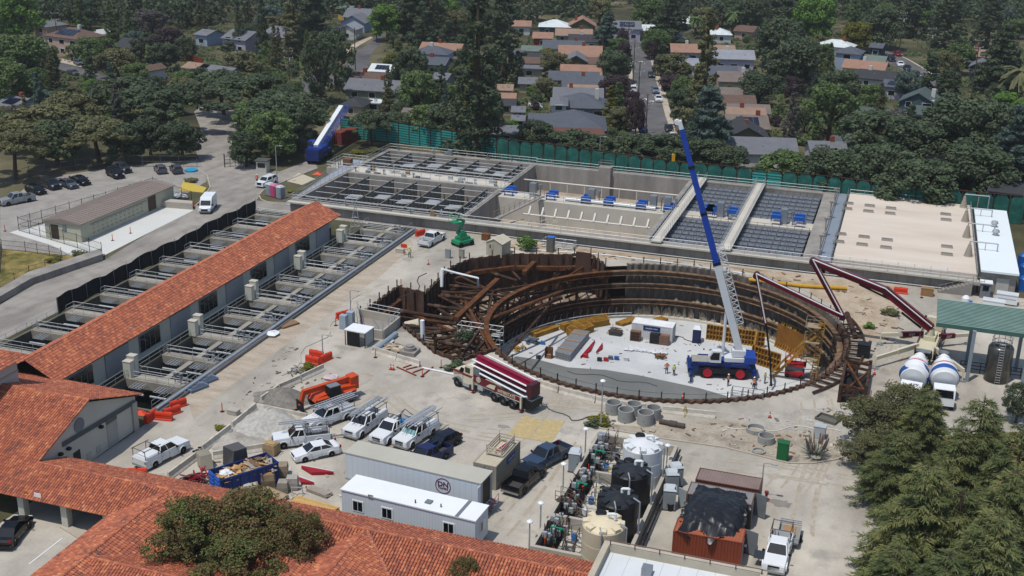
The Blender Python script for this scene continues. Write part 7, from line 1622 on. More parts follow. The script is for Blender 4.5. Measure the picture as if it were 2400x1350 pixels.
bt_=T('pump_shed','small cream shed with a gabled roof behind the green boom lift','shed',tuple(G(1168,595)),R(-8));MB().bx(-1.35,-1.5,0,1.35,1.5,2.2).add([(-1.35,-1.5,2.2),(1.35,-1.5,2.2),(0,-1.5,2.8),(-1.35,1.5,2.2),(1.35,1.5,2.2),(0,1.5,2.8)],[(0,1,2),(5,4,3)]).build('wall',mat('#a59f8c'),bt_);MB().slab((1.5,-1.6,2.15),(1.5,1.6,2.15),(0,1.6,2.85),(0,-1.6,2.85),.06).slab((-1.5,1.6,2.15),(-1.5,-1.6,2.15),(0,-1.6,2.85),(0,1.6,2.85),.06).build('roof',mat('#b3ab98'),bt_);d_=MB().bx(-.9,-1.54,.1,-.05,-1.5,2.0).build('door',mat('#9b9584'),bt_);MB().bx(-.75,-1.55,1.3,-.55,-1.54,1.8).build('pane',m_glass,d_)
for u,v,l,c_,s_ in((963,520,'dark green wire cabinet with a green lid in front of the basins','#1c3a2c',(1.0,1.0,2.0)),(1833,1077,'bright green electrical cabinet in the planting bed','#14592f',(1.1,.9,2.0)),(1139,562,'rusty brown steel crate behind the white pickup','#6d4426',(1.2,1.0,1.0)),(1020,528,'pale concrete block by the basin wall','#a39e92',(1.3,.5,.6)),(938,592,'pale concrete block beside the worker','#a9a498',(1.4,.6,.6)),(1050,605,'grey electrical cabinet at the bay corner, left one','#85898b',(.8,.4,1.4)),(1082,605,'grey electrical cabinet at the bay corner, right one','#8a8779',(.8,.4,1.4)),(1290,590,'tall louvred grey cabinet with a blue top behind the pit','#5d5b57',(1.1,.9,2.4)),(2172,692,'brown plywood crate before the tank stairs','#8a6c48',(1.7,1.0,1.1)),(2023,835,'black steel box open at the top right of the pit','#1a1b1c',(1.5,1.3,1.7)),(1920,1025,'clear plastic wrapped crate beside the spiky plant','#a3a8aa',(1.2,1.0,1.4)),(548,970,'low concrete box on the slab left of the gravel','#a29d92',(1.2,.8,.5)),(1413,1050,'grey metal cabinet beyond the tank enclosure','#7d8286',(1.1,.6,1.6))):
 t=T('site_cabinet' if 'cabinet' in l else 'crate' if 'crate' in l or 'box' in l else 'concrete_block',l,'cabinet' if 'cabinet' in l else('crate' if 'crate' in l or 'box' in l else 'concrete block'),tuple(G(u,v)),R(-4));x,y,z=s_;MB().bx(-x/2,-y/2,0,x/2,y/2,z).build('body',mat(c_,.6),t);MB().bx(-x/2-.04,-y/2-.04,z,x/2+.04,y/2+.04,z+.06).build('lid',mat('#1d5a35' if 'green lid' in l else('#2a5fae' if 'blue top' in l else c_),.5),t);MB().bx(-x/2+.08,-y/2-.02,.1,x/2-.08,-y/2,z-.12).build('door',mat(c_,.6),t)
for u,v,l in((806,505,'white liquid tote, left of two behind the tiled roof end'),(835,508,'white liquid tote, right of two behind the tiled roof end')):
 t=T('liquid_tote',l,'liquid tote',tuple(G(u,v)),R(-4),'white liquid totes');MB().bx(-.55,-.5,.15,.55,.5,1.1).build('bottle',mat('#a9b7b8',.4),t);mb=MB().bx(-.6,-.55,0,.6,.55,.14)
 for k in range(5):mb.bx(-.58,-.53,.15+k*.22,.58,-.52,.19+k*.22).bx(.57,-.53,.15+k*.22,.58,.53,.19+k*.22)
 mb.build('cage',m_galv,t)
t=T('derrick_mast','slim silver triangular mast rig at the far end of the long tiled roof','mast',tuple(G(832,545)));mb=MB();tp3=Vector((0,.4,5.2))
for k in range(3):a=2*pi*k/3;mb.cyl((1.1*cos(a),1.1*sin(a),0),tp3,.05,n=5)
for z in(1.2,2.6):mb.tube([(1.1*cos(2*pi*k/3)*(1-z/5.2),1.1*sin(2*pi*k/3)*(1-z/5.2),z)for k in(0,1,2,0)],.03,4)
mb.build('leg',m_galv,t)
def lamp(label,px,h,style='dome',rz=0):
 t=T('lamp_post',label,'lamp post',tuple(G(*px)),rz,None);MB().cyl((0,0,0),(0,0,h),.09,.06,8).build('pole',m_galv,t)
 if style=='dome':MB().lathe([(.3,h),(.29,h+.08),(.12,h+.2),(.001,h+.22)],n=14).build('lamp_head',m_white,t)
 else:MB().beam((0,0,h),(.9,0,h+.1),.06,.06).bx(.7,-.15,h+.02,1.3,.15,h+.12).build('lamp_head',m_galv,t)
lamp('lamp post with a white dome head among the concrete pipe rings',(1408,1000),5.4);lamp('tall plain lamp post beside the gate road and portable toilets',(650,428),7.0,'arm');lamp('slim lamp post on the basin wall before the green fence, middle',(1404,396),6.5,'arm');lamp('lamp post at the right edge behind the white roofed building',(2389,520),7.5,'arm');lamp('lamp post by the black grating in front of the green fence at right',(1905,452),7.0,'arm');lamp('lamp post rising from the filter cells beside the tiled roof',(294,850),4.6,'arm');lamp('small camera mast in mid yard by the orange barriers',(757,842),3.2,'arm');lamp('small floodlight mast by the grey cabinets',(822,740),3.6,'arm');lamp('curved arm lamp at the right of the brown container',(1782,1170),3.9,'arm')
for i,(u,v)in enumerate(((1371,1065),(1319,1150),(1266,1245),(1561,1105),(1240,1290))):lamp('small white domed lamp on the tank enclosure wall, %s'%('far left','middle left','near left','far right','near left corner')[i],(u,v),2.9)
mb=MB();rr=random.Random(91)
for i in range(26):y=87+i*.85;x=-24.2+rr.uniform(-.3,.8);mb.tube([(x,y,.1),(x,y,rr.uniform(.5,1.3)),(x+rr.uniform(.5,2.2),y,rr.uniform(.4,1.2)),(-22.2,y,.3)],.05,5)
tag(mb.build('pipework',m_steelgrey),'grey branch pipes running from the pump skids to the chemical tanks','pipework')
for i in range(9):o=MB().lathe([(.24,0),(.28,.1),(.28,.65),(.12,.75),(.001,.76)],n=12).build('small_drum',(m_white,mat('#2c5f9c'),m_black)[i%3]);o.location=(-23.3+rr.uniform(-.5,.6),87.5+i*2.3,.1);tag(o,'%s drum standing on the floor of the tank enclosure'%('white','blue','black')[i%3],'drum','%s drums in the tank enclosure'%('white','blue','black')[i%3])
g=T('gate','tall dark mesh gate across the road beside the kiosk','gate',tuple(G(555,385)));mb=MB();a,b=G(527,392),G(578,388);mb.rail([a,b],2.2,1.2,.05,3);mb.build('frame',m_dark,g,True)
for q_ in(a,b):MB().cyl(q_,q_+Z*2.7,.1).build('post',m_dark,g,True)
kk=T('gate_kiosk','small pale gate kiosk with a dark window under the trees','kiosk',tuple(G(617,402)),R(10));MB().bx(-1,-1,0,1,1,2.2).build('wall',m_stucco,kk);MB().bx(-1.3,-1.3,2.2,1.3,1.3,2.4).build('roof',mat('#4a4a46'),kk);MB().bx(-.7,-1.03,1.0,.8,-1,1.9).build('window',m_glass,kk)
t=container('small red container in front of the green fence beside the blue crane',(G(805,335).x,G(805,335).y+1,0),R(80),6.06,2.44,2.6,'#6e2a22','#7d3a30')
cl=T('valve_platform','railed concrete valve platform at the far left of the basins','platform',tuple(G(790,395)));p=G(745,420);MB().bx(-103.5,199,0,-97.6,206,1.2).build('platform',m_conc,cl,True);MB().rail([(-103.4,199.1,1.2),(-97.8,199.1,1.2),(-97.8,205.9,1.2),(-103.4,205.9,1.2),(-103.4,199.1,1.2)],1.1,1.4,.035).build('railing',m_galv,cl,True);MB().bx(-100.5,200,1.2,-98.9,201.2,2.9).build('cabinet',mat('#6b4c34'),cl,True)
mb=MB()
for k in range(8):mb.tube([(-103+k*.6,199.6+(k%3),1.2),(-103+k*.6,199.6+(k%3),2.4)],.09,6)
mb.build('valve',m_steelgrey,cl,True)
for u,v,l in((2358,712,'white box tank with red stripes by the green canopy, right and back'),(2326,728,'white box tank by the green canopy, left and front')):
 t=T('box_tank',l,'box tank',tuple(G(u,v)),R(-6),'white box tanks');MB().bx(-1.4,-.7,.2,1.4,.7,1.5).build('body',m_white,t);MB().bx(-1.45,-.75,1.5,1.45,.75,1.6).build('lid',mat('#b9bdbe'),t);mb=MB().bx(-1.2,-.72,.9,1.2,-.7,1.0);mb.build('stripe',mat('#8b95a8'),t)
t=T('water_filter','blue and white tank with pipes behind the green canopy roof','filter',tuple(G(2262,712)));MB().lathe([(.4,0),(.55,.3),(.55,.9),(.3,1.2),(.001,1.25)],n=14).build('vessel',m_white,t);MB().cyl((.4,0,.3),(2.2,-.3,.3),.18).build('pipe',m_galv,t);MB().cyl((.5,0,.3),(.9,-.05,.3),.3).build('valve',m_blue,t)
for i,(u,v)in enumerate(((2398,680),(2399,650),(2396,625))):p=G(u,v);o=MB().lathe([(.8,0),(.8,1.8),(.5,2.1),(.001,2.15)],n=18).build('blue_tank',mat('#17539c',.4));o.location=p;tag(o,'round blue tank at the right edge, %s of three'%('nearest','middle','farthest')[i],'tank','blue tanks')
t=T('survey_tripod','yellow tripod standing between the concrete barriers at the pit','tripod',tuple(G(1605,975)));mb=MB()
for k in range(3):a=2*pi*k/3+.5;mb.cyl((.45*cos(a),.45*sin(a),0),(0,0,1.3),.04,n=5)
mb.build('leg',mat('#b8922c'),t);o=MB().cyl((-1.4,0,.25),(1.4,0,.25),.3,n=14).cyl((-.3,0,.25),(.5,0,.25),.38,n=14).build('pipe',mat('#4a413c'));o.location=G(1575,998);o.rotation_euler=(0,0,R(-4));tag(o,'brown pipe section with a coupling in the planting bed','pipe')
t=T('steel_tray','grey shallow steel tray on the ground right of the pit','tray',tuple(G(1940,985)),R(-20));MB().bx(-1.2,-.8,0,1.2,.8,.1).bx(-1.2,-.8,.1,-1.1,.8,.35).bx(1.1,-.8,.1,1.2,.8,.35).bx(-1.1,-.8,.1,1.1,-.7,.35).bx(-1.1,.7,.1,1.1,.8,.35).build('body',mat('#5b5952'),t)
for i,(u,v)in enumerate(((485,895),(462,912))):t=T('steel_grating_stack','blue grey steel frames stacked by the filter pipe, %s stack'%('upper','lower')[i],'steel frames',tuple(G(u,v)),R(70));mb=MB();[mb.bx(-1.2,-.6+j*.3,.05+k*.12,1.2,-.52+j*.3,.12+k*.12)for j in range(5)for k in range(3)];mb.bx(-1.2,-.6,.05,-1.1,.7,.4).bx(1.1,-.6,.05,1.2,.7,.4);mb.build('frame',mat('#6f7f90',.5),t)
lumber('brown boards stacked by the filter pipe',(674,762),R(65),2.6,1.6,.2,'#7d6248',2)
blob_=MB();blob(blob_,(0,0,0),1.1,random.Random(9),flat=.25);o=blob_.build('plastic_sheet',m_white);o.location=G(640,785);tag(o,'pale crumpled sheet beside the filter pipe','plastic sheet');blob_=MB();blob(blob_,(0,0,0),.9,random.Random(19),flat=.2);o=blob_.build('plastic_sheet',mat('#b8a8a8'));o.location=G(775,886);tag(o,'white sheet with red marks behind the telehandler','plastic sheet')
for i,(u,v)in enumerate(((405,458),(420,462),(432,466),(412,466))):b_=MB();blob(b_,(0,0,0),.8,random.Random(30+i));o=b_.build('plastic_bag',mat('#b3b7ba',.5));o.location=G(u,v);tag(o,'pale plastic bag in the heap behind the prefab building','bag','pale bags behind the prefab building')
o=MB().lathe([(.001,.3),(1.1,.3),(1.15,0),(1.25,0),(1.25,.35),(1.1,.36)],n=20).build('paddling_pool',mat('#2f8fb5',.4));o.location=G(448,401);tag(o,'round blue plastic pool on the verge beside the car park','pool')
o=MB().cyl((0,0,0),(0,0,1.2),.05).bx(-.5,-.03,1.2,.5,.03,1.8).build('orange_sign',m_orange);o.location=G(947,598);tag(o,'small red sign standing by the worker on the road','sign')
o=MB().add([(-.9,-.7,0),(.9,-.5,0),(.8,.7,0),(-.7,.6,0),(0,0,.35)],[(0,1,4),(1,2,4),(2,3,4),(3,0,4)]).build('orange_sheet',m_orange);o.location=G(330,968);tag(o,'crumpled orange sheet beside the corner of the filter cells','sheet')
o=MB().add([(-.9,-.7,0),(.9,-.5,0),(.8,.7,0),(-.7,.6,0),(0,0,.5)],[(0,1,4),(1,2,4),(2,3,4),(3,0,4)]).build('orange_sheet',m_orange);o.location=G(745,408);tag(o,'crumpled orange sheet by the steps at the left of the basins','sheet')
rr=random.Random(55)
def litter(label,poly,n,cols,smin,smax,seed,z=0.):
 rr=random.Random(seed);us=[p[0]for p in poly];vs=[p[1]for p in poly];L_=[MB()for _ in cols];k=0
 def inside(u,v):return sum((a[1]>v)!=(b[1]>v)and u<(b[0]-a[0])*(v-a[1])/(b[1]-a[1])+a[0]for a,b in zip(poly,poly[1:]+poly[:1]))%2
 while k<n:
  u,v=rr.uniform(min(us),max(us)),rr.uniform(min(vs),max(vs))
  if not inside(u,v):continue
  k+=1;p=G(u,v,z+.05);a=rr.uniform(smin,smax);b=a*rr.uniform(.08,.5);L_[rr.randrange(len(cols))].box(p,(a,b,rr.uniform(.05,.18)),rr.uniform(0,3.1))
 mb=MB()
 for i,q in enumerate(L_):mb.add(q.v,q.f,i)
 tag(mb.build('site_litter',[mat(c,.85,.2,2)for c in cols]),label,'debris',kind='stuff')
litter('scattered stones, offcuts and scraps over the planting bed by the concrete rings',[(1395,985),(1700,985),(1960,955),(1985,1060),(1850,1080),(1560,1025)],90,('#6e675c','#8f8778','#57483a','#b3aea2','#7d5a40'),.12,.8,1)
litter('scattered scraps on the ground between the filter cells and the gravel heaps',[(610,860),(700,800),(780,880),(700,930),(560,1000),(520,960)],60,('#6e675c','#9a9284','#574a3c','#b6b1a6'),.1,.7,2)
litter('scattered timber and pipes along the foot of the basin wall',[(1130,562),(1500,600),(1900,648),(2080,690),(1990,690),(1700,635),(1440,606),(1220,588)],80,('#7d6a52','#9a9284','#5a4a3a','#b3aea2'),.12,1.1,3)
litter('scattered pipes, hoses and stones on the dirt right of the pit',[(1990,690),(2120,715),(2110,800),(2040,830),(1995,760)],45,('#7d6a52','#8a8377','#5a4a3a','#3c3a37'),.12,1.0,4)
litter('footprints of mud, chips and scraps on the pit floor slab',[(1180,815),(1430,745),(1700,770),(1880,880),(1700,920),(1350,860)],90,('#8f8d88','#77746e','#a5a39d','#6b5a48'),.1,.7,5,PITZ)
litter('scraps and offcuts around the blue container and trailers',[(480,1060),(690,1020),(830,1120),(800,1190),(600,1180),(460,1130)],55,('#8a7a62','#9a9284','#57483a','#b6b1a6'),.12,.8,6)
for i,(pts,c)in enumerate((([(690,905),(640,960),(660,1000),(610,1010)],'#2c2c2c'),([(1000,640),(960,690),(900,720),(860,800)],'#3a3b3c'),([(845,690),(800,745),(745,800),(660,880)],'#b5b0a3'),([(1280,950),(1340,985),(1400,975),(1440,1010)],'#3a3f47'),([(1700,1000),(1790,1008),(1890,1000),(1970,1010)],'#c3c0b8'),([(1500,770),(1560,790),(1600,790),(1640,810)],'#333'+'333'),([(1330,870),(1430,885),(1540,905)],'#4a4a48'))):
 z=PITZ if i>4 else 0;P=[G(u,v,z+.06)for u,v in pts];Q=[]
 for a,b in zip(P,P[1:]):d=b-a;n=Vector((d.y,-d.x,0))*.08;Q+=[a.lerp(b,t)+n*sin(t*6.28)for t in(0,.2,.4,.6,.8)]
 tag(MB().tube(Q+[P[-1]],.06,5).build('hose',mat(c,.6)),('black hose winding from the orange handler to the pale gravel','grey cable curving from the road to the white roofed shelter','pale hose along the road beside the filter pipe','dark cable in front of the concrete pipe rings','white pipe across the planting bed above the concrete rings','black cable on the pit floor behind the crane','grey hose on the pit floor along the wet concrete')[i],'hose')
 # streets of the neighbourhood
struct('street',poly_mesh([L2([(1503,335),(1494,270),(1487,210),(1479,150),(1470,92),(1440,86),(1445,82),(1516,88),(1516,95),(1528,150),(1542,210),(1558,270),(1580,335)])],.03),m_street)
struct('pavement',poly_mesh([L2([(1581,335),(1559,270),(1543,210),(1527,150),(1513,95),(1517,95),(1536,150),(1558,210),(1574,270),(1592,335)])],.05),m_walk)
struct('pavement',poly_mesh([L2([(1502,335),(1493,270),(1486,210),(1480,150),(1474,110),(1470,110),(1470,150),(1470,210),(1468,270),(1474,335)])],.05),m_walk)
struct('street',poly_mesh([L2([(690,205),(722,175),(760,178),(805,172),(812,145),(838,118),(872,98),(880,80),(896,80),(897,97),(868,128),(862,160),(830,190),(740,215),(700,222)])],.03),m_street)
struct('pavement',poly_mesh([L2([(812,126),(845,105),(875,88),(868,86),(835,100),(805,116)])],.05),m_walk)
struct('street',poly_mesh([L2([(108,140),(190,160),(260,182),(245,190),(170,170),(105,155)])],.03),m_street)
struct('driveway',poly_mesh([L2([(128,134),(192,147),(192,158),(112,140)])],.045),m_walk)
struct('street',poly_mesh([L2([(2040,118),(2054,124),(2085,150),(2112,163),(2148,192),(2165,215),(2186,262),(2250,262),(2212,228),(2206,192),(2170,166),(2127,141),(2097,126),(2060,113)])],.03),m_street)
struct('pavement',poly_mesh([L2([(2098,125),(2130,139),(2172,163),(2200,180),(2206,190),(2170,165),(2127,140),(2096,126)])],.05),m_walk)
struct('driveway',poly_mesh([L2([(2160,160),(2172,150),(2185,160),(2176,168)])],.045),m_dirt)
struct('lawn',poly_mesh([L2([(700,140),(727,148),(725,158),(702,158)])],.02),mat('#4a5a24',.9,.2,1))
mb=MB()
for u,v in((1503,144),(1484,144),(1512,232),(1528,237),(1487,98),(1497,98)):p=G(u,v,.036);mb.beam(p+Vector((-.6,-.8,0)),p+Vector((0,.8,0)),.3,.004).beam(p+Vector((.6,-.8,0)),p+Vector((0,.8,0)),.3,.004)
struct('road_marking',mb,m_white)
# houses
RC={'slate':'#4c5159','gray':'#63656a','lgray':'#80838a','char':'#333437','brown':'#5d4a40','tan':'#877060','clay':'#8a6b5a','taupe':'#6b615b','white':'#bcc2c2','sage':'#5d6a63','green':'#44504e','rbrown':'#5c3f38'}
RN={'slate':'slate blue','gray':'grey','lgray':'pale grey','char':'charcoal','brown':'brown','tan':'tan','clay':'orange clay','taupe':'taupe','white':'white','sage':'sage green','green':'green grey','rbrown':'red brown'}
WC={'w':('#b4b6b3','white'),'b':('#9a907c','beige'),'g':('#6f7278','grey'),'p':('#8f9db0','pale blue'),'n':('#222b3c','navy'),'r':('#6e2418','red'),'o':('#50523a','olive'),'s':('#77816a','sage'),'t':('#3a4a50','teal'),'l':('#9a97a6','lilac'),'k':('#a98e80','pinkish'),'y':('#b89a3a','yellow')}
HB=[]
ORD='nearest second third fourth fifth sixth seventh eighth ninth tenth eleventh twelfth thirteenth fourteenth fifteenth sixteenth seventeenth eighteenth nineteenth twentieth'.split()
def house(u,v,wpx,d,rc,wc,kind,h,label,yaw,name='house',solar=False):
 p=G(u,v,h);dist=(p-Vector((0,0,CAMH))).length;wd=wpx*dist/FPX;ax=Vector((cos(yaw),sin(yaw),0));ay=Vector((-sin(yaw),cos(yaw),0))
 c=p+ay*d/2;c.z=0;HB.append((c.x,c.y,max(wd,d)*.5));t=T(name,label,'house',tuple(c),yaw,'houses of the neighbourhood');m=mat(WC[wc][0],.8,.06);mr=mat(RC[rc],.85,.14,.6,fine=1)
 a,b=wd/2,d/2;o=.5;rh=min(a,b)*.42
 w_=MB().bx(-a+o,-b+o,0,a-o,b-o,h+.02);r=MB();tk=.18
 if kind=='h':
  q=min(a,b);x_=a-q;y_=b-q;B=[(-a,-b,h),(a,-b,h),(a,b,h),(-a,b,h)]
  rd=[(-x_,-y_,h+rh),(x_,y_,h+rh)]if a>=b else[(0,-y_,h+rh),(0,y_,h+rh)]
  r.add(B+rd,[(0,1,5,4),(1,2,5),(2,3,4,5),(3,0,4),(3,2,1,0)]if a>=b else[(0,1,4),(1,2,5,4),(2,3,5),(3,0,4,5),(3,2,1,0)])
 elif kind=='f':
  r.slab((a,-b,h),(a,b,h),(0,b,h+rh*1.3),(0,-b,h+rh*1.3),tk).slab((-a,b,h),(-a,-b,h),(0,-b,h+rh*1.3),(0,b,h+rh*1.3),tk)
  w_.add([(-a+o,-b+o,h),(a-o,-b+o,h),(0,-b+o,h+rh*1.15),(-a+o,b-o,h),(a-o,b-o,h),(0,b-o,h+rh*1.15)],[(0,1,2),(5,4,3)])
 elif kind=='flat':r.bx(-a,-b,h,a,b,h+.3)
 else:
  r.slab((-a,-b,h),(a,-b,h),(a,0,h+rh),(-a,0,h+rh),tk).slab((a,b,h),(-a,b,h),(-a,0,h+rh),(a,0,h+rh),tk)
  w_.add([(-a+o,-b+o,h),(-a+o,b-o,h),(-a+o,0,h+rh*.9),(a-o,-b+o,h),(a-o,b-o,h),(a-o,0,h+rh*.9)],[(2,1,0),(3,4,5)])
 w_.build('wall',m,t);ro=r.build('roof',mr,t);rr=random.Random(int(u*7+v))
 n=max(1,int(wd/4));fl=2 if h>4 else 1
 for f in range(fl):
  for k in range(n):
   x=-a+o+(k+.5)*(wd-2*o)/n;z=.95+f*2.6;w2=rr.choice((.6,.8,1.0));fr_=MB().bx(x-w2-.1,-b+o-.05,z-.1,x+w2+.1,-b+o,z+1.3).build('window',m_white,t);MB().bx(x-w2,-b+o-.07,z,x+w2,-b+o-.05,z+1.2).build('pane',m_glass,fr_)
 if d>7 and wd>7 and rr.random()<.6:x=rr.uniform(-a*.5,a*.6);MB().bx(x-.45,-.3,h,x+.45,.5,h+rh+1.0).build('chimney',mat('#7a4030' if rr.random()<.7 else '#b5b5b0',.8),ro)
 for k in range(rr.randint(1,3)):x,y=rr.uniform(-a*.6,a*.6),rr.uniform(-b*.6,-b*.2);z=h+rh*.3;MB().cyl((x,y,z),(x,y,z+.8),.09,n=6).build('vent',m_galv,ro)
 if solar:
  s_=MB();k0=-b*.75;sl=rh/b
  for i in range(4):x=-a*.5+i*a*.26;s_.slab((x,k0,h+(k0+b)*sl+.12),(x+a*.24,k0,h+(k0+b)*sl+.12),(x+a*.24,-b*.2,h+b*.8*sl+.12),(x,-b*.2,h+b*.8*sl+.12),.06)
  s_.build('solar_panel',mat('#141a2b',.15,.05,spec=.6),ro)
 return t
SY=R(15.6)
BLK={'a':('house left of the straight street, %s from the basins',SY,'1340 325 140 6 rbrown b g 2.6;1343 305 146 12 slate g h 3;1310 248 40 8 gray w h 4.6;1362 254 118 10 slate g h 2.8;1355 233 110 8 gray g g 2.7;1378 219 88 6 tan b g 2.6;1368 207 95 9 slate g g 2.6;1345 189 110 7 slate g g 2.6;1362 176 90 8 clay b g 2.7;1350 145 50 8 gray o f 3.4;1395 150 42 8 brown b g 2.8;1360 134 95 10 clay b g 2.7;1320 115 90 8 slate w g 2.6;1370 98 70 7 char w g 2.8;1345 84 80 7 tan s g 2.6;1272 90 45 7 clay r g 3;1300 64 70 8 white t h 3;1365 62 60 8 clay o f 3.4;1222 62 42 8 clay w g 3'),'b':('shed left of the straight street, %s from the basins',SY,'1265 285 52 6 slate w g 2.6;1185 315 60 6 gray b g 2.6;1108 320 62 7 rbrown b h 2.6;1214 283 32 5 gray b g 2.4;1214 263 32 6 gray b g 2.4;1185 248 45 6 char b g 2.5;1188 233 40 6 clay b g 2.5;1182 212 38 6 tan b g 2.5;1242 197 52 5 gray b g 2.4;1240 163 60 5 gray b flat 2.6;1248 149 46 6 brown b g 2.5;1246 138 46 6 char b g 2.5;1215 127 24 6 slate b g 2.5;1246 120 46 5 sage o g 2.6'),'c':('house left of the tall redwoods, %s from the basins',R(6),'965 275 62 7 taupe p g 2.6;895 280 40 6 gray b g 2.4;820 250 60 8 char b h 2.6;872 243 40 4 white b flat 2.4;870 213 132 9 gray s g 2.7;858 193 84 8 brown r g 2.8;905 186 42 8 slate w g 2.8;1028 186 40 8 gray g g 4.6;890 168 58 7 white g g 3 S;1015 152 58 8 slate g g 3.6;1005 127 86 8 slate p h 2.8;1030 117 96 7 clay b g 2.6;850 42 95 11 gray t g 3.4;825 54 60 9 gray p f 3.2;812 70 42 8 lgray w f 3.4;780 74 42 8 char p g 3;805 24 34 8 sage y g 3.6'),'d':('house at the upper left, %s from the car park',R(-12),'5 250 66 9 gray p g 3.2 S;495 178 74 9 gray g g 2.6;320 168 36 8 brown w f 3;440 160 44 6 tan n g 2.6;342 132 26 6 slate n f 3;290 112 72 9 char o g 3;140 88 106 10 brown k h 5.4 S;92 62 42 8 gray k h 5.4;468 82 40 8 gray p g 3.4;545 92 72 10 gray l g 4.2;640 86 78 11 gray t g 4.6'),'e':('house right of the straight street, %s from the basins',SY,'1790 362 150 9 gray w g 2.8;1945 360 80 7 gray w g 2.7;1752 330 105 10 char o f 2.8;1755 302 92 9 taupe b g 2.7 S;1750 274 86 6 tan b g 2.6;1757 266 92 6 taupe b g 2.6;1735 248 72 8 brown b g 2.7;1722 226 56 8 taupe b g 2.7;1725 192 75 8 taupe b g 2.7;1692 177 72 8 slate p g 2.7;1615 154 46 9 lgray w g 3.4;1722 139 88 8 lgray l g 3.6;1608 123 64 8 clay l g 3;1700 122 46 8 tan b g 2.7;1572 100 30 7 lgray p g 3;1590 90 32 8 lgray p f 4.4;1470 68 62 9 gray l g 4 S;1518 72 42 8 white b g 2.8;1630 56 52 8 white b g 2.8;1692 82 46 8 white w h 2.8'),'f':('house on the curving street, %s from the basins',R(-8),'1965 335 42 6 slate b g 2.4;2190 272 112 8 green w g 2.7;2150 243 84 9 green t f 4.6;2040 275 70 7 green p g 2.6;2090 204 46 8 slate l g 3.2 S;2052 186 86 8 char w g 2.8;2022 162 92 8 clay w g 2.8;2016 144 102 7 sage w g 2.7;1985 126 56 8 slate p h 5;1953 110 80 8 white w h 2.8;2052 112 30 8 slate n g 3;2216 138 28 8 clay g g 2.8;2292 158 38 9 gray n f 4;2290 132 48 9 clay g g 3;1742 74 46 9 brown k g 2.8;2355 452 70 8 char n g 5'),}
for k_,(ph,yw,rows)in BLK.items():
 for i,row in enumerate(rows.split(';')):
  f=row.split();lab='%s roofed %s walled %s'%(RN[f[4]],WC[f[5]][1],ph%ORD[i])
  q_=1.22 if k_ in 'abe' else 1.1;house(float(f[0]),float(f[1]),float(f[2])*(1+(q_-1)*.4),float(f[3])*q_,f[4],f[5],f[6],float(f[7]),lab,yw,'garden_shed' if k_=='b' else 'house',len(f)>8)
  # trees
def leaf_mat(name,stops):
 m=bpy.data.materials.new('leaves_'+name);m.use_nodes=True;nt=m.node_tree;b=nt.nodes['Principled BSDF'];N=nt.nodes.new;L=nt.links.new
 b.inputs['Roughness'].default_value=.65;b.inputs['Specular IOR Level'].default_value=.2
 g=N('ShaderNodeNewGeometry');oi=N('ShaderNodeObjectInfo');n=N('ShaderNodeTexNoise');n.inputs['Scale'].default_value=.5;n.inputs['Detail'].default_value=3;L(g.outputs['Position'],n.inputs['Vector'])
 a=N('ShaderNodeMath');a.operation='MULTIPLY_ADD';a.inputs[1].default_value=.45;L(g.outputs['Random Per Island'],a.inputs[0])
 s=N('ShaderNodeMath');s.operation='MULTIPLY_ADD';s.inputs[1].default_value=1.2;s.inputs[2].default_value=-.5;L(n.outputs['Fac'],s.inputs[0]);L(s.outputs[0],a.inputs[2])
 a2=N('ShaderNodeMath');a2.operation='MULTIPLY_ADD';a2.inputs[1].default_value=.3;L(oi.outputs['Random'],a2.inputs[0]);L(a.outputs[0],a2.inputs[2])
 cr=N('ShaderNodeValToRGB');L(a2.outputs[0],cr.inputs[0]);e=cr.color_ramp.elements
 while len(e)<len(stops):e.new(.5)
 for k,h in enumerate(stops):e[k].position=k/(len(stops)-1);e[k].color=(*C(h),1)
 L(cr.outputs[0],b.inputs['Base Color']);tr=N('ShaderNodeBsdfTranslucent');L(cr.outputs[0],tr.inputs[0]);mx=N('ShaderNodeMixShader');mx.inputs[0].default_value=.3
 L(b.outputs[0],mx.inputs[1]);L(tr.outputs[0],mx.inputs[2]);L(mx.outputs[0],nt.nodes['Material Output'].inputs[0]);return m
LM={'dk':leaf_mat('dark',['#3a4634','#4d5a41','#647152']),'md':leaf_mat('mid',['#455933','#5a6d40','#74864e']),'br':leaf_mat('bright',['#47632a','#5f8034','#789843']),'ol':leaf_mat('olive',['#505238','#676846','#7f7c56']),'pl':leaf_mat('plum',['#3a2e32','#4b3c40','#5c4a4d']),'gy':leaf_mat('grey',['#4a4644','#5d5856','#706b68']),'ye':leaf_mat('yellow',['#4d4f1c','#6b6a23','#8a8330']),'bl':leaf_mat('bluegreen',['#3f4f47','#52645a','#6a7c71']),'rd':leaf_mat('red',['#464f2c','#5a6d36','#66683c','#6f4c3a','#6c8042']),'cd':leaf_mat('cedar',['#434e32','#58633d','#767c4d','#938d58'])}
m_bark=mat('#4a3d31',.95,.2,2)
def leafy(clumps,n,size,rr,up=.5,squash=1.,el=1.):
 "cloud of leaf faces: clumps = (centre, radius)"
 V=[];F=[]
 for c,r in clumps:
  for i in range(n):
   while True:
    d=Vector((rr.uniform(-1,1),rr.uniform(-1,1),rr.uniform(-1,1)))
    if d.length_squared<1:break
   q=d.length;d=d*(q**-.45 if q>.02 else 1);p=c+Vector((d.x*r,d.y*r,d.z*r*squash))
   nn=(d+Vector((rr.gauss(0,.6),rr.gauss(0,.6),rr.gauss(0,.6)+up))).normalized();x=nn.orthogonal().normalized();x=(Matrix.Rotation(rr.uniform(0,6.28),3,nn)@x);y=nn.cross(x);s=size*rr.uniform(.6,1.3)
   o=len(V);V+=[p-x*s*.5*el,p+y*s*.42,p+x*s*.5*el,p-y*s*.42];F.append((o,o+1,o+2,o+3))
 return V,F
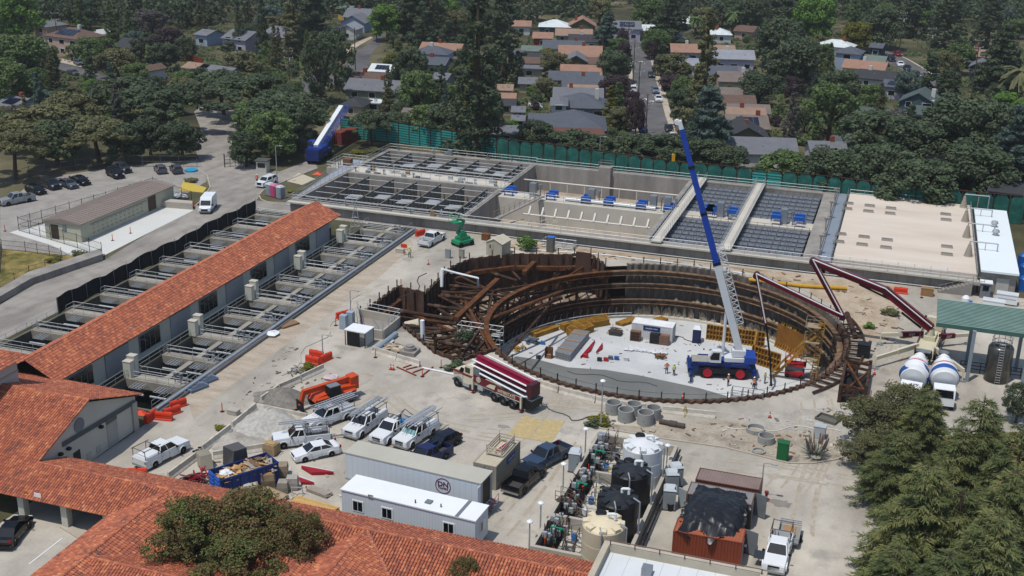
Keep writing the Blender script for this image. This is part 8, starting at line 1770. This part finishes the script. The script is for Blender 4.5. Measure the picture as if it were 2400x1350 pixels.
def mk(kind,seed,**k):
 rr=random.Random(seed);cl=[];tr=MB();n,size,up,sq,el=90,.5,.5,.8,1.
 if kind in('oak','airy','fine'):
  N_={'oak':55,'airy':46,'fine':150}[kind]
  for i in range(N_):
   a=rr.uniform(0,6.28);e=rr.uniform(-.75,1);rad=sqrt(max(0,1-e*e))*rr.uniform(.62,1.0)if rr.random()<.8 else rr.uniform(0,.6)
   lob=1+.18*sin(3*a+seed)+.1*sin(5*a);cl.append((Vector((5*rad*cos(a)*lob*.84,5*rad*sin(a)*lob*.84,4.9+e*3.3)),rr.uniform(.8,1.5)*(.62 if kind=='fine' else .8 if kind=='airy' else 1)))
  n={'oak':150,'airy':80,'fine':120}[kind];size={'oak':.44,'airy':.42,'fine':.22}[kind]
  tr.cyl((0,0,0),(.2,.1,3),.38,.28,7)
  for i in range(7):a=i*.9+rr.random();q=Vector((3.2*cos(a),3.2*sin(a),rr.uniform(4.5,7)));tr.cyl((.2,.1,2.6),q*.55+Vector((0,0,1.4)),.2,.12,5).cyl(q*.55+Vector((0,0,1.4)),q,.12,.04,5)
 elif kind=='conifer':
  for z in range(2,56):
   h=z*.5;r=5*(1-h/28.5)**.8*rr.uniform(.75,1.05)
   for j in range(max(2,int(r*1.5))):a=rr.uniform(0,6.28);q=r*rr.uniform(.35,1);cl.append((Vector((q*cos(a),q*sin(a),h-.12*q)),rr.uniform(.45,.85)*(.5+.5*r/5)+.15))
  n,size,up,sq=60,.42,.3,.75;tr.cyl((0,0,0),(0,0,27),.7,.05,7)
 elif kind=='cedar':
  for z in range(12):
   h=1.2+z*1.08;r=6*(1-h/14.6)**.75
   for j in range(7 if z<8 else 4):
    a=rr.uniform(0,6.28);L=r*rr.uniform(.75,1.1);tr.cyl((0,0,h),(L*cos(a),L*sin(a),h+.25-L*.1),.09,.02,4)
    m_=int(L/.55)+1
    for s in range(1,m_+1):
     q=L*s/m_;w_=.75*(1-.55*s/m_)
     for t_ in(-1,0,1):cl.append((Vector((q*cos(a)-t_*w_*sin(a)+rr.uniform(-.25,.25),q*sin(a)+t_*w_*cos(a)+rr.uniform(-.25,.25),h+.3-.02*q*q-abs(t_)*.15+rr.uniform(-.2,.2))),.3+.2*w_*rr.random()))
  for z in range(8):cl.append((Vector((rr.uniform(-.2,.2),rr.uniform(-.2,.2),12+z*.3)),.45*(1-z/9)+.1))
  n,size,up,sq,el=k.get('n',16),k.get('size',.4),.5,.6,k.get('el',1.9);tr.cyl((0,0,0),(0,0,13.6),.45,.04,7)
 elif kind=='pine':
  for i in range(60):a=rr.uniform(0,6.28);q=6*sqrt(rr.random())*(1+.15*sin(4*a+seed));cl.append((Vector((q*cos(a)*.9,q*sin(a)*.9,8.6-.07*q*q+rr.uniform(-.9,.5))),rr.uniform(.8,1.3)))
  n,size,up,sq,el=130,.38,.7,.6,1.6;tr.cyl((0,0,0),(.5,0,5),.38,.25,7)
  for i in range(8):a=i*.8;tr.cyl((.5,0,4.5+.1*i),(4*cos(a),4*sin(a),7.6),.16,.05,5)
 elif kind=='column':
  for i in range(46):h=rr.uniform(.4,8.8);r=1.0*min(1,.5+h/3)*(1-(h/9.2)**3)**.6;a=rr.uniform(0,6.28);cl.append((Vector((r*.55*cos(a),r*.55*sin(a),h)),.5))
  n,size=60,.35;tr.cyl((0,0,0),(0,0,8),.15,.03,6)
 elif kind=='shrub':
  for i in range(14):a=rr.uniform(0,6.28);q=sqrt(rr.random());cl.append((Vector((q*.7*cos(a),q*.7*sin(a),rr.uniform(.3,.9))),.38))
  n,size=55,.2;tr.cyl((0,0,0),(0,0,.5),.06,n=5)
 if kind=='spray':
  V,F=[],[];tr.cyl((0,0,0),(0,0,13.6),.4,.03,7)
  def twig(p,d,L,n):
   for b in range(n):
    q=p+d*(L*(b+rr.random())/n);e=(d+Vector((rr.gauss(0,.45),rr.gauss(0,.45),rr.gauss(-.1,.3)))).normalized();w=e.cross(Vector((rr.gauss(0,.5),rr.gauss(0,.5),1))).normalized()*rr.uniform(.03,.055);l=rr.uniform(.25,.5);o=len(V);V.extend([q-w,q+w,q+e*l+w*.3,q+e*l-w*.3]);F.append((o,o+1,o+2,o+3))
  for z in range(30):
   h=.8+z*.43;r=6*(1-h/14.4)**.72
   for j in range(7 if h<10 else 5):
    a=rr.uniform(0,6.28);L=r*rr.uniform(.6,1.12)+.25;ou=Vector((cos(a),sin(a),0));sd=Vector((-sin(a),cos(a),0));m_=max(3,int(L/.3));up_=rr.uniform(.05,.3)
    pt=lambda t:Vector((0,0,h))+ou*(L*t)+Z*(L*(up_*t-.34*t*t))
    tr.tube([pt(0),pt(.5),pt(1)],.04,4)
    for s in range(m_):
     t=.18+.82*(s+rr.random())/m_;p=pt(t);tl=(1.15*(1-t)+.35)*min(1,L/3+.3)
     for sg in(-1,1):twig(p,(ou*.8+sd*sg*.75+Z*rr.uniform(-.45,.05)).normalized(),tl,9)
    twig(pt(.8),(pt(1)-pt(.8)).normalized(),L*.2+.4,10)
  twig(Vector((0,0,12.4)),Z,1.4,26)
 elif kind=='palm':
  V,F=[],[];tr.cyl((0,0,0),(.2,0,8),.35,.25,8)
  for i in range(34):
   a=rr.uniform(0,6.28);e=rr.uniform(-.7,1.1);P=[Vector((.2,0,8))+Vector((cos(a)*s*3*cos(e*.6),sin(a)*s*3*cos(e*.6),s*2.6*e-1.9*s*s))for s in(0,.3,.6,1)];sd=Vector((-sin(a),cos(a),0))
   for j,(p,q)in enumerate(zip(P,P[1:])):
    for s in(-1,1):o=len(V);V+=[p,q,q+sd*s*.35*(1-j*.25)-Z*.2,p+sd*s*.35-Z*.15];F.append((o,o+1,o+2,o+3))
 elif kind!='spray':V,F=leafy(cl,n,size,rr,up,sq,el)
 cm=bpy.data.meshes.new('crown');cm.from_pydata([tuple(v)for v in V],[],F);cm.materials.append(LM['dk']);return cm,tr.mesh('trunk',m_bark)
UNIT={'oak':(5,9),'airy':(5,9),'fine':(5,9),'conifer':(5,28),'cedar':(6,14),'bigcedar':(6,14),'pine':(6,10),'column':(1,9),'palm':(3,9),'shrub':(1,1.3)}
PT={k:[mk(k,s)for s in((1,2,3)if k in('oak','conifer')else(1,2))]for k in('oak','airy','conifer','cedar','pine')}
PT.update({k:[mk(k,4)]for k in('column','palm','shrub')});PT['fine']=[mk('fine',5),mk('fine',6)];PT['bigcedar']=[mk('spray',7),mk('spray',9),mk('spray',12)]
tr_r=random.Random(42);TP_=[];CW_={'dk':'dark green','md':'mid green','br':'bright green','ol':'olive green','pl':'plum dark','gy':'grey','ye':'yellow green','bl':'blue green','rd':'reddish green','cd':'green'}
KN={'oak':'broadleaf_tree','airy':'open_crowned_tree','fine':'broadleaf_tree','conifer':'conifer','cedar':'cedar','bigcedar':'cedar','pine':'pine_tree','column':'cypress','palm':'palm_tree','shrub':'shrub'}
def tree(kind,col,x,y,r,h,label,group=None):
 u=UNIT[kind];cm,tm=PT[kind][tr_r.randrange(len(PT[kind]))];t=T(KN[kind],label,'shrub' if kind=='shrub' else 'tree',(x,y,0),tr_r.uniform(0,6.28),group);t.scale=(r/u[0],r/u[0],h/u[1]);TP_.append((x,y,r))
 for nm_,me in(('crown',cm),('trunk',tm)):
  o=bpy.data.objects.new(nm_,me);COL.objects.link(o);o.parent=t
  if nm_=='crown':o.material_slots[0].link='OBJECT';o.material_slots[0].material=LM[col]
 return t
TREES='''pine ol 95 275 9 11 broad pine over the left end of the car park|pine ol 25 330 7 10 pine at the left edge behind the silver pickup|pine ol 225 300 8 9.5 pine above the prefab building roof|pine dk 370 225 10 12 big flat crowned pine behind the shaded car park|pine dk 295 205 8 11 pine left of the big flat crowned one|pine dk 590 205 11 12 wide pine above the bend of the plant road|pine dk 520 190 8 11 pine left of the wide one at the road bend|pine dk 665 245 10 12 pine behind the blue gate crane|pine ol 160 240 7 10 pine between two pale roofs at the left
oak dk 425 325 5 8 dark tree over the car park corner by the road|oak dk 350 318 5 9 dark tree in the middle of the car park edge|oak md 635 315 6 10 green tree behind the gate kiosk|oak md 600 280 6 10 green tree on the road bend|oak dk 695 285 6 11 dark tree beside the white crane boom|oak dk 575 345 4 7 dark tree at the gate post|oak dk 130 330 6 9 shaded tree behind the grey sedans|oak dk 290 330 5 8 shaded tree behind the dark blue suv
oak br 32 35 9 16 bright tall tree at the top left corner|oak md 48 140 9 14 large green tree left of the motorhome|oak md 15 195 7 12 green tree at the left edge above the grey gable|oak md 222 118 6 9 round green tree before the dark roofed house|oak ol 275 145 6 8 olive tree below the dark roofed house|oak pl 392 95 6 9 dark purple tree beside the pale gable|airy gy 355 48 8 9 grey leafless tree at the upper left|oak dk 388 128 5 8 dark tree by the navy garage|conifer dk 618 135b 3 20 slim conifer before the blue house|conifer dk 562 122b 3 16 slim conifer left of the blue house|conifer ol 692 140b 6 24 brownish conifer right of the blue house|cedar dk 735 112b 8 20 spreading cedar above the left street|airy dk 750 155 6 17 tall open tree left of the street bend|airy dk 785 128 6 17 tall open tree touching the left street|oak ol 565 150 6 8 olive tree beside the grey roof|conifer dk 460 58b 7 26 dark conifer at the top left of the picture|conifer dk 300 50b 8 24 dark conifer above the boat|oak dk 190 25 7 12 dark tree behind the pinkish house
oak br 908 48 8 12 bright tree at the top of the left street|cedar dk 970 100b 8 20 cedar left of the tall redwoods|conifer dk 1012 110b 8 34 tall dark redwood, left of three|conifer dk 1120 118 7.5 39 tallest redwood in the middle of the houses|conifer dk 1180 200b 7 33 tall redwood right of the tallest|conifer ye 1107 228 4.5 18 yellow green cypress at the foot of the tallest redwood|oak dk 962 165 6 12 dark magnolia above the long grey roof|oak md 978 210 5.5 10 magnolia at the end of the long grey roof|oak dk 1042 285 6 9 dark bushy tree behind the green fence|oak md 1000 285 5 8 bushy tree behind the green fence left part|pine dk 870 278 5 8 pine behind the striped fence panels|oak dk 930 290 4 6 low tree at the grey shed behind the fence|oak dk 1145 265 4 11 dark tree in shade under the redwoods
oak md 1450 112 4 7 round tree at the upper left of the straight street|oak dk 1442 152 6 9 dark broad tree halfway down the straight street|oak pl 1459 95 2.5 9 plum tree at the top left of the straight street|oak pl 1465 125 2.5 8 plum tree second down the straight street|oak pl 1445 205 5 7 plum tree beside the pale street cars|conifer ye 1432 240 3 9 yellow green conical tree by the brick chimneys|oak pl 1492 272 2.4 9 plum tree near the foot of the straight street|oak pl 1483 245 2 8 plum tree above the one near the street foot|oak ol 1455 278 4 6 hedge like tree left of the street foot|airy ol 1280 205 5 6 thin olive tree among the grey roofs|oak ol 1297 145 5 7 olive tree by the brown shed|oak ye 1283 130 3 5 yellow tree by the dark shed|cedar bl 1425 68 6 12 blue cedar at the end of the clay roofs
oak md 1535 98 5 9 round tree at the upper right of the straight street|oak pl 1528 115 2.2 6 plum tree right of the street top|oak pl 1543 155 2 5 plum tree on the right kerb|oak ol 1577 155 6 8 broad olive tree right of the street|oak pl 1573 198 4 6 plum hedge right of the street|oak md 1603 208 4 7 green tree at the foot of the big redwood|conifer ol 1655 165 6 29 big redwood right of the straight street|cedar bl 1660 285 7.5 16 blue cedar behind the crane boom|oak dk 1605 245 4 9 dark tree left of the blue cedar|cedar dk 1570 48 9 17 dark cedar at the top right of the street|oak md 1520 28 7 12 green tree at the top of the picture above the street|palm md 1630 60 3 8 palm among the white roofs|palm md 1718 52 3 9 palm by the brown roof
oak br 1912 40 9 17 bright green tree at the top right|oak dk 1862 145 9 15 dark oak above the sycamore|oak dk 1830 95 9 15 dark oak left of the bright tree|oak dk 1780 205 6 9 round dark oak beside the tan roofs|airy md 1950 255 8 14 pale sycamore with a visible trunk|oak md 2045 225 4 7 green tree below the solar roof|palm ol 1900 178 3 9 palm in the dark oaks|oak pl 1858 205 3 7 plum tree by the sycamore|oak dk 1975 200 6 9 dark oak right of the palm|oak dk 2060 318 9 11 dark oak below the green grey roof|oak dk 2140 330 8 10 dark oak before the white garden sunshade|oak dk 2262 300 11 14 broad dark oak right of the green grey roof|oak dk 2325 318 8 14 dark oak behind the white roofed building|cedar bl 2388 345 7 18 pale cedar at the right edge|oak br 2362 245 5 7 lime tree at the right edge|cedar dk 2348 128 8 19 tall cedar above the palm|conifer dk 2215 112b 9 30 dark conifer clump at the top right|conifer dk 2140 88b 9 28 dark conifer left of the top right clump|oak ye 2008 82 6 10 yellowish tree above the white house|oak md 2252 135 5 9 round tree between clay roofs|palm ol 2388 205 5 12 palm at the right edge|column dk 2178 190 2 15 tallest cypress on the right street|column dk 2200 210 1.2 9 cypress, first of the row on the right street|column dk 2212 207 1.2 10 cypress, second of the row on the right street|column dk 2225 205 1.3 11 cypress, third of the row on the right street|column dk 2240 208 1.3 9 cypress, last of the row on the right street|oak bl 2127 195 4 8 feathery tree on the right street|oak ol 2215 150 5 8 brownish tree behind the cypresses|conifer dk 2310 112b 7 24 conifer at the top right corner|oak dk 2070 60 8 14 dark tree above the white two storey house|oak dk 1760 30 8 14 dark tree at the top, right of the white roofs|oak dk 1840 20 8 14 dark tree at the top beside the bright tree
oak dk 1255 312 5 6 fence oak, far left of the row|oak dk 1340 338 6 6.5 fence oak below the brown roof|oak dk 1405 342 4.5 5.5 fence oak, second from the brown roof|oak dk 1478 348 6 6.5 fence oak at the street foot|oak dk 1538 350 6.5 7 fence oak left of the crane boom|oak dk 1600 352 5 6 fence oak at the crane boom|oak dk 1650 358 6 7 fence oak right of the crane boom|oak dk 1705 372 5 6 fence oak before the white gable|oak md 1835 392 6 7 fence oak left of the right grey roof|oak dk 1893 402 5 6 fence oak at the lamp post|oak dk 1950 398 7 9 fence oak behind the blue walkway|oak dk 2010 402 6 8 fence oak left of the leaning oak|oak dk 2075 395 7 10 fence oak behind the beige roof|oak dk 2152 428 8 9 fence oak hanging over the beige roof|oak dk 2215 415 6 8 fence oak at the brown garden fence|oak dk 2285 400 8 12 fence oak behind the white roof'''
for row in TREES.replace('\n','|').split('|'):
 f=row.split(' ',6);r,h=float(f[4]),float(f[5]);p=G(float(f[2]),float(f[3].strip('b')),0 if 'b' in f[3]else h*(.72 if f[0]=='pine' else .55));tree(f[0],f[1],p.x,p.y,r,h,CW_[f[1]]+' '+f[6])
STL=[[G(*q)for q in((1540,335),(1525,270),(1513,210),(1503,150),(1492,92),(1490,70))],[G(*q)for q in((700,210),(760,190),(835,165),(845,125),(885,90),(900,70))],[G(*q)for q in((2060,118),(2100,145),(2160,180),(2190,215),(2215,262))],[G(*q)for q in((105,148),(190,165),(260,187))],[G(*q)for q in((490,430),(450,330),(500,255),(540,330),(600,410),(740,380))]]
def segd(p,a,b):d=b-a;t=max(0,min(1,(p-a).dot(d)/d.dot(d)));return(p-a-d*t).length
gr=random.Random(77);cnt=0;tries=0
while cnt<270 and tries<9000:
 tries+=1;u,v=gr.uniform(-40,2440),30+gr.random()**.75*320;p=G(u,v);far=p.length
 if u>740 and v>285+(u-840)*.12:continue
 if 480<u<740 and v>300:continue
 if u<480 and v>360:continue
 r=gr.uniform(2.2,4.2)if v>110 else gr.uniform(3,6.5)
 if 1150<u<1850 and v>95:r=gr.uniform(1.2,2.0)
 if any(hypot(p.x-a,p.y-b)<c*.95+r*.9 for a,b,c in HB)or any(hypot(p.x-a,p.y-b)<.55*(c+r)for a,b,c in TP_)or any(segd(p,a,b)<5.2+r*.6 for S_ in STL for a,b in zip(S_,S_[1:])):continue
 k=gr.choices(('oak','airy','conifer','column','shrub'),(8,2,1.5,.6,1.5))[0];c=gr.choices(('dk','md','ol','br','pl','ye','gy','bl'),(5,5,4,.8,1,.6,.6,1))[0]
 h={'oak':r*1.6,'airy':r*1.9,'conifer':r*3.2,'column':8,'shrub':2.4}[k];r={'column':1.2,'shrub':2.0,'conifer':r*.75}.get(k,r)
 if u>1950 and 95<v<290:continue
 w_='left of the left street' if u<800 else 'between the left street and the redwoods' if u<1150 else 'left of the straight street' if u<1510 else 'right of the straight street' if u<1850 else 'around the curving right street'
 b_='small' if r<3 else 'medium';tree(k,c,p.x,p.y,r,h,'%s %s %s among the houses %s'%(b_,CW_[c],KN[k].replace('_',' '),w_),'%s %s %ss %s'%(b_,CW_[c],KN[k].replace('_',' '),w_));cnt+=1
fr_=random.Random(9);cl=[]
for i in range(1700):
 u=fr_.uniform(-100,2500);v=fr_.uniform(-75,34)if fr_.random()<.8 else fr_.uniform(28,72);p=G(u,v);
 if 1380<u<1540 and v>26 or any(segd(p,a,b)<9 for S_ in STL for a,b in zip(S_,S_[1:])):continue
 if any(hypot(p.x-a,p.y-b)<c+5 for a,b,c in HB):continue
 hh_=fr_.uniform(6,13)
 for j in range(5):cl.append((Vector((p.x+fr_.uniform(-3.5,3.5),p.y+fr_.uniform(-3.5,3.5),hh_*fr_.uniform(.35,.95))),fr_.uniform(1.5,2.8)))
V,F=leafy(cl,22,1.25,fr_);me=bpy.data.meshes.new('far_wood');me.from_pydata([tuple(v)for v in V],[],F);me.materials.append(LM['dk']);o=bpy.data.objects.new('far_wood',me);COL.objects.link(o);tag(o,'dark wood closing the view along the top of the picture','wood',kind='stuff')
gc=[]
for i in range(4200):
 u,v=fr_.uniform(-40,2440),fr_.uniform(45,330);p=G(u,v)
 if(u>700 and v>270+(u-840)*.12)or(480<u<760 and v>235)or(u<480 and v>350):continue
 if any(hypot(p.x-a,p.y-b)<c*1.05 for a,b,c in HB)or any(segd(p,a,b)<6.0 for S_ in STL for a,b in zip(S_,S_[1:])):continue
 gc.append((Vector((p.x,p.y,.5)),fr_.uniform(.8,2.0)))
V,F=leafy(gc,24,.6,fr_,.8,.5);me=bpy.data.meshes.new('garden_shrubs');me.from_pydata([tuple(v)for v in V],[],F);me.materials.append(LM['md']);o=bpy.data.objects.new('garden_undergrowth',me);COL.objects.link(o);tag(o,'low shrubs and undergrowth filling the gardens between the houses','undergrowth',kind='stuff')
for u,v,h,r,c,l in((2310,925,14,5.5,'cd','tall green cedar in the bottom right clump, its tip beside the canopy post'),(2178,1080,12,5.6,'cd','big drooping cedar at the middle of the bottom right clump'),(2345,1190,12,5.5,'cd','drooping cedar at the right edge of the bottom right clump'),(2110,1275,8,4.2,'cd','lowest yellowish cedar at the bottom edge beside the trailer'),(2405,985,15,5,'cd','dark cedar behind the bottom right clump at the picture edge'),(2260,1010,11,4.5,'cd','yellowish cedar behind the big drooping one'),(2120,1005,8,4.6,'cd','short yellowish cedar at the upper left of the bottom right clump'),(2230,1290,9,5,'cd','cedar at the bottom edge between the lowest and the right one'),(2180,905,9,4,'cd','thin cedar behind the mixers at the top of the clump'),(2385,1090,13,5,'cd','shaded cedar at the right edge of the picture'),(2260,1140,10,5,'cd','cedar filling the middle of the clump right of the big drooping one'),(2140,1180,8,4.6,'cd','spreading low cedar in front of the big drooping one'),(2340,1310,8,5,'bl','blue green cedar at the bottom right corner')):
 p=G(u,v,h);tree('bigcedar',c,p.x,p.y,r,h,l)
for u,v,h,r,c,l in((2050,985,6,4.4,'ol','dark round bushy tree before the concrete mixers'),(2115,960,7,4.4,'ol','dark bushy tree between the mixers and the cedars'),(2030,1050,4,2.8,'ol','low dark bush beside the road bend at right'),(2390,935,5,2.2,'dk','dark shrub at the right edge before the canopy'),(450,1245,7.5,4.3,'rd','reddish leaved tree in the courtyard of the tiled arcade, left one'),(570,1230,7.8,4.8,'rd','reddish leaved tree in the courtyard of the tiled arcade, middle one'),(690,1265,7,3.3,'rd','reddish leaved tree in the courtyard of the tiled arcade, right one'),(560,1320,6.5,4.4,'rd','reddish leaved tree at the bottom edge below the others'),(1090,1350,4.5,1.9,'rd','small reddish tree top at the bottom edge before the office trailer roof')):
 p=G(u,v,h*.58);tree('fine',c,p.x,p.y,r,h,l)
for u,v,r,h,c,l in((1238,585,1.9,2.6,'br','bright green bush beside the steps behind the bay'),(1090,800,1.5,2,'dk','dark weed bush at the near end of the side bay'),(1410,992,1.6,.9,'ye','dry weed tuft at the foot of the domed lamp post'),(2085,735,1.6,.9,'ol','dry bush on the dirt right of the pit'),(1065,868,1.6,1.2,'dk','low dark shrub by the cab of the pump truck'),(2035,770,.9,.9,'br','green weed beside the black steel box'),(518,1005,.8,.5,'ye','dry weed on the slab edge left of the pale gravel'),(722,868,1.3,.8,'ye','dry weeds behind the mid yard barriers'),(1385,1000,1.0,.9,'dk','dark weed left of the domed lamp post'),(840,360,2.0,.8,'ye','dry weeds at the far left corner of the basins'),(880,355,2.2,.8,'ol','dry weeds behind the far left corner of the basins'),(690,452,1.8,.6,'ye','dry weeds beside the gate toilets'),(450,425,1.6,.8,'ol','dry weeds on the verge beside the blue pool'),(190,600,1.6,1.0,'ol','weeds on top of the left retaining wall'),(130,615,1.5,.8,'ye','weeds on the dry lawn near the wire fence'),(2120,790,1.0,.6,'ol','dry weed under the long pump boom')):
 p=G(u,v);tree('shrub',c,p.x,p.y,r,h,l)
struct('tree_bed',poly_mesh([L2([(2010,1090),(2080,1030),(2420,1010),(2420,1400),(2030,1400),(2080,1250),(2060,1150)])],.016),m_grass)
for x,y,r,h,k in((28,205,6,11,'oak'),(34,190,6,9,'airy'),(40,215,8,14,'oak'),(52,200,7,12,'oak'),(45,178,5,8,'oak'),(60,230,9,15,'oak'),(30,240,7,12,'oak'),(48,255,8,13,'airy'),(75,215,9,14,'oak'),(24,110,5,11,'bigcedar'),(32,122,5,12,'bigcedar'),(20,92,5,10,'bigcedar'),(70,190,8,13,'oak'),(66,262,9,16,'oak')):tree(k,'cd' if k=='bigcedar' else 'dk',x,y,r,h,'tree standing beyond the right edge of the works','trees beyond the right edge of the works')
t=T('spiky_plant','big grey spiky plant with reddish flower spikes by the road bend','plant',tuple(G(1910,1072)));rr=random.Random(6);mb=MB();sp_=MB()
for i in range(150):a=rr.uniform(0,6.28);e=rr.uniform(.1,1.3);L=rr.uniform(1.2,1.9);b=Vector((.5*cos(a),.5*sin(a),.5));d=Vector((cos(a)*cos(e),sin(a)*cos(e),sin(e)));s=Vector((-sin(a),cos(a),0))*.05;mb.add([b-s,b+s,b+d*L],[(0,1,2)])
for i in range(26):a=rr.uniform(0,6.28);b=Vector((.9*cos(a),.9*sin(a),1.2));sp_.cyl(b,b+Vector((.3*cos(a),.3*sin(a),1.1)),.09,.02,5)
mb.build('leaf_rosette',mat('#6a7468',.8,.2,2),t);sp_.build('flower_spike',mat('#5f4a44',.8),t)
def pole(u,v,h,label,arms=2):
 t=T('utility_pole',label,'utility pole',tuple(G(u,v)),R(20),'utility poles');MB().cyl((0,0,0),(0,0,h),.17,.12,7).build('pole',mat('#4b423a',.9),t)
 for k in range(arms):
  o=MB().beam((-1.3,0,h-.5-k*1.8),(1.3,0,h-.5-k*1.8),.12,.14).build('crossarm',mat('#8f8a82',.8),t);MB().cyl((-1.1,0,h-.4-k*1.8),(-1.1,0,h-.15-k*1.8),.06,n=5).cyl((1.1,0,h-.4-k*1.8),(1.1,0,h-.15-k*1.8),.06,n=5).build('insulator',m_white,o)
 MB().cyl((.3,0,h-3.2),(.3,0,h-2.3),.25,n=8).build('transformer',m_galv,t)
for u,v,h,l in((1470,148,12,'utility pole left of the straight street, farthest up'),(1483,198,12,'utility pole left of the straight street by the white car'),(1494,262,12,'utility pole left of the straight street near its foot'),(1513,315,9,'low pole at the foot of the straight street'),(833,165,12,'utility pole beside the bend of the left street'),(883,100,11,'utility pole at the far end of the left street'),(928,92,11,'utility pole before the redwoods on the left street'),(138,122,12,'utility pole in front of the motorhome'),(679,195,9,'utility pole by the pale walk left of the left street'),(2107,122,13,'utility pole high on the right street'),(2172,168,13,'utility pole beside the tallest cypress'),(2343,212,11,'utility pole by the right edge palm'),(2275,235,16,'tall dark pole right of the cypress row'),(2040,100,10,'utility pole above the white two storey house')):pole(u,v,h,l)
for px,c,l in(([(420,135),(475,150)],'#7a2c1a','orange red garden fence behind the tan roofed cottage'),([(1895,308),(1940,322)],'#4a2c22','dark red garden fence below the sycamore'),([(2255,470),(2330,482)],'#5e3018','orange brown garden fence behind the white roofed building'),([(1260,320),(1330,322)],'#4b4238','brown garden fence in front of the slate blue roofs'),([(318,97),(350,103)],'#6b3a24','rust red garden fence beside the dark roofed house'),([(910,305),(940,282)],'#4b4a45','grey garden fence beside the taupe roof')):
 a,b=G(*px[0]),G(*px[1]);t=T('garden_fence',l,'fence',tuple((a+b)/2));mb=MB();n=int((b-a).length/.3)
 for i in range(n):mb.beam(a.lerp(b,i/n),a.lerp(b,(i+.92)/n),.05,3.4)
 mb.build('boards',mat(c,.85,.15,2,island=.15),t,True)
 # air
def haze(density):
 hz_=MB().bx(-560,-60,-10,420,760,75);m=bpy.data.materials.new('haze_air');m.use_nodes=True;nt=m.node_tree;nt.nodes.remove(nt.nodes['Principled BSDF'])
 v=nt.nodes.new('ShaderNodeVolumePrincipled');v.inputs['Color'].default_value=(.93,.96,1,1);v.inputs['Density'].default_value=density;v.inputs['Anisotropy'].default_value=.2
 nt.links.new(v.outputs[0],nt.nodes['Material Output'].inputs['Volume']);tag(hz_.build('haze',m),kind='stuff')
haze(.00011)
